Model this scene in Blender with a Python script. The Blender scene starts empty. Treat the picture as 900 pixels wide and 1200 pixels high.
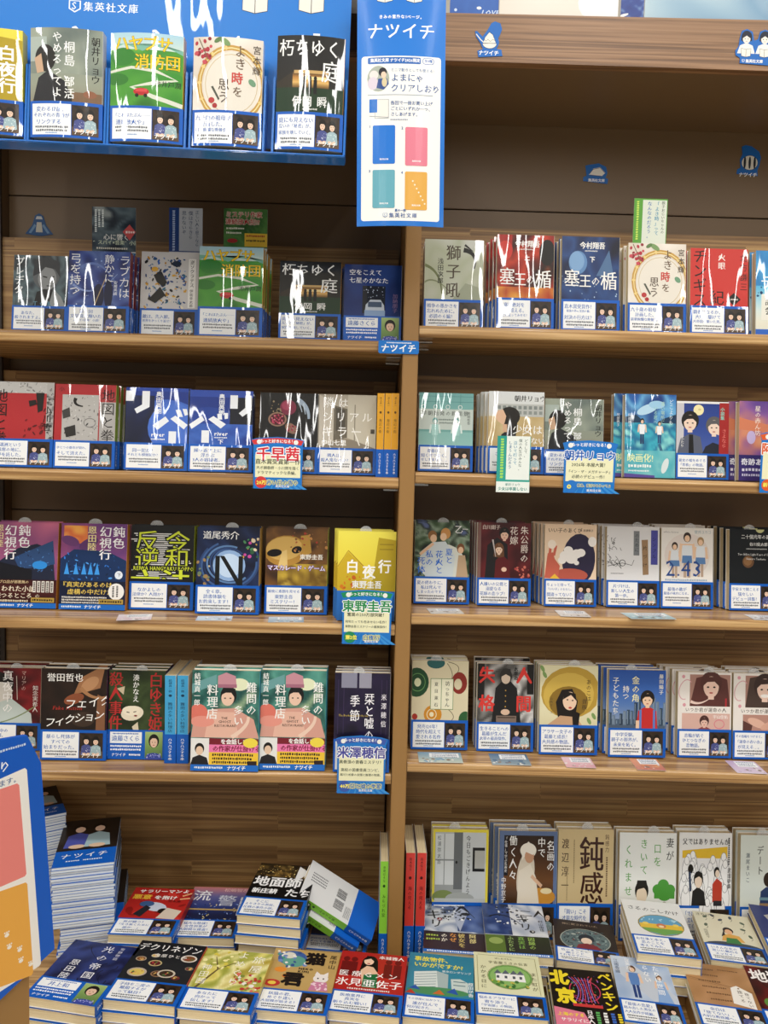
import bpy, bmesh, math, random
import numpy as np
from mathutils import Vector, Matrix
from mathutils.geometry import tessellate_polygon

SC = bpy.context.scene
COL = SC.collection
R = math.radians
# ---------------------------------------------------------------- camera
FPX = 900.0
TH, RO, PS = R(4.0), 0.025, R(1.0)
CAM = Vector((0.0, -1.25, 1.32))
F = Vector((math.sin(PS)*math.cos(TH), math.cos(PS)*math.cos(TH), -math.sin(TH)))
Rt = Vector((math.cos(PS), -math.sin(PS), 0))
Up = Rt.cross(F)
CX = Rt*math.cos(RO) + Up*math.sin(RO)
CU = Up*math.cos(RO) - Rt*math.sin(RO)
cd = bpy.data.cameras.new('camera'); cam = bpy.data.objects.new('camera', cd); COL.objects.link(cam)
cd.sensor_fit = 'VERTICAL'; cd.sensor_height = 36.0; cd.lens = 27.0; cd.clip_start = 0.01
cam.matrix_world = Matrix(((CX.x, CU.x, -F.x, CAM.x), (CX.y, CU.y, -F.y, CAM.y), (CX.z, CU.z, -F.z, CAM.z), (0, 0, 0, 1)))
SC.camera = cam
SC.view_settings.view_transform = 'Standard'
SC.view_settings.look = 'None'
SC.view_settings.gamma = 1.0
SC.view_settings.use_curve_mapping = False
SC.view_settings.exposure = 0.52
# ---------------------------------------------------------------- world and lights
wd = bpy.data.worlds.new('world'); SC.world = wd; wd.use_nodes = True
wd.node_tree.nodes['Background'].inputs[0].default_value = (1.0, 0.97, 0.93, 1)
wd.node_tree.nodes['Background'].inputs[1].default_value = 0.17
CEIL = 2.75
for i, lx in enumerate((-1.65, -0.55, 0.6, 1.75)):          # fluorescent tube rows along the ceiling, at right angles to the shelves
    ld = bpy.data.lights.new('tube_light', 'AREA'); ld.shape = 'RECTANGLE'; ld.size = 0.07; ld.size_y = 6.6
    ld.energy = 27.0; ld.color = (1.0, 0.985, 0.955)
    lo = bpy.data.objects.new('tube_light', ld); COL.objects.link(lo)
    lo.location = (lx, -4.15, CEIL-0.05)
ld = bpy.data.lights.new('tube_light', 'AREA'); ld.shape = 'RECTANGLE'; ld.size = 4.5; ld.size_y = 0.14
ld.energy = 19.0; ld.color = (1.0, 0.985, 0.955)
lo = bpy.data.objects.new('tube_light', ld); COL.objects.link(lo); lo.location = (0.1, -0.85, CEIL-0.05); lo.rotation_euler = (R(14), 0, 0)


def ray(x, y): return F + CX*((x-450)/FPX) + CU*((600-y)/FPX)
def at_y(x, y, Y=0.0):
    d = ray(x, y); return CAM + d*((Y-CAM.y)/d.y)
def at_z(x, y, Z):
    d = ray(x, y); return CAM + d*((Z-CAM.z)/d.z)
def proj(p):
    d = Vector(p)-CAM; z = d.dot(F); return 450+FPX*d.dot(CX)/z, 600-FPX*d.dot(CU)/z, z


# ---------------------------------------------------------------- colour and materials
def lin(c):
    c = np.asarray(c, float)
    return np.where(c <= 0.04045, c/12.92, ((c+0.055)/1.055)**2.4)
def hx(s):
    if not isinstance(s, str): return np.array(s, float)
    if len(s) == 3: s = ''.join(ch*2 for ch in s)
    return np.array([int(s[i:i+2], 16)/255 for i in (0, 2, 4)])
def rgba(s): return tuple(lin(hx(s))) + (1.0,)


MATS = {}
def mat(name, base=None, rough=0.5, metal=0.0, coat=0.0, coat_rough=0.05, spec=0.5, trans=0.0, alpha=1.0, attr=False, bump=0.0, bscale=20.0):
    if name in MATS: return MATS[name]
    m = bpy.data.materials.new(name); m.use_nodes = True; MATS[name] = m
    nt = m.node_tree; b = nt.nodes['Principled BSDF']
    b.inputs['Roughness'].default_value = rough; b.inputs['Metallic'].default_value = metal
    b.inputs['Coat Weight'].default_value = coat; b.inputs['Coat Roughness'].default_value = coat_rough
    b.inputs['Specular IOR Level'].default_value = spec
    b.inputs['Transmission Weight'].default_value = trans; b.inputs['Alpha'].default_value = alpha
    if attr:
        a = nt.nodes.new('ShaderNodeAttribute'); a.attribute_name = 'Col'
        nt.links.new(a.outputs['Color'], b.inputs['Base Color'])
    elif base is not None: b.inputs['Base Color'].default_value = rgba(base)
    if bump:
        tc = nt.nodes.new('ShaderNodeTexCoord'); mp = nt.nodes.new('ShaderNodeMapping')
        mp.inputs['Scale'].default_value = (bscale*1.6, bscale, bscale*0.35)
        oi = nt.nodes.new('ShaderNodeObjectInfo'); ad = nt.nodes.new('ShaderNodeVectorMath'); ad.operation = 'ADD'
        ml = nt.nodes.new('ShaderNodeMath'); ml.operation = 'MULTIPLY'; ml.inputs[1].default_value = 37.0
        nz = nt.nodes.new('ShaderNodeTexNoise'); nz.inputs['Detail'].default_value = 1.5; nz.inputs['Scale'].default_value = 1.0
        bp = nt.nodes.new('ShaderNodeBump'); bp.inputs['Strength'].default_value = 1.0; bp.inputs['Distance'].default_value = bump
        L = nt.links.new
        L(tc.outputs['Object'], mp.inputs['Vector']); L(oi.outputs['Random'], ml.inputs[0])
        L(mp.outputs['Vector'], ad.inputs[0]); L(ml.outputs[0], ad.inputs[1]); L(ad.outputs[0], nz.inputs['Vector'])
        L(nz.outputs['Fac'], bp.inputs['Height']); L(bp.outputs['Normal'], b.inputs['Coat Normal' if coat else 'Normal'])
    return m


def wood(name, c1, c2, c3, rough=0.45, scale=1.0, coat=0.0, staves=False):
    m = bpy.data.materials.new(name); m.use_nodes = True; nt = m.node_tree; b = nt.nodes['Principled BSDF']
    N = nt.nodes.new; L = nt.links.new
    tc = N('ShaderNodeTexCoord'); mp = N('ShaderNodeMapping'); mp.inputs['Scale'].default_value = (3.0*scale, 90*scale, 150*scale)
    L(tc.outputs['Object'], mp.inputs['Vector'])
    vec = mp.outputs['Vector']
    if staves:
        bk = N('ShaderNodeTexBrick'); bk.inputs['Scale'].default_value = 1.0; bk.inputs['Mortar Size'].default_value = 0.0008
        bk.inputs['Brick Width'].default_value = 0.34; bk.inputs['Row Height'].default_value = 0.032
        bk.inputs['Color1'].default_value = (0.0, 0, 0, 1); bk.inputs['Color2'].default_value = (1, 1, 1, 1); bk.inputs['Mortar'].default_value = (.3, .3, .3, 1)
        sp = N('ShaderNodeSeparateXYZ'); cb = N('ShaderNodeCombineXYZ')
        L(tc.outputs['Object'], sp.inputs[0]); L(sp.outputs['X'], cb.inputs['X']); L(sp.outputs['Z'], cb.inputs['Y']); L(cb.outputs[0], bk.inputs['Vector'])
        vm = N('ShaderNodeVectorMath'); vm.operation = 'MULTIPLY_ADD'; vm.inputs[1].default_value = (9, 9, 9)
        L(bk.outputs['Color'], vm.inputs[0]); L(vec, vm.inputs[2]); vec = vm.outputs[0]
    n1 = N('ShaderNodeTexNoise'); n1.inputs['Scale'].default_value = 1.0; n1.inputs['Detail'].default_value = 5; n1.inputs['Distortion'].default_value = 0.6
    L(vec, n1.inputs['Vector'])
    n2 = N('ShaderNodeTexNoise'); n2.inputs['Scale'].default_value = 0.11; n2.inputs['Detail'].default_value = 2; n2.inputs['Distortion'].default_value = 1.5
    L(vec, n2.inputs['Vector'])
    sn = N('ShaderNodeMath'); sn.operation = 'MULTIPLY'; sn.inputs[1].default_value = 60.0; L(n2.outputs['Fac'], sn.inputs[0])
    si = N('ShaderNodeMath'); si.operation = 'SINE'; L(sn.outputs[0], si.inputs[0])
    ma = N('ShaderNodeMath'); ma.operation = 'MULTIPLY_ADD'; ma.inputs[1].default_value = 0.13; L(si.outputs[0], ma.inputs[0]); L(n1.outputs['Fac'], ma.inputs[2])
    rp = N('ShaderNodeValToRGB'); e = rp.color_ramp.elements
    e[0].position = 0.28; e[0].color = rgba(c3); e[1].position = 0.72; e[1].color = rgba(c1)
    k = e.new(0.5); k.color = rgba(c2)
    L(ma.outputs[0], rp.inputs['Fac'])
    out = rp.outputs['Color']
    if staves:
        mx = N('ShaderNodeMix'); mx.data_type = 'RGBA'; mx.blend_type = 'MULTIPLY'; mx.inputs['Factor'].default_value = 0.22
        L(out, mx.inputs['A']); L(bk.outputs['Color'], mx.inputs['B']); out = mx.outputs['Result']
    L(out, b.inputs['Base Color'])
    b.inputs['Roughness'].default_value = rough; b.inputs['Coat Weight'].default_value = coat; b.inputs['Coat Roughness'].default_value = 0.12
    bp = N('ShaderNodeBump'); bp.inputs['Strength'].default_value = 0.25; bp.inputs['Distance'].default_value = 0.0006
    L(ma.outputs[0], bp.inputs['Height']); L(bp.outputs['Normal'], b.inputs['Normal'])
    return m


M_SHELF = wood('shelf_wood', 'd8b27c', 'b88e58', '8a643a', 0.38, 1.0, 0.25)
M_BACK = wood('back_board_wood', 'b8945f', 'a07a4c', '7c5c38', 0.5, 0.8, 0.0, True)
M_HEAD = wood('header_wood', '9a7452', '84603f', '6a4a2e', 0.42, 1.2)
M_POST = mat('post_laminate', '9c7440', 0.42)
M_DARK = mat('dark_bronze_steel', '745c40', 0.42)
M_GREY = mat('dark_grey_steel', '4a443e', 0.45)
M_RAIL = mat('rail_steel', '2c221a', 0.5)
M_SLOT = mat('slot_dark', '0a0806', 0.8)
M_CHROME = mat('zinc_clip', 'c8c8c4', 0.25, 1.0)
M_PRINT = mat('printed_paper', rough=0.42, attr=True, spec=0.4)
M_GLOSS = mat('glossy_print', rough=0.4, attr=True, coat=0.15, coat_rough=0.12, spec=0.3)
M_FILM = mat('film_wrapped_print', rough=0.4, attr=True, spec=0.25, coat=1.0, coat_rough=0.03, bump=0.0035, bscale=13.0)
M_TAB = mat('clear_plastic', 'e8ecee', 0.08, alpha=0.3, coat=0.5)
M_WALL = mat('wall_paint', 'd8d2c6', 0.8)
M_FLOOR = mat('floor_vinyl', 'c9c2b4', 0.5)
M_CEIL = mat('ceiling_paint', 'e6e4de', 0.9)


def page_material():
    m = bpy.data.materials.new('page_edges'); m.use_nodes = True; nt = m.node_tree; b = nt.nodes['Principled BSDF']
    N = nt.nodes.new; L = nt.links.new
    tc = N('ShaderNodeTexCoord'); mp = N('ShaderNodeMapping'); mp.inputs['Scale'].default_value = (6, 2400, 6)
    nz = N('ShaderNodeTexNoise'); nz.inputs['Scale'].default_value = 1.0; nz.inputs['Detail'].default_value = 2
    rp = N('ShaderNodeValToRGB'); e = rp.color_ramp.elements
    e[0].position = 0.3; e[0].color = rgba('cdb583'); e[1].position = 0.65; e[1].color = rgba('f6e6c0')
    L(tc.outputs['Object'], mp.inputs['Vector']); L(mp.outputs[0], nz.inputs['Vector']); L(nz.outputs['Fac'], rp.inputs['Fac']); L(rp.outputs['Color'], b.inputs['Base Color'])
    b.inputs['Roughness'].default_value = 0.75
    return m
M_PAGE = page_material()


# ---------------------------------------------------------------- object helpers
def link(name, me, parent=None):
    o = bpy.data.objects.new(name, me); COL.objects.link(o)
    if parent is not None: o.parent = parent
    return o
def empty(name, M=None):
    o = bpy.data.objects.new(name, None); COL.objects.link(o); o.empty_display_size = 0.02
    if M is not None: o.matrix_world = M
    return o
def tag(o, label, cat, group=None):
    o['label'] = label; o['category'] = cat
    if group: o['group'] = group
    return o
def struct(o): o['kind'] = 'structure'; return o
def pydata(name, vs, fs, m, parent=None, smooth=False):
    me = bpy.data.meshes.new(name); me.from_pydata([tuple(v) for v in vs], [], fs); me.materials.append(m); me.update()
    if smooth:
        for p in me.polygons: p.use_smooth = True
    return link(name, me, parent)
def box_data(x0, x1, y0, y1, z0, z1, base=0):
    v = [(x0, y0, z0), (x1, y0, z0), (x1, y1, z0), (x0, y1, z0), (x0, y0, z1), (x1, y0, z1), (x1, y1, z1), (x0, y1, z1)]
    f = [(0, 3, 2, 1), (4, 5, 6, 7), (0, 1, 5, 4), (1, 2, 6, 5), (2, 3, 7, 6), (3, 0, 4, 7)]
    return v, [tuple(i+base for i in q) for q in f]
def box(name, x0, x1, y0, y1, z0, z1, m, parent=None, bevel=0.0):
    v, f = box_data(x0, x1, y0, y1, z0, z1)
    me = bpy.data.meshes.new(name); bm = bmesh.new()
    bv = [bm.verts.new(c) for c in v]
    for q in f: bm.faces.new([bv[i] for i in q])
    if bevel: bmesh.ops.bevel(bm, geom=bm.edges[:], offset=bevel, segments=2, affect='EDGES')
    bm.to_mesh(me); bm.free(); me.materials.append(m)
    return link(name, me, parent)
def extrude_profile(name, prof, x0, x1, m, parent=None, dz=0.0, smooth=True):
    """(y, z) profile swept from x0 to x1; dz lifts the far end."""
    n = len(prof); v = [(x0, a, b) for a, b in prof]+[(x1, a, b+dz) for a, b in prof]
    f = [(i, i+n, (i+1) % n+n, (i+1) % n) for i in range(n)]+[tuple(range(n)), tuple(range(2*n-1, n-1, -1))]
    o = pydata(name, v, f, m, parent)
    return o


NB = 12
def plb(x, b, W):
    """depth of a bowed sheet, in NB flat facets"""
    u = np.linspace(-W/2, W/2, NB+1); return np.interp(x, u, b*(1-(2*u/W)**2))


# ---------------------------------------------------------------- glyphs
GC = {}
_dg = [None]
def glyph(ch, wt):
    k = (ch, 0)
    if k in GC: return GC[k]
    c = bpy.data.curves.new('g', 'FONT'); c.body = ch; c.size = 1; c.resolution_u = 1
    o = bpy.data.objects.new('g', c); COL.objects.link(o); bpy.context.view_layer.update()
    me = o.to_mesh(); nv = len(me.vertices)
    if nv:
        v = np.empty(nv*3, 'f'); me.vertices.foreach_get('co', v); v = v.reshape(-1, 3)[:, :2].copy()
        me.calc_loop_triangles(); t = np.empty(len(me.loop_triangles)*3, 'i'); me.loop_triangles.foreach_get('vertices', t); t = t.reshape(-1, 3).copy()
        adv = 1.0 if ord(ch) > 0x2000 else float(v[:, 0].max())+0.07
        GC[k] = (v, t, adv)
    else: GC[k] = (None, None, 0.32 if ord(ch) < 0x2000 else 1.0)
    o.to_mesh_clear(); bpy.data.objects.remove(o); bpy.data.curves.remove(c)
    return GC[k]


def _bold(w):
    """a heavier face: the letter laid down several times, slightly shifted"""
    if w <= 0.004: return ((0, 0),)
    if w <= 0.021: return ((-w*.8, 0), (w*.8, 0))
    if w <= 0.045: return ((-w*.8, -w*.6), (w*.8, -w*.6), (-w*.8, w*.6), (w*.8, w*.6))
    return tuple((w*math.cos(k*math.pi/4), w*math.sin(k*math.pi/4)) for k in range(8))+((0, 0),)
def noise_f(seed, scale, octv=3):
    rs = np.random.RandomState(seed); P = [(rs.uniform(-1, 1, 2)*scale*(1.9**o), rs.uniform(0, 6.3), 0.6**o) for o in range(octv) for _ in range(4)]
    def fn(x, y):
        s = 0; w = 0
        wx = x+6*np.sin(y*scale*0.8+seed); wy = y+6*np.sin(x*scale*0.7+seed*1.7)
        for d, ph, a in P: s = s+a*np.sin(d[0]*wx+d[1]*wy+ph); w += a*0.55
        return np.clip(0.5+0.5*s/w, 0, 1)
    return fn


class Art:
    """A flat print: coloured polygons and letters in a W x H field (x right, y down), ww metres wide."""
    def __init__(s, W=100.0, H=145.0, ww=0.105, strips=0):
        s.W, s.H, s.k = W, H, ww/W; s.V = []; s.T = []; s.C = []; s.Lr = []; s.n = 0; s.layer = 0; s.strips = strips
        s.ox = s.oy = 0.0; s.sc = 1.0; s.sh = 0.0
    def _add(s, v, t, c):
        v = np.asarray(v, float)*s.sc+(s.ox, s.oy)
        c = np.asarray(c, float)
        if c.ndim == 1: c = np.tile(c, (len(v), 1))
        s.V.append(v); s.T.append(np.asarray(t, int)+s.n); s.C.append(c); s.Lr.append(np.full(len(v), s.layer, float)); s.n += len(v)
    def grid(s, fn, x0=None, y0=None, x1=None, y1=None, nx=26, ny=36):
        if x0 is None: x0, y0, x1, y1 = 0, 0, s.W, s.H
        X, Y = np.meshgrid(np.linspace(x0, x1, nx+1), np.linspace(y0, y1, ny+1)); X = X.ravel(); Y = Y.ravel()
        C = np.array(fn(X, Y)); i = np.arange(ny)[:, None]*(nx+1)+np.arange(nx)[None]; i = i.ravel()
        T = np.concatenate([np.stack([i, i+nx+1, i+nx+2], 1), np.stack([i, i+nx+2, i+1], 1)])
        s.layer += 1; s._add(np.stack([X, Y], 1), T, C)
    def g(s, *cols, x0=None, y0=None, x1=None, y1=None, nx=8, ny=24):
        """vertical gradient"""
        P = np.array([hx(c) for c in cols]); a = 0 if y0 is None else y0; b = s.H if y1 is None else y1
        if x0 is None: x0, x1 = 0, s.W
        if len(P) == 1: ny = 2
        def fn(X, Y):
            t = (Y-a)/(b-a)*(len(P)-1) if len(P) > 1 else Y*0
            return np.stack([np.interp(t, range(len(P)), P[:, k]) for k in range(3)], 1)
        s.grid(fn, x0, a, x1, b, s.strips or nx, ny)
    def n_(s, cols, scale=0.06, seed=1, x0=None, y0=None, x1=None, y1=None, nx=34, ny=48, vert=0.0, octv=3):
        """mottled painting through a palette"""
        P = np.array([hx(c) for c in cols]); f = noise_f(seed, scale, octv); H = s.H
        def fn(X, Y):
            t = np.clip(f(X, Y)*(1-abs(vert))+vert*Y/H, 0, 1)*(len(P)-1)
            return np.stack([np.interp(t, range(len(P)), P[:, k]) for k in range(3)], 1)
        s.grid(fn, x0, y0, x1, y1, nx, ny)
    def p(s, pts, c):
        s.layer += 1; pts = [tuple(q) for q in pts]
        try: tr = tessellate_polygon([[Vector((a, b, 0)) for a, b in pts]])
        except Exception: return
        s._add(pts, [tuple(t) for t in tr], hx(c))
    def r(s, x0, y0, x1, y1, c, rad=0):
        if rad:
            pts = []
            for cx, cy, a0 in ((x1-rad, y0+rad, -90), (x1-rad, y1-rad, 0), (x0+rad, y1-rad, 90), (x0+rad, y0+rad, 180)):
                pts += [(cx+rad*math.cos(R(a0+k*30)), cy+rad*math.sin(R(a0+k*30))) for k in range(4)]
            s.p(pts, c)
        else: s.p([(x0, y0), (x1, y0), (x1, y1), (x0, y1)], c)
    def e(s, cx, cy, rx, ry, c, rot=0, n=20, a0=0, a1=360):
        cr, sr = math.cos(R(rot)), math.sin(R(rot)); pts = []
        full = a1-a0 >= 360
        for i in range(n if full else n+1):
            a = R(a0+(a1-a0)*i/n); x, y = rx*math.cos(a), ry*math.sin(a); pts.append((cx+x*cr-y*sr, cy+x*sr+y*cr))
        s.p(pts, c)
    def ring(s, cx, cy, rx, ry, w, c, n=28, rot=0, a0=0, a1=360):
        cr, sr = math.cos(R(rot)), math.sin(R(rot)); V = []; T = []
        for i in range(n+1):
            a = R(a0+(a1-a0)*i/n)
            for q in (0, -w):
                x, y = (rx+q)*math.cos(a), (ry+q)*math.sin(a); V.append((cx+x*cr-y*sr, cy+x*sr+y*cr))
            if i: b = 2*i; T += [(b-2, b-1, b+1), (b-2, b+1, b)]
        s.layer += 1; s._add(V, T, hx(c))
    def l(s, pts, w, c, w1=None):
        """brush line"""
        pts = [np.array(q, float) for q in pts]; V = []; T = []; n = len(pts)
        for i, q in enumerate(pts):
            d = pts[min(i+1, n-1)]-pts[max(i-1, 0)]; d = d/(np.linalg.norm(d)+1e-9); nn = np.array((-d[1], d[0]))
            ww = w if w1 is None else w+(w1-w)*i/(n-1)
            V += [q+nn*ww/2, q-nn*ww/2]
            if i: b = 2*i; T += [(b-2, b-1, b+1), (b-2, b+1, b)]
        s.layer += 1; s._add(V, T, hx(c))
    def curve(s, p0, p1, p2, w, c, w1=None, n=10):
        p0, p1, p2 = map(lambda q: np.array(q, float), (p0, p1, p2))
        s.l([(1-t)**2*p0+2*t*(1-t)*p1+t*t*p2 for t in np.linspace(0, 1, n+1)], w, c, w1)
    def _gl(s, ch, x, y, size, c, wt, sx=1.0, rot=False, slant=0.0):
        v, t, adv = glyph(ch, wt)
        if v is None: return adv
        if rot: v = np.stack([0.5+(v[:, 1]-0.38), 0.38-(v[:, 0]-0.5)], 1)
        P = np.stack([x+size*sx*(v[:, 0]+slant*(v[:, 1]-0.4)), y+size*(0.88-v[:, 1])], 1)
        s._add(P, t, hx(c)); return adv
    def t(s, txt, x, y, size, c, wt=0.0, sx=1.0, sp=0.0, slant=0.0, anchor=0, dy=0.0):
        if anchor:
            w = sum(glyph(ch, wt)[2]*size*sx+sp for ch in txt); x -= w*0.5 if anchor == 1 else w
        for ox, oy in _bold(wt):
            s.layer += 1; x2, y2 = x+ox*size, y+oy*size
            for ch in txt: x2 += s._gl(ch, x2, y2, size, c, wt, sx, slant=slant)*size*sx+sp; y2 += dy
    def v(s, txt, x, y, size, c, wt=0.0, st=1.0, sx=1.0):
        for ox, oy in _bold(wt):
            s.layer += 1; y2 = y+oy*size
            for ch in txt:
                if ch != ' ': s._gl(ch, x+ox*size, y2, size, c, wt, sx, rot=ch in 'ー—-…〜')
                y2 += size*st*(0.5 if ch == ' ' else 1)
    def ot(s, txt, x, y, size, c, oc, ow=0.06, wt=0.02, sx=1.0, sp=0.0, anchor=0):
        s.t(txt, x, y, size, oc, ow, sx, sp, anchor=anchor)
        if ow > wt: x2 = x
        s.t(txt, x, y, size, c, wt, sx, sp, anchor=anchor)
    def dash(s, x, y, w, h, c, seed=1):
        """a line of print too small to read"""
        rs = random.Random(seed*7+int(x*3+y*11)); V = []; T = []; q = x
        while q < x+w:
            d = rs.uniform(0.5, 0.95)*h; a = y+rs.uniform(0, 0.2)*h; b = y+h*rs.uniform(0.8, 1)
            n = len(V); V += [(q, a), (q+d*0.8, a), (q+d*0.8, b), (q, b)]; T += [(n, n+1, n+2), (n, n+2, n+3)]; q += d*1.15
        s.layer += 1; s._add(V, T, hx(c))
    def dashv(s, x, y, w, h, c, seed=1):
        rs = random.Random(seed*5+int(x*3+y*11)); V = []; T = []; q = y
        while q < y+h:
            d = rs.uniform(0.6, 0.95)*w; n = len(V); V += [(x+rs.uniform(0, .15)*w, q), (x+w, q), (x+w*rs.uniform(.8, 1), q+d*.8), (x, q+d*.8)]; T += [(n, n+1, n+2), (n, n+2, n+3)]; q += d*1.15
        s.layer += 1; s._add(V, T, hx(c))
    def scat(s, n, x0, y0, x1, y1, r0, r1, cols, seed=1, asp=1.0, k=7):
        rs = random.Random(seed)
        for i in range(n):
            a, b = rs.uniform(x0, x1), rs.uniform(y0, y1); q = rs.uniform(r0, r1)
            s.e(a, b, q, q*asp*rs.uniform(0.6, 1.1), rs.choice(cols), rs.uniform(0, 180), k)
    def _split(s, V, T, C, Ly):
        """cut triangles at the folds of a curved sheet so that every print lies flat on its facet"""
        st = s.W/s.strips; x = V[T][:, :, 0]; lo = np.floor(x.min(1)/st+1e-6).astype(int); hi = np.ceil(x.max(1)/st-1e-6).astype(int)-1
        one = hi <= lo; keep = T[one]; n0 = len(V); nV, nC, nL, nT = [], [], [], []
        A = np.concatenate([V, C, Ly[:, None]], 1)
        for t, l0, h0 in zip(T[~one], lo[~one], hi[~one]):
            tri = [A[i] for i in t]
            for k in range(l0, h0+1):
                P = tri
                for lim, sg in ((k*st, 1), ((k+1)*st, -1)):
                    out = []
                    for i in range(len(P)):
                        p, q = P[i], P[(i+1) % len(P)]; dp, dq = (p[0]-lim)*sg, (q[0]-lim)*sg
                        if dp >= 0: out.append(p)
                        if dp*dq < 0: out.append(p+(q-p)*(dp/(dp-dq)))
                    P = out
                    if len(P) < 3: break
                if len(P) >= 3:
                    b = n0+len(nV); nV += P; nT += [(b, b+i, b+i+1) for i in range(1, len(P)-1)]
        if not nV: return V, T, C, Ly
        A = np.concatenate([A, np.array(nV)]); T = np.concatenate([keep, np.array(nT)])
        return A[:, :2], T, A[:, 2:5], A[:, 5]
    def mesh(s, name, m, place, eps=5e-6, base=3e-5, clip=True):
        V = np.concatenate(s.V); T = np.concatenate(s.T); C = np.concatenate(s.C); Ly = np.concatenate(s.Lr)
        if clip:                                                      # keep the print on the sheet
            V[:, 0] = np.clip(V[:, 0], 0, s.W); V[:, 1] = np.clip(V[:, 1], 0, s.H)
            P = V[T]; ar = np.abs((P[:, 1, 0]-P[:, 0, 0])*(P[:, 2, 1]-P[:, 0, 1])-(P[:, 2, 0]-P[:, 0, 0])*(P[:, 1, 1]-P[:, 0, 1]))
            T = T[ar > 1e-9]
        if s.strips: V, T, C, Ly = s._split(V, T, C, Ly)
        P = V[T]; sg = (P[:, 1, 0]-P[:, 0, 0])*(P[:, 2, 1]-P[:, 0, 1])-(P[:, 2, 0]-P[:, 0, 0])*(P[:, 1, 1]-P[:, 0, 1])
        T = np.where((sg > 0)[:, None], T[:, ::-1], T)                # all faces look outward (y runs down here)
        X = V[:, 0]*s.k; Z = (s.H-V[:, 1])*s.k
        co = place(X, Z, base+Ly*eps)
        me = bpy.data.meshes.new(name); nv, nt = len(co), len(T)
        me.vertices.add(nv); me.vertices.foreach_set('co', np.ascontiguousarray(co, 'f').ravel())
        me.loops.add(nt*3); me.loops.foreach_set('vertex_index', T.astype('i').ravel())
        me.polygons.add(nt); me.polygons.foreach_set('loop_start', np.arange(0, nt*3, 3, dtype='i'))
        me.polygons.foreach_set('loop_total', np.full(nt, 3, 'i'))
        me.update(calc_edges=True)
        at = me.color_attributes.new('Col', 'FLOAT_COLOR', 'POINT')
        cc = np.ones((nv, 4), 'f'); cc[:, :3] = lin(np.clip(C, 0, 1)); at.data.foreach_set('color', cc.ravel())
        me.materials.append(m)
        return me


def merge_colored(me, vs, fs, cols):
    """append plain coloured faces (the sheet's own body) to a print mesh"""
    bm = bmesh.new(); bm.from_mesh(me); lay = bm.verts.layers.float_color['Col']
    bv = []
    for v, c in zip(vs, cols):
        b = bm.verts.new(v); b[lay] = (*lin(hx(c)), 1); bv.append(b)
    for q in fs: bm.faces.new([bv[i] for i in q])
    bm.to_mesh(me); bm.free(); me.update()
# ---------------------------------------------------------------- paperbacks
BW, BH, BT = 0.105, 0.15225, 0.014
BLUE = '0a5cbe'
def bul(x, b): return float(plb(x, b, BW))
def place_front(b):
    return lambda X, Z, o: np.stack([X-BW/2, -plb(X-BW/2, b, BW)-o, Z], 1)
def place_spine(t): return lambda X, Z, o: np.stack([BW/2+0.0004+o, X, Z], 1) if False else np.stack([np.full_like(X, BW/2+0.0004)+o, X, Z], 1)
def place_back(t): return lambda X, Z, o: np.stack([BW/2-X, t+0.0004+o, Z], 1)

def sheet(me, b, off, z0, z1, t, cf, cs, cb, left=False):
    """front board, spine and back board wrapped round the page block"""
    n = NB if b else 1; vs = []; cs_ = []; fs = []
    for i in range(n+1):
        x = -BW/2+BW*i/n
        for z in (z0, z1):
            for th in (0, 0.0004): vs.append((x, -bul(x, b)-off+th, z)); cs_.append(cf)
        if i:
            a, q = 4*(i-1), 4*i
            fs += [(a, q, q+2, a+2), (a+1, a+3, q+3, q+1), (a+2, q+2, q+3, a+3), (a, a+1, q+1, q)]
    fs += [(0, 2, 3, 1), (4*n, 4*n+1, 4*n+3, 4*n+2)]
    for bx, c in (((BW/2, BW/2+off+0.0004, -off, t+off, z0, z1), cs), ((-BW/2, BW/2, t+off-0.0001, t+off+0.0004, z0, z1), cb)):
        v, f = box_data(*bx, base=len(vs)); vs += v; fs += f; cs_ += [c]*8
    merge_colored(me, vs, fs, cs_)

_pb = {}
def page_mesh(b, t):
    k = (b, t)
    if k in _pb: return _pb[k]
    n = NB; xs = [-BW/2+0.0012+(BW-0.0016)*i/n for i in range(n+1)]
    prof = [(x, -bul(x, b)+0.0006) for x in xs]+[(xs[-1], t-0.0004), (xs[0], t-0.0004)]
    m = len(prof); vs = [(x, y, 0.0012) for x, y in prof]+[(x, y, BH-0.0014) for x, y in prof]
    fs = [(i, (i+1) % m, (i+1) % m+m, i+m) for i in range(m)]+[tuple(range(m-1, -1, -1)), tuple(range(m, 2*m))]
    me = bpy.data.meshes.new('page_block'); me.from_pydata(vs, [], fs); me.materials.append(M_PAGE); me.update(); _pb[k] = me
    return me

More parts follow.
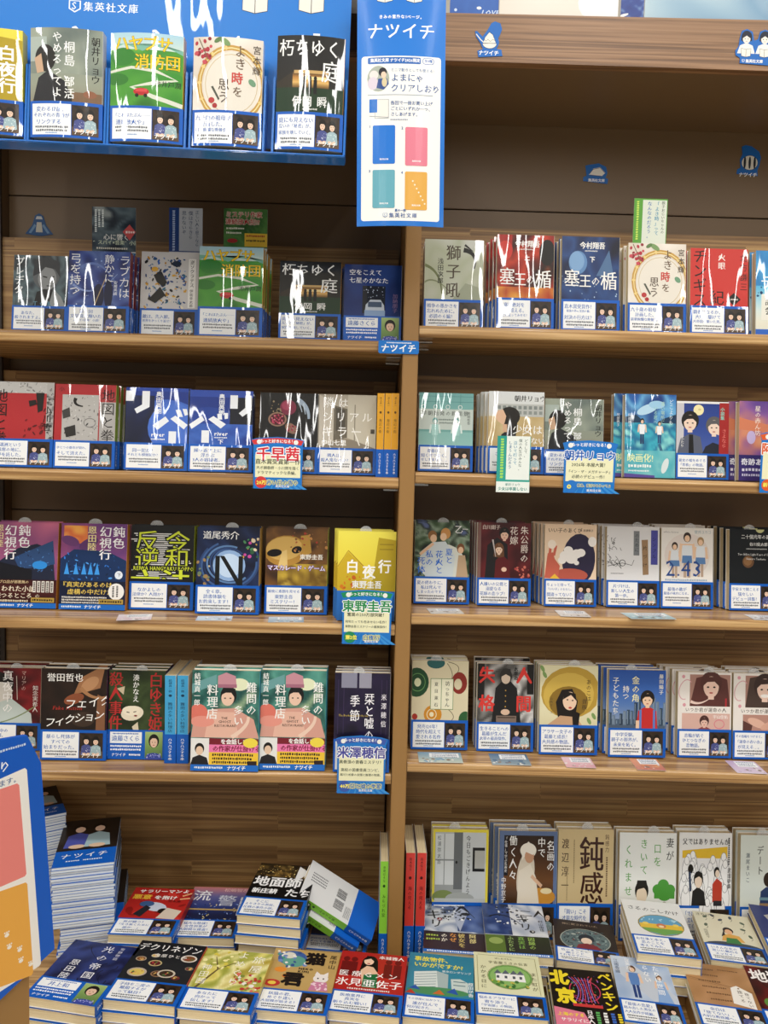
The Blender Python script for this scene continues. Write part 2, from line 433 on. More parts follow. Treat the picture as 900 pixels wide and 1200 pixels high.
def draw_girls(A, x0, y0, w, h, solo=False):
    """the printed photograph on the paper bands: two young women seated side by side, or one portrait"""
    A.ox, A.oy, A.sc = x0, y0, w/100.0
    H = 100*h/w
    if solo:
        A.g('a9c07c', '7f9f58', '5d7c48', x0=0, y0=0, x1=100, y1=H)
        A.e(50, 48, 30, 36, '17130f'); A.e(50, 55, 21, 28, 'e8c3a8'); A.p([(27, 46), (34, 18), (66, 18), (73, 46), (60, 34), (42, 34)], '17130f')
        A.e(50, H-2, 46, 26, '3b4aa0'); A.scat(24, 10, H-24, 90, H, 2, 5, ['8a94d8', 'c9cdf0'], 3)
        A.e(42, 55, 3, 2, '2a1c14'); A.e(58, 55, 3, 2, '2a1c14'); A.e(50, 70, 7, 2.2, 'b8605c')
    else:
        A.n_(['14100d', '2a2019', '3b2c20', '191310'], 0.09, 4, 0, 0, 100, H, 12, 12)
        A.r(0, H*0.72, 100, H, '5b4836')
        for cx, cy, cl, sp in ((30, 34, '4a528c', 'c4c8e4'), (70, 36, '9fb8bf', 'cfdede')):
            A.e(cx, cy-4, 15, 18, '15100d'); A.p([(cx-15, cy-4), (cx-14, cy+20), (cx-6, cy+20), (cx+6, cy+20), (cx+14, cy+20), (cx+15, cy-4)], '15100d')
            A.p([(cx-24, H-14), (cx-20, cy+24), (cx-8, cy+17), (cx+8, cy+17), (cx+20, cy+24), (cx+24, H-14)], cl)
            A.scat(12, cx-19, cy+24, cx+19, H-20, 1.3, 2.8, [sp], int(cx), k=5)
            A.e(cx, cy+2, 10.5, 14, 'eccab2'); A.p([(cx-10.5, cy-1), (cx-8, cy-15), (cx+8, cy-15), (cx+10.5, cy-1), (cx+5, cy-6), (cx-6, cy-6)], '15100d')
            A.r(cx-6, cy, cx-2.4, cy+2, '22150f'); A.r(cx+2.4, cy, cx+6, cy+2, '22150f'); A.e(cx, cy+9, 3.2, 1.2, 'b6514c')
            A.e(cx-7, H-18, 9, 6, 'e6c2a6', 25); A.e(cx+7, H-18, 9, 6, 'e6c2a6', -25)
        A.ot('ナツイチ', 50, H-23, 21, 'ffffff', 'ffffff', 0.02, 0.02, anchor=1)
    A.ox = A.oy = 0.0; A.sc = 1.0

_ph = {}
def photo_mesh(b, kind):
    k = (b, kind)
    if k not in _ph:
        A = Art(strips=NB if b else 0)
        if kind == 'left': draw_girls(A, 60, 101.5, 36, 40)
        else: draw_girls(A, 66, 99.5, 31, 43, True)
        _ph[k] = A.mesh('band_photo', M_GLOSS, place_front(b), base=0.00096)
    return _ph[k]

def band_mesh(b, t, spec, film):
    A = Art(strips=NB if b else 0); kind = spec[0]; ls = spec[1]
    A.g(BLUE, y0=97, y1=145, x0=0, x1=100)
    if kind == 'std':
        A.r(3.5, 100.5, 59, 141.5, 'f3f5f6')
        n = len(ls); y = 104 if n == 3 else 107; stp = 8.4
        for q in ls:
            s = min(7.4, 52/max(1, len(q))); A.t(q, 31, y, s, '1f5fb4', 0.018, anchor=1); y += stp
        y += 0.6
        for k in range(2): A.dash(8+k, y, 46-2*k, 3.0, '3d4450', len(q)*3+k); y += 4.6
        A.dash(23, min(y+1.2, 138.3), 16, 1.8, '5f8cc8', 5)
    elif kind == 'solo':
        A.r(4, 100.5, 60, 119, 'f3f5f6'); A.dash(9, 102, 44, 2.6, '1f5fb4', 4)
        A.t(ls[0], 32, 106, 10, '1f5fb4', 0.02, anchor=1)
        for k in range(2): A.dash(5, 122+k*5.5, 54, 3.4, 'ffffff', 8+k)
        A.t('ナツイチ', 7, 134.5, 6.5, 'ffffff', 0.02); A.dash(38, 136, 20, 3.2, 'ffffff', 2)
    me = A.mesh('paper_band', M_FILM if film else M_GLOSS, place_front(b), base=0.00062)
    S = Art(W=14, H=145, ww=t); S.k = BW/100
    sp = 'ハラハラする本'; S.layer = 1
    wu = t/S.k
    S.v(sp, wu/2-2.6, 103, 5.2, 'ffffff', 0.02, 1.02)
    S.W = wu
    m2 = S.mesh('x', M_PRINT, place_spine(t), base=0.0006)
    merge_mesh(me, m2)
    sheet(me, b, 0.0006, 0.0, BH*48/145, t, BLUE, BLUE, BLUE)
    return me

def merge_mesh(me, m2):
    bm = bmesh.new(); bm.from_mesh(me); bm.from_mesh(m2); bm.to_mesh(me); bm.free(); bpy.data.meshes.remove(m2)

D = {}
def design(key, desc, spine='e8e4da', band=None, film=True, b=0.0, t=BT, back='e9e7e2', spine_art=None, front='e8e8e4', bandkind='std'):
    def deco(fn): D[key] = dict(fn=fn, desc=desc, spine=spine, band=band, film=film, b=b, t=t, back=back, spine_art=spine_art, front=front, bandkind=bandkind); return fn
    return deco

_bk = {}
def book_meshes(key, b=None, film=None):
    d = D[key]; b = d['b'] if b is None else b; film = d['film'] if film is None else film; t = d['t']
    k = (key, b, film)
    if k in _bk: return _bk[k]
    A = Art(strips=NB if b else 0); d['fn'](A)
    cov = A.mesh('cover', M_FILM if film else M_GLOSS, place_front(b), base=3e-5)
    if d['spine_art']:
        S = Art(W=t/(BW/100), H=145, ww=t); d['spine_art'](S); merge_mesh(cov, S.mesh('x', M_PRINT, place_spine(t)))
    sheet(cov, b, 0.0, 0, BH, t, d['front'], d['spine'], d['back'])
    out = [('page_block', page_mesh(b, t)), ('cover', cov)]
    if d['band'] is not None:
        out.append(('paper_band', band_mesh(b, t, (d['bandkind'], d['band']), film)))
        out.append(('band_photo', photo_mesh(b, 'left' if d['bandkind'] == 'std' else 'solo')))
    _bk[k] = out
    return out

def short(s, room):
    """trim a description to so many words at its last comma or linking word"""
    w = s.split()
    if len(w) <= room: return s
    w = w[:room]
    while w[-1] in ('a', 'an', 'the', 'in', 'on', 'and', 'of', 'with', 'at', 'over', 'under', 'before', 'white', 'large', 'slanted', 'heavy', 'pink', 'black', 'yellow'): w.pop()
    return ' '.join(w).rstrip(',')
def make_book(key, M, label, group=None, b=None, film=None, name='paperback', parts=True):
    ms = book_meshes(key, b, film); root = empty(name, M); tag(root, label, 'book', group)
    bo = None
    for nm, me in ms:
        if nm == 'band_photo': link(nm, me, bo)
        else:
            o = link(nm, me, root)
            if nm == 'paper_band': bo = o
    return root
def copy_book(src, M, label, group=None):
    c = src.copy(); COL.objects.link(c); c.matrix_world = M; c['label'] = label
    if group: c['group'] = group
    for ch in list(src.children):
        if ch.name.startswith('clear_tab'): continue
        k = ch.copy(); COL.objects.link(k); k.parent = c
        if ch.name.startswith('cover'): pass
        for g in ch.children:
            if c.get('no_sub'): continue
            q = g.copy(); COL.objects.link(q); q.parent = k
    return c

def dome_tab(root, x=0.0, w=0.022, h=0.009):
    """clear plastic hanging tab that rises over the top edge"""
    n = 10; pts = [(-w/2, -0.004)]+[(w/2*-math.cos(math.pi*i/n), h*math.sin(math.pi*i/n)) for i in range(n+1)]+[(w/2, -0.004)]
    m = len(pts); vs = [(a+x, 0.0035, BH+b) for a, b in pts]+[(a+x, 0.0041, BH+b) for a, b in pts]
    fs = [tuple(range(m)), tuple(range(2*m-1, m-1, -1))]+[(i, i+m, (i+1) % m+m, (i+1) % m) for i in range(m)]
    return pydata('clear_tab', vs, fs, M_TAB, root)

ORD = ['first', 'second', 'third', 'fourth', 'fifth', 'sixth', 'seventh', 'eighth', 'ninth']
BOOKS = {}
def basis(ex, ey, ez, o): return Matrix(((ex.x, ey.x, ez.x, o.x), (ex.y, ey.y, ez.y, o.y), (ex.z, ey.z, ez.z, o.z), (0, 0, 0, 1)))

def upright(key, zf, xl, xr, yt, yb=None, y=None, lean=5.0, n=0, dx=0.0, where='', tab=False, b=None, film=None, yaw=0.0, gap=0.0, group=None, dz=0.0, ctag=''):
    """A book standing face out. zf(x) gives the shelf's height; xl, xr, yt, yb are where its face falls in the photograph."""
    d = D[key]; xc = (xl+xr)/2
    if y is None:
        Z = zf(0); p = at_z(xc, yb, Z)
        for _ in range(3): p = at_z(xc, yb, zf(p.x))
    else:
        p = at_y(xc, 600, y); z0 = zf(p.x)
        for _ in range(4):                                            # the pixel row where the shelf's plane meets this depth
            q = proj((p.x, y, z0)); p = at_y(xc, q[1], y); z0 = zf(p.x)
        p.z = z0
    zc = proj(p)[2]; w = (xr-xl)*zc/FPX/math.cos(R(yaw)); a = R(lean)
    # height: the ray through the top meets the leaning face
    d0 = ray(xc+ (600-yt)*0.0, yt); nrm = Vector((0, -math.cos(a), -math.sin(a))); nrm = Vector((0, math.cos(a), -math.sin(a)))
    s = (p-CAM).dot(nrm)/d0.dot(nrm); top = CAM+d0*s; h = (top-p).length
    if y is not None: h = (top.z-p.z)/math.cos(a)
    sx, sz = w/BW, h/BH; sy = 1.0
    lift = d['t']*math.sin(a)
    Rm = Matrix.Rotation(R(yaw), 4, 'Z') @ Matrix.Rotation(-a, 4, 'X'); S = Matrix.Diagonal((sx, sy, sz, 1))
    zm = lambda x: max(zf(x-w/2), zf(x+w/2))
    base = Vector((p.x, p.y, zm(p.x)+lift+0.0006+dz))
    lab = 'paperback with %s, %s' % (short(d['desc'], 14-len(where.split())), where)
    root = make_book(key, Matrix.Translation(base) @ Rm @ S, lab, group, b, film)
    if tab: dome_tab(root, random.Random(key).uniform(-0.012, 0.012))
    step = (d['t']+0.0026)/math.cos(a)
    for i in range(n):
        rs = random.Random(key+str(i))
        q = base+Vector((dx*(i+1)+rs.uniform(-0.0008, 0.0008), step*(i+1)+gap, 0)); q.z = zm(q.x)+lift+0.0006+dz
        copy_book(root, Matrix.Translation(q) @ Rm @ Matrix.Diagonal((sx, sy, sz*rs.uniform(0.985, 1.015)*(1.0), 1)),
                  '%s copy behind paperback with %s%s' % (ORD[i], short(d['desc'], 11-len(ctag.split())), ctag), 'spare copies standing behind the face-out paperbacks')
    BOOKS.setdefault(key, []).append(root)
    return root

def flatbook(key, bl, br, tl, Z, under=0, where='', b=0.0, film=False, seed=1, tilt=0.0, rl=0.0, group=None, riser=True, under_key=None):
    """A book lying face up on a stack whose top is at height Z."""
    d = D[key]; a, c, e = at_z(*bl, Z), at_z(*br, Z), at_z(*tl, Z)
    ex = (c-a); w = ex.length; ex.normalize(); L = (e-a).length
    ey = Vector((0, 0, -1)); ez = ex.cross(ey); ez = Vector((ez.x, ez.y, ez.z)).normalized()
    if ez.y < 0: ez = -ez
    M = basis(ex, ey, ez, (a+c)/2)
    M = M @ Matrix.Rotation(R(tilt), 4, 'X') @ Matrix.Diagonal((w/BW, 1, L/BH, 1))
    root = make_book(key, M, 'paperback with %s, %s' % (short(d['desc'], 14-len(where.split())), where), group, b, film)
    t = d['t']
    for i in range(under):
        rs = random.Random(key+str(seed)+str(i))
        off = Matrix.Translation(Vector((rs.uniform(-0.003, 0.003), rs.uniform(-0.004, 0.003), -(i+1)*(t+0.0024))))
        rot = Matrix.Translation(M.translation) @ Matrix.Rotation(R(rs.uniform(-1.5, 1.5)), 4, 'Z') @ Matrix.Translation(-M.translation)
        copy_book(root, off @ rot @ M, '%s book under the paperback with %s' % (ORD[i], short(d['desc'], 10)), 'copies lying under the top books on the display ledge')
    BOOKS.setdefault(key, []).append(root)
    return root, Z-(under+1)*(t+0.0024)
# ---------------------------------------------------------------- cover designs (100 x 145, the paper band covers y > 97)
G = 'std'
def head(A, x, y, s, hair='1a1412', skin='ecc9b0', cloth=None, face=True, long=False):
    A.e(x, y-s*0.15, s*1.12, s*1.2, hair)
    if long: A.p([(x-s*1.12, y-s*.1), (x-s*1.25, y+s*1.7), (x-s*.3, y+s*1.9), (x+s*.3, y+s*1.9), (x+s*1.25, y+s*1.7), (x+s*1.12, y-s*.1)], hair)
    if cloth: A.p([(x-s*2.1, y+s*3.6), (x-s*1.7, y+s*1.7), (x-s*.5, y+s*1.1), (x+s*.5, y+s*1.1), (x+s*1.7, y+s*1.7), (x+s*2.1, y+s*3.6)], cloth)
    A.r(x-s*.3, y+s*.6, x+s*.3, y+s*1.35, skin); A.e(x, y+s*.15, s*.8, s*1.0, skin)
    A.p([(x-s*.85, y+s*.1), (x-s*.8, y-s*.8), (x+s*.8, y-s*.8), (x+s*.85, y+s*.1), (x+s*.35, y-s*.35), (x-s*.4, y-s*.3)], hair)
    if face:
        A.e(x-s*.33, y+s*.18, s*.14, s*.09, '20140f', n=6); A.e(x+s*.33, y+s*.18, s*.14, s*.09, '20140f', n=6); A.e(x, y+s*.72, s*.22, s*.08, 'b0544c', n=6)
def fig(A, x, y, h, top='e8f0f4', bot='2a3450', hair='1a1412', skin='e8c4a8'):
    u = h/7
    A.r(x-u*.55, y+u*3.9, x-u*.08, y+u*6.8, bot); A.r(x+u*.08, y+u*3.9, x+u*.55, y+u*6.8, bot)
    A.p([(x-u*.95, y+u*1.6), (x+u*.95, y+u*1.6), (x+u*.7, y+u*4.2), (x-u*.7, y+u*4.2)], top)
    A.l([(x-u*.95, y+u*1.7), (x-u*1.2, y+u*3.7)], u*.42, skin); A.l([(x+u*.95, y+u*1.7), (x+u*1.2, y+u*3.7)], u*.42, skin)
    A.e(x, y+u*.75, u*.62, u*.75, hair); A.e(x, y+u*.95, u*.42, u*.5, skin)
B = lambda *q: list(q)

@design('predator', 'a grey figure in black and white vertical katakana', '23262c', B('あなた、', '殺されますよ。'))
def _(A):
    A.n_(['0d1014', '27303a', '5c7076', '1b2229', '8ea2a4'], 0.11, 3)
    A.e(60, 36, 25, 30, '5a5e62'); A.e(62, 44, 17, 23, '8a8d8f'); A.p([(36, 40), (38, 10), (60, 2), (84, 12), (86, 42), (76, 26), (58, 22), (48, 34)], '2b2e33')
    A.l([(54, 40), (62, 42)], 2.4, '16181b'); A.l([(68, 42), (75, 40)], 2.4, '16181b'); A.e(66, 58, 5, 1.5, '3a3b3d')
    A.p([(38, 97), (44, 70), (58, 64), (76, 66), (92, 97)], '0b0c0e'); A.p([(66, 97), (74, 64), (88, 78), (97, 97)], '8f9496')
    A.t('T O R', 38, 86, 12, '5a88a0', 0.02); A.v('プレデター', 2, 3, 18, 'f4f6f6', 0.012, 1.0)
@design('rafka', 'a deep sea blue cover and three white vertical title columns', '8e1f22', B('第６回', '文学賞に輝いた', '“スパイ×音楽”小説！'))
def _(A):
    A.n_(['070c22', '131d4c', '2b3c86', '5a70ac', '18235a', '0a1030'], 0.07, 8)
    A.scat(40, 0, 0, 100, 97, 0.4, 1.6, ['8ea8e0', 'c8d8f4', '6c86c8'], 5)
    A.curve((20, 30), (50, 5), (80, 60), 6, '6078b8', 1); A.curve((8, 60), (40, 90), (80, 40), 4, '8298d0', 1)
    A.e(50, 80, 9, 22, '141a3c'); A.e(66, 76, 7, 26, '10163a'); A.l([(44, 96), (60, 50)], 1.5, 'b9a07a')
    A.v('ラブカは', 82, 6, 19, 'f6f7fa', 0.0, 1.02); A.v('静かに', 58, 5, 17, 'f6f7fa', 0, 1.0); A.v('弓を持つ', 2, 4, 19, 'f6f7fa', 0, 1.0); A.v('安壇美緒', 74, 52, 6.5, 'e8ecf6', 0.02)
@design('socrates', 'pale grey cover scattered with blue and gold figures', 'd8d6d2', B('敵は、先入観。', '世界をひっくり返せ！'))
def _(A):
    A.g('c9c6c6', 'd3d0cf', 'c2c0c4')
    A.scat(150, 8, 8, 80, 96, 1.2, 4.2, ['2458a8', '143a78', 'd8a430', '14120f', '6f8fc4', 'e8ddc0', '28507c', 'b07f20', '1c6a8c'], 11, 0.6, 6)
    A.p([(22, 40), (36, 34), (46, 52), (40, 60), (28, 52)], '0c0c0c'); A.p([(14, 82), (34, 60), (44, 74), (26, 88)], '14130f'); A.e(24, 30, 6, 4, 'd8a430'); A.e(62, 20, 8, 5, '16263c')
    A.r(83, 11, 96, 95, 'f1efec'); A.v('逆ソクラテス', 85.5, 13, 7.8, '161412', 0.02); A.v('伊坂幸太郎', 85.8, 63, 6.2, '161412', 0.01)
def _falcon(A):
    A.g('a8cfe0', 'cfe0d2', '6fae4a', '3f8f2e', '2f7a28', '3f9430', '2c6c24')
    A.n_(['2c7024', '4f9c34', '3a8a2c', '68b044'], 0.06, 4, 0, 22, 100, 97, 20, 20)
    A.p([(0, 22), (20, 15), (45, 24), (70, 14), (100, 26), (100, 20), (0, 14)], '79b4a0'); A.e(18, 32, 18, 12, '2f7f2a'); A.e(82, 60, 22, 10, '3a8f30'); A.e(10, 62, 16, 8, '2e7826')
    A.l([(0, 52), (30, 46), (64, 50), (92, 60), (60, 66), (30, 72), (60, 84), (100, 94)], 3.4, 'd9dccb', 6); A.l([(34, 46), (60, 40), (96, 40)], 2, 'cfd6c0')
    A.e(44, 78, 11, 5, 'b8242a'); A.r(36, 74, 52, 78, 'd8484a'); A.e(38, 83, 2.6, 2.6, '1a1614'); A.e(50, 83, 2.6, 2.6, '1a1614')
    A.ot('ハヤブサ', 5, 3, 22, 'f7cf1a', '8a5a10', 0.035, 0.015, sp=-2); A.ot('消防団', 34, 27, 21, 'f7cf1a', '6a4a10', 0.035, 0.02)
    A.t('池井戸潤', 62, 62, 9, '20281c', 0.01)
design('falcon', 'green farmland, a red car and yellow title', 'd9a02a', B('「これはたぶん──', '連続放火や」'))(_falcon)
def _garden(A):
    A.g('0c0d0e', '101112', '191714', '14150f', '0e1a10', '17301b')
    A.g('3a2a14', 'b8803a', 'e0b468', '6a4a22', x0=24, y0=46, x1=78, y1=66); A.r(26, 44, 78, 48, 'c9a468'); A.r(40, 52, 74, 56, 'f4dc9c'); A.r(0, 66, 100, 97, '15331c'); A.p([(0, 60), (24, 46), (24, 66), (0, 66)], '2b2418')
    for x in (42, 50, 58): A.e(x, 54, 2.4, 2.8, '0a0a0a'); A.r(x-2.6, 56, x+2.6, 74, '0a0a0a')
    A.t('朽ちゆく', 3, 4, 23, 'f4f4f2', 0.012); A.t('庭', 66, 30, 29, 'f4f4f2', 0.012); A.t('伊岡', 24, 76, 15, 'f0f0ee', 0.02); A.t('瞬', 61, 76, 15, 'f0f0ee', 0.02); A.dash(40, 92, 22, 2.4, 'd8d8d4', 3)
design('garden', 'a black night house and large white title', 'c88a2a', B('庭にも見えない', '互いの「秘密」が、', '家族を壊していく。'))(_garden)
@design('stars', 'a navy cover holding a white car in a dark window', 'c9ccd2', B('遠藤さくら',), bandkind='solo')
def _(A):
    A.n_(['0a1f58', '123072', '0c2868', '1a3c84'], 0.05, 2); A.r(32, 40, 72, 92, '0d1220'); A.scat(20, 34, 42, 70, 62, .4, 1.2, ['c8d4ee'], 2)
    A.p([(36, 97), (38, 76), (46, 66), (64, 66), (70, 76), (72, 97)], 'c3ccd8'); A.r(42, 70, 66, 80, '4a5a72'); A.r(36, 86, 72, 97, '8fa8cc')
    A.t('空をこえて', 8, 9, 11.5, 'f4f6fa', 0.015); A.t('七星のかなた', 8, 24, 11.5, 'f4f6fa', 0.015); A.v('加納朋子', 85, 54, 9, '8d6f96', 0.01)
@design('lion', 'olive and black brush strokes on grey', 'd8d6cc', B('戦争の愚かさを', '忘れぬために。', '必読の６編！'))
def _(A):
    A.g('c6c8c0', 'b9bcb0', 'c8cac2', 'b4b8ac'); A.n_(['c9cbc2', 'aeb49a', 'c4c7bc', '8f9878'], 0.045, 9)
    A.curve((0, 42), (28, 50), (30, 88), 5, '6b744a', 2); A.curve((0, 70), (20, 55), (55, 97), 3, '7c8464', 1)
    A.curve((66, 16), (92, 20), (84, 46), 8, '141412', 3); A.l([(68, 8), (82, 18)], 4, '141412', 1); A.p([(48, 97), (70, 70), (92, 76), (100, 97)], '9aa08a')
    A.v('獅子吼', 36, 8, 26, '46392c', 0.015, 1.16); A.v('浅田次郎', 22, 30, 10.5, '1c1a17', 0.02)
    A.p([(44, 145), (60, 128), (100, 137), (100, 145)], '1a1a18')
def _shield(A, blue):
    if not blue:
        A.n_(['3a0c0a', '8a1c14', 'c03a22', '58130e', '20100e', 'd86a34'], 0.07, 6); A.r(0, 0, 26, 30, 'a32420'); A.e(14, 24, 13, 15, 'c8332c'); A.e(88, 26, 14, 20, '12100f'); A.n_(['5a120c', 'e0a040', 'a83a1c', 'c86a30'], .1, 3, 0, 80, 100, 97, 12, 5)
    else:
        A.n_(['0b1028', '1d2f5c', '2b4a80', '101a3a', '4c6f9c'], 0.07, 12); A.e(28, 40, 16, 18, '5f88b8'); A.e(26, 38, 13, 15, '7ea4cc'); A.p([(60, 60), (82, 20), (90, 60)], '4f6f96'); A.scat(24, 0, 60, 100, 97, .5, 1.4, ['a9c4dc'], 4)
    A.t('今村翔吾', 31, 8, 11, 'f2f0ec', 0.03); A.dash(40, 21, 22, 2, 'e8e4e0', 3); A.t('下' if blue else '上', 48, 30, 9.5, 'f4f2ee', 0.04)
    A.t('塞', 4, 50, 28, 'f6f4f0', 0.008); A.t('王', 30, 57, 22, 'f6f4f0', 0.008); A.t('の', 51, 60, 16, 'f6f4f0', 0.008); A.t('楯', 67, 52, 30, 'f6f4f0', 0.008)
design('shield_red', 'a red and black battle scene and white title', 'd8d0bc', B('塞は絶対を', '必ず超える。', '頂上に立ってみせる！'))(lambda A: _shield(A, False))
design('shield_blue', 'a dark blue moonlit scene and white title', 'd8d0bc', B('直木賞受賞作！', '最強の矛vs.至高の楯、', '対決の行方は？'))(lambda A: _shield(A, True))
def _moment(A):
    A.n_(['e6ddd0', 'efe8dd', 'd9cdbd', 'e8e0d4'], 0.05, 3)
    A.ring(56, 62, 50, 52, 7, 'c49a4c'); A.ring(56, 62, 47, 49, 1.6, 'f0dca0'); A.e(56, 62, 41, 43, 'e6dfd2'); A.ring(56, 62, 38, 40, 1, 'cdb890')
    for q in range(14): a = R(q*26); A.e(56+46.5*math.cos(a), 62+48.5*math.sin(a), 3, 2, 'e8cd86', q*26)
    A.scat(20, 2, 2, 30, 34, 2.2, 3.6, ['b03040', 'c84c58', '8c2230'], 6); A.l([(8, 2), (22, 30)], 1.2, '6a5a3a'); A.e(46, 6, 9, 4, '7a9a62', 30); A.e(36, 4, 6, 3, '5f7f4c', -30); A.e(86, 58, 6, 4, '6f9a7a', 40); A.e(28, 84, 4.5, 4, 'b83a3c'); A.e(33, 91, 3.6, 3.4, 'a83034')
    A.p([(27, 66), (30, 65), (40, 82), (38, 84)], '4f5348')
    A.v('よき', 60, 9, 17, '6a5340', 0.01); A.v('時', 56, 45, 17, 'c8453f', 0.03); A.v('を', 58, 64, 15, '6a5340', 0.01); A.v('思う', 37, 54, 17, '54443a', 0.01); A.v('宮本輝', 86, 8, 12, '4c4038', 0.01, 1.15)
design('moment', 'a gilt plate, red berries and dark title', 'e9e4da', B('九十歳の祖母が', '計画した、', '豪華絢爛な晩餐会。'))(_moment)
@design('chinggis', 'bright red, black brushed katakana and black diamond', 'c43a34', B('覇者になるか、', '大地を駆けて', '大帝国を築いた男。'))
def _(A):
    A.g('c6342e', 'c93631', 'be2f2a'); A.v('チンギス', 4, 1, 25, '1a1210', 0.01, 0.98); A.t('紀', 34, 70, 26, '1a1210', 0.012); A.v('火眼', 48, 8, 13, 'f4ece6', 0.015, 1.1)
    A.v('北方謙三', 86, 8, 14, '2a1412', 0.0, 1.15); A.p([(76, 74), (88, 85), (76, 96), (64, 85)], '15100f'); A.dash(70, 84, 12, 2.6, 'e8d8d0', 2)
@design('de', 'a blue sky cover cut by the photograph edge', 'b9cbd6', None)
def _(A):
    A.g('1d5f9c', '2f86c4', '3f9ad2', '5ab4dc', '9fd0e0', 'd4e2dc', 'e4e0cc', 'cfd8d0'); A.n_(['1f64a4', '3690cc', '2a7cba', '4aa6d8'], .05, 2, 0, 0, 100, 60, 16, 10)
    A.t('デ', 8, 40, 27, 'f6f8fa', 0.02); A.r(10, 74, 90, 118, 'e8e6da'); A.v('議会', 16, 78, 16, '3a3a34', 0.01); A.v('う', 40, 84, 14, '3a3a34'); A.scat(30, 0, 60, 100, 80, 1, 3, ['0f3c66', '184c78'], 3); A.r(0, 134, 100, 145, '2a62c0')
def _map(A, second):
    if not second:
        A.g('a8242a', 'b02a2e', 'a02228'); A.r(0, 0, 100, 19, 'b9b7b4'); A.scat(40, 0, 0, 100, 18, 1, 4, ['8b8986', 'cfcdca', '6c6a68'], 4, .4)
        A.r(88, 0, 100, 97, 'aeaba8'); A.scat(50, 89, 10, 100, 97, 1, 3, ['4c4a48', '828080'], 5); A.p([(70, 18), (84, 18), (82, 48), (74, 52)], '17110f'); A.p([(58, 32), (70, 30), (72, 38), (60, 42)], '17110f'); A.scat(14, 52, 60, 84, 97, 2, 5, ['5c1216', '7a181c'], 3, .5)
        A.v('地図と拳', 0, 12, 24, '16100f', 0.0, 1.0); A.v('小川哲', 83, 40, 14, '161211', 0.02, 1.05)
    else:
        A.g('a8242a', 'b02a2e', 'a02228'); A.r(12, 18, 72, 97, 'b4b1ad'); A.scat(70, 13, 19, 71, 96, .8, 3, ['6a6866', '8c8a87', '3a3836', 'd0cecb'], 7, .4)
        A.curve((34, 24), (28, 36), (46, 38), 6, '14110f', 2); A.p([(12, 46), (24, 40), (26, 56), (14, 60)], '3c3a38'); A.p([(16, 76), (34, 70), (36, 88), (20, 92)], '2b2927'); A.ring(58, 66, 10, 8, 1, '7a7876')
        A.r(72, 18, 100, 97, 'a33436'); A.r(74, 30, 100, 97, 'aaa7a4'); A.v('地図と拳', 76, 7, 23, '16100f', 0.0, 1.0); A.t('小', 6, 4, 9, '3a1414')
design('map_a', 'red ground and torn grey upper strip', '9a2a2a', B('満洲という', '極寒の地に、', '夢を託した。'))(lambda A: _map(A, 0))
design('map_b', 'a grey engraved map panel on red', '7c9a3a', B('ひとつの都市が現れ、', 'そして消えた。'))(lambda A: _map(A, 1))
def _river(A, second):
    A.g('15348c', '16307c', '0f2050')
    if not second:
        A.e(66, 66, 60, 46, '3f68c4'); A.r(0, 10, 14, 97, '0b0e18'); A.n_(['0c1020', '101838', '182a60'], .06, 3, 0, 14, 46, 97, 14, 18); A.e(78, 70, 42, 44, '4670cc'); A.r(12, 0, 100, 6, '2244a4')
        for P in (((0, 6), (12, 6), (12, 24), (0, 24)), ((26, 6), (38, 6), (38, 34), (18, 46), (14, 38), (26, 30)), ((44, 66), (64, 50), (70, 58), (52, 74)), ((72, 54), (80, 48), (100, 64), (94, 72)), ((80, 38), (88, 38), (92, 50), (84, 50)), ((91, 36), (98, 36), (100, 46), (95, 48)), ((70, 76), (82, 76), (82, 97), (70, 97))): A.p(P, 'eef1f6')
        A.v('奥田英朗', 48, 6, 10, 'f2f4f8', 0.03); A.t('river', 42, 77, 10, 'f2f4f8', 0.03); A.dash(42, 89, 20, 3, 'e8ecf4', 3)
    else:
        A.r(0, 0, 100, 12, '2a4aa8'); A.e(30, 74, 60, 44, '1e3f94'); A.r(64, 12, 100, 76, '0c1120'); A.n_(['2a4fa8', '3c66bc', '18388c'], .12, 5, 0, 60, 100, 97, 16, 10)
        for P in (((64, 8), (76, 8), (76, 32), (64, 32)), ((88, 8), (98, 8), (98, 34), (84, 46), (78, 40), (88, 30)), ((0, 62), (20, 46), (24, 54), (4, 70)), ((30, 52), (38, 46), (58, 60), (50, 68)), ((44, 42), (51, 42), (52, 52), (45, 52)), ((55, 40), (61, 40), (61, 50), (56, 51)), ((20, 72), (32, 72), (32, 94), (20, 94))): A.p(P, 'eef1f6')
        A.v('奥田英朗', 46, 6, 9.5, 'f2f4f8', 0.03); A.t('river', 40, 72, 10, 'f2f4f8', 0.03); A.dash(40, 83, 20, 2.6, 'e8ecf4', 3); A.t('下', 46, 87, 9, 'f2f4f8', 0.03)
design('river_a', 'a blue and black cover and slanted white slabs, author name centred', '1c2a58', B('同一犯か？', 'それとも模倣犯か？'))(lambda A: _river(A, 0))
design('river_b', 'dark blue water and white slabs at upper right', '1c2a58', B('繰り返す上に', '浮かぶ', '3人の容疑者。'))(lambda A: _river(A, 1))
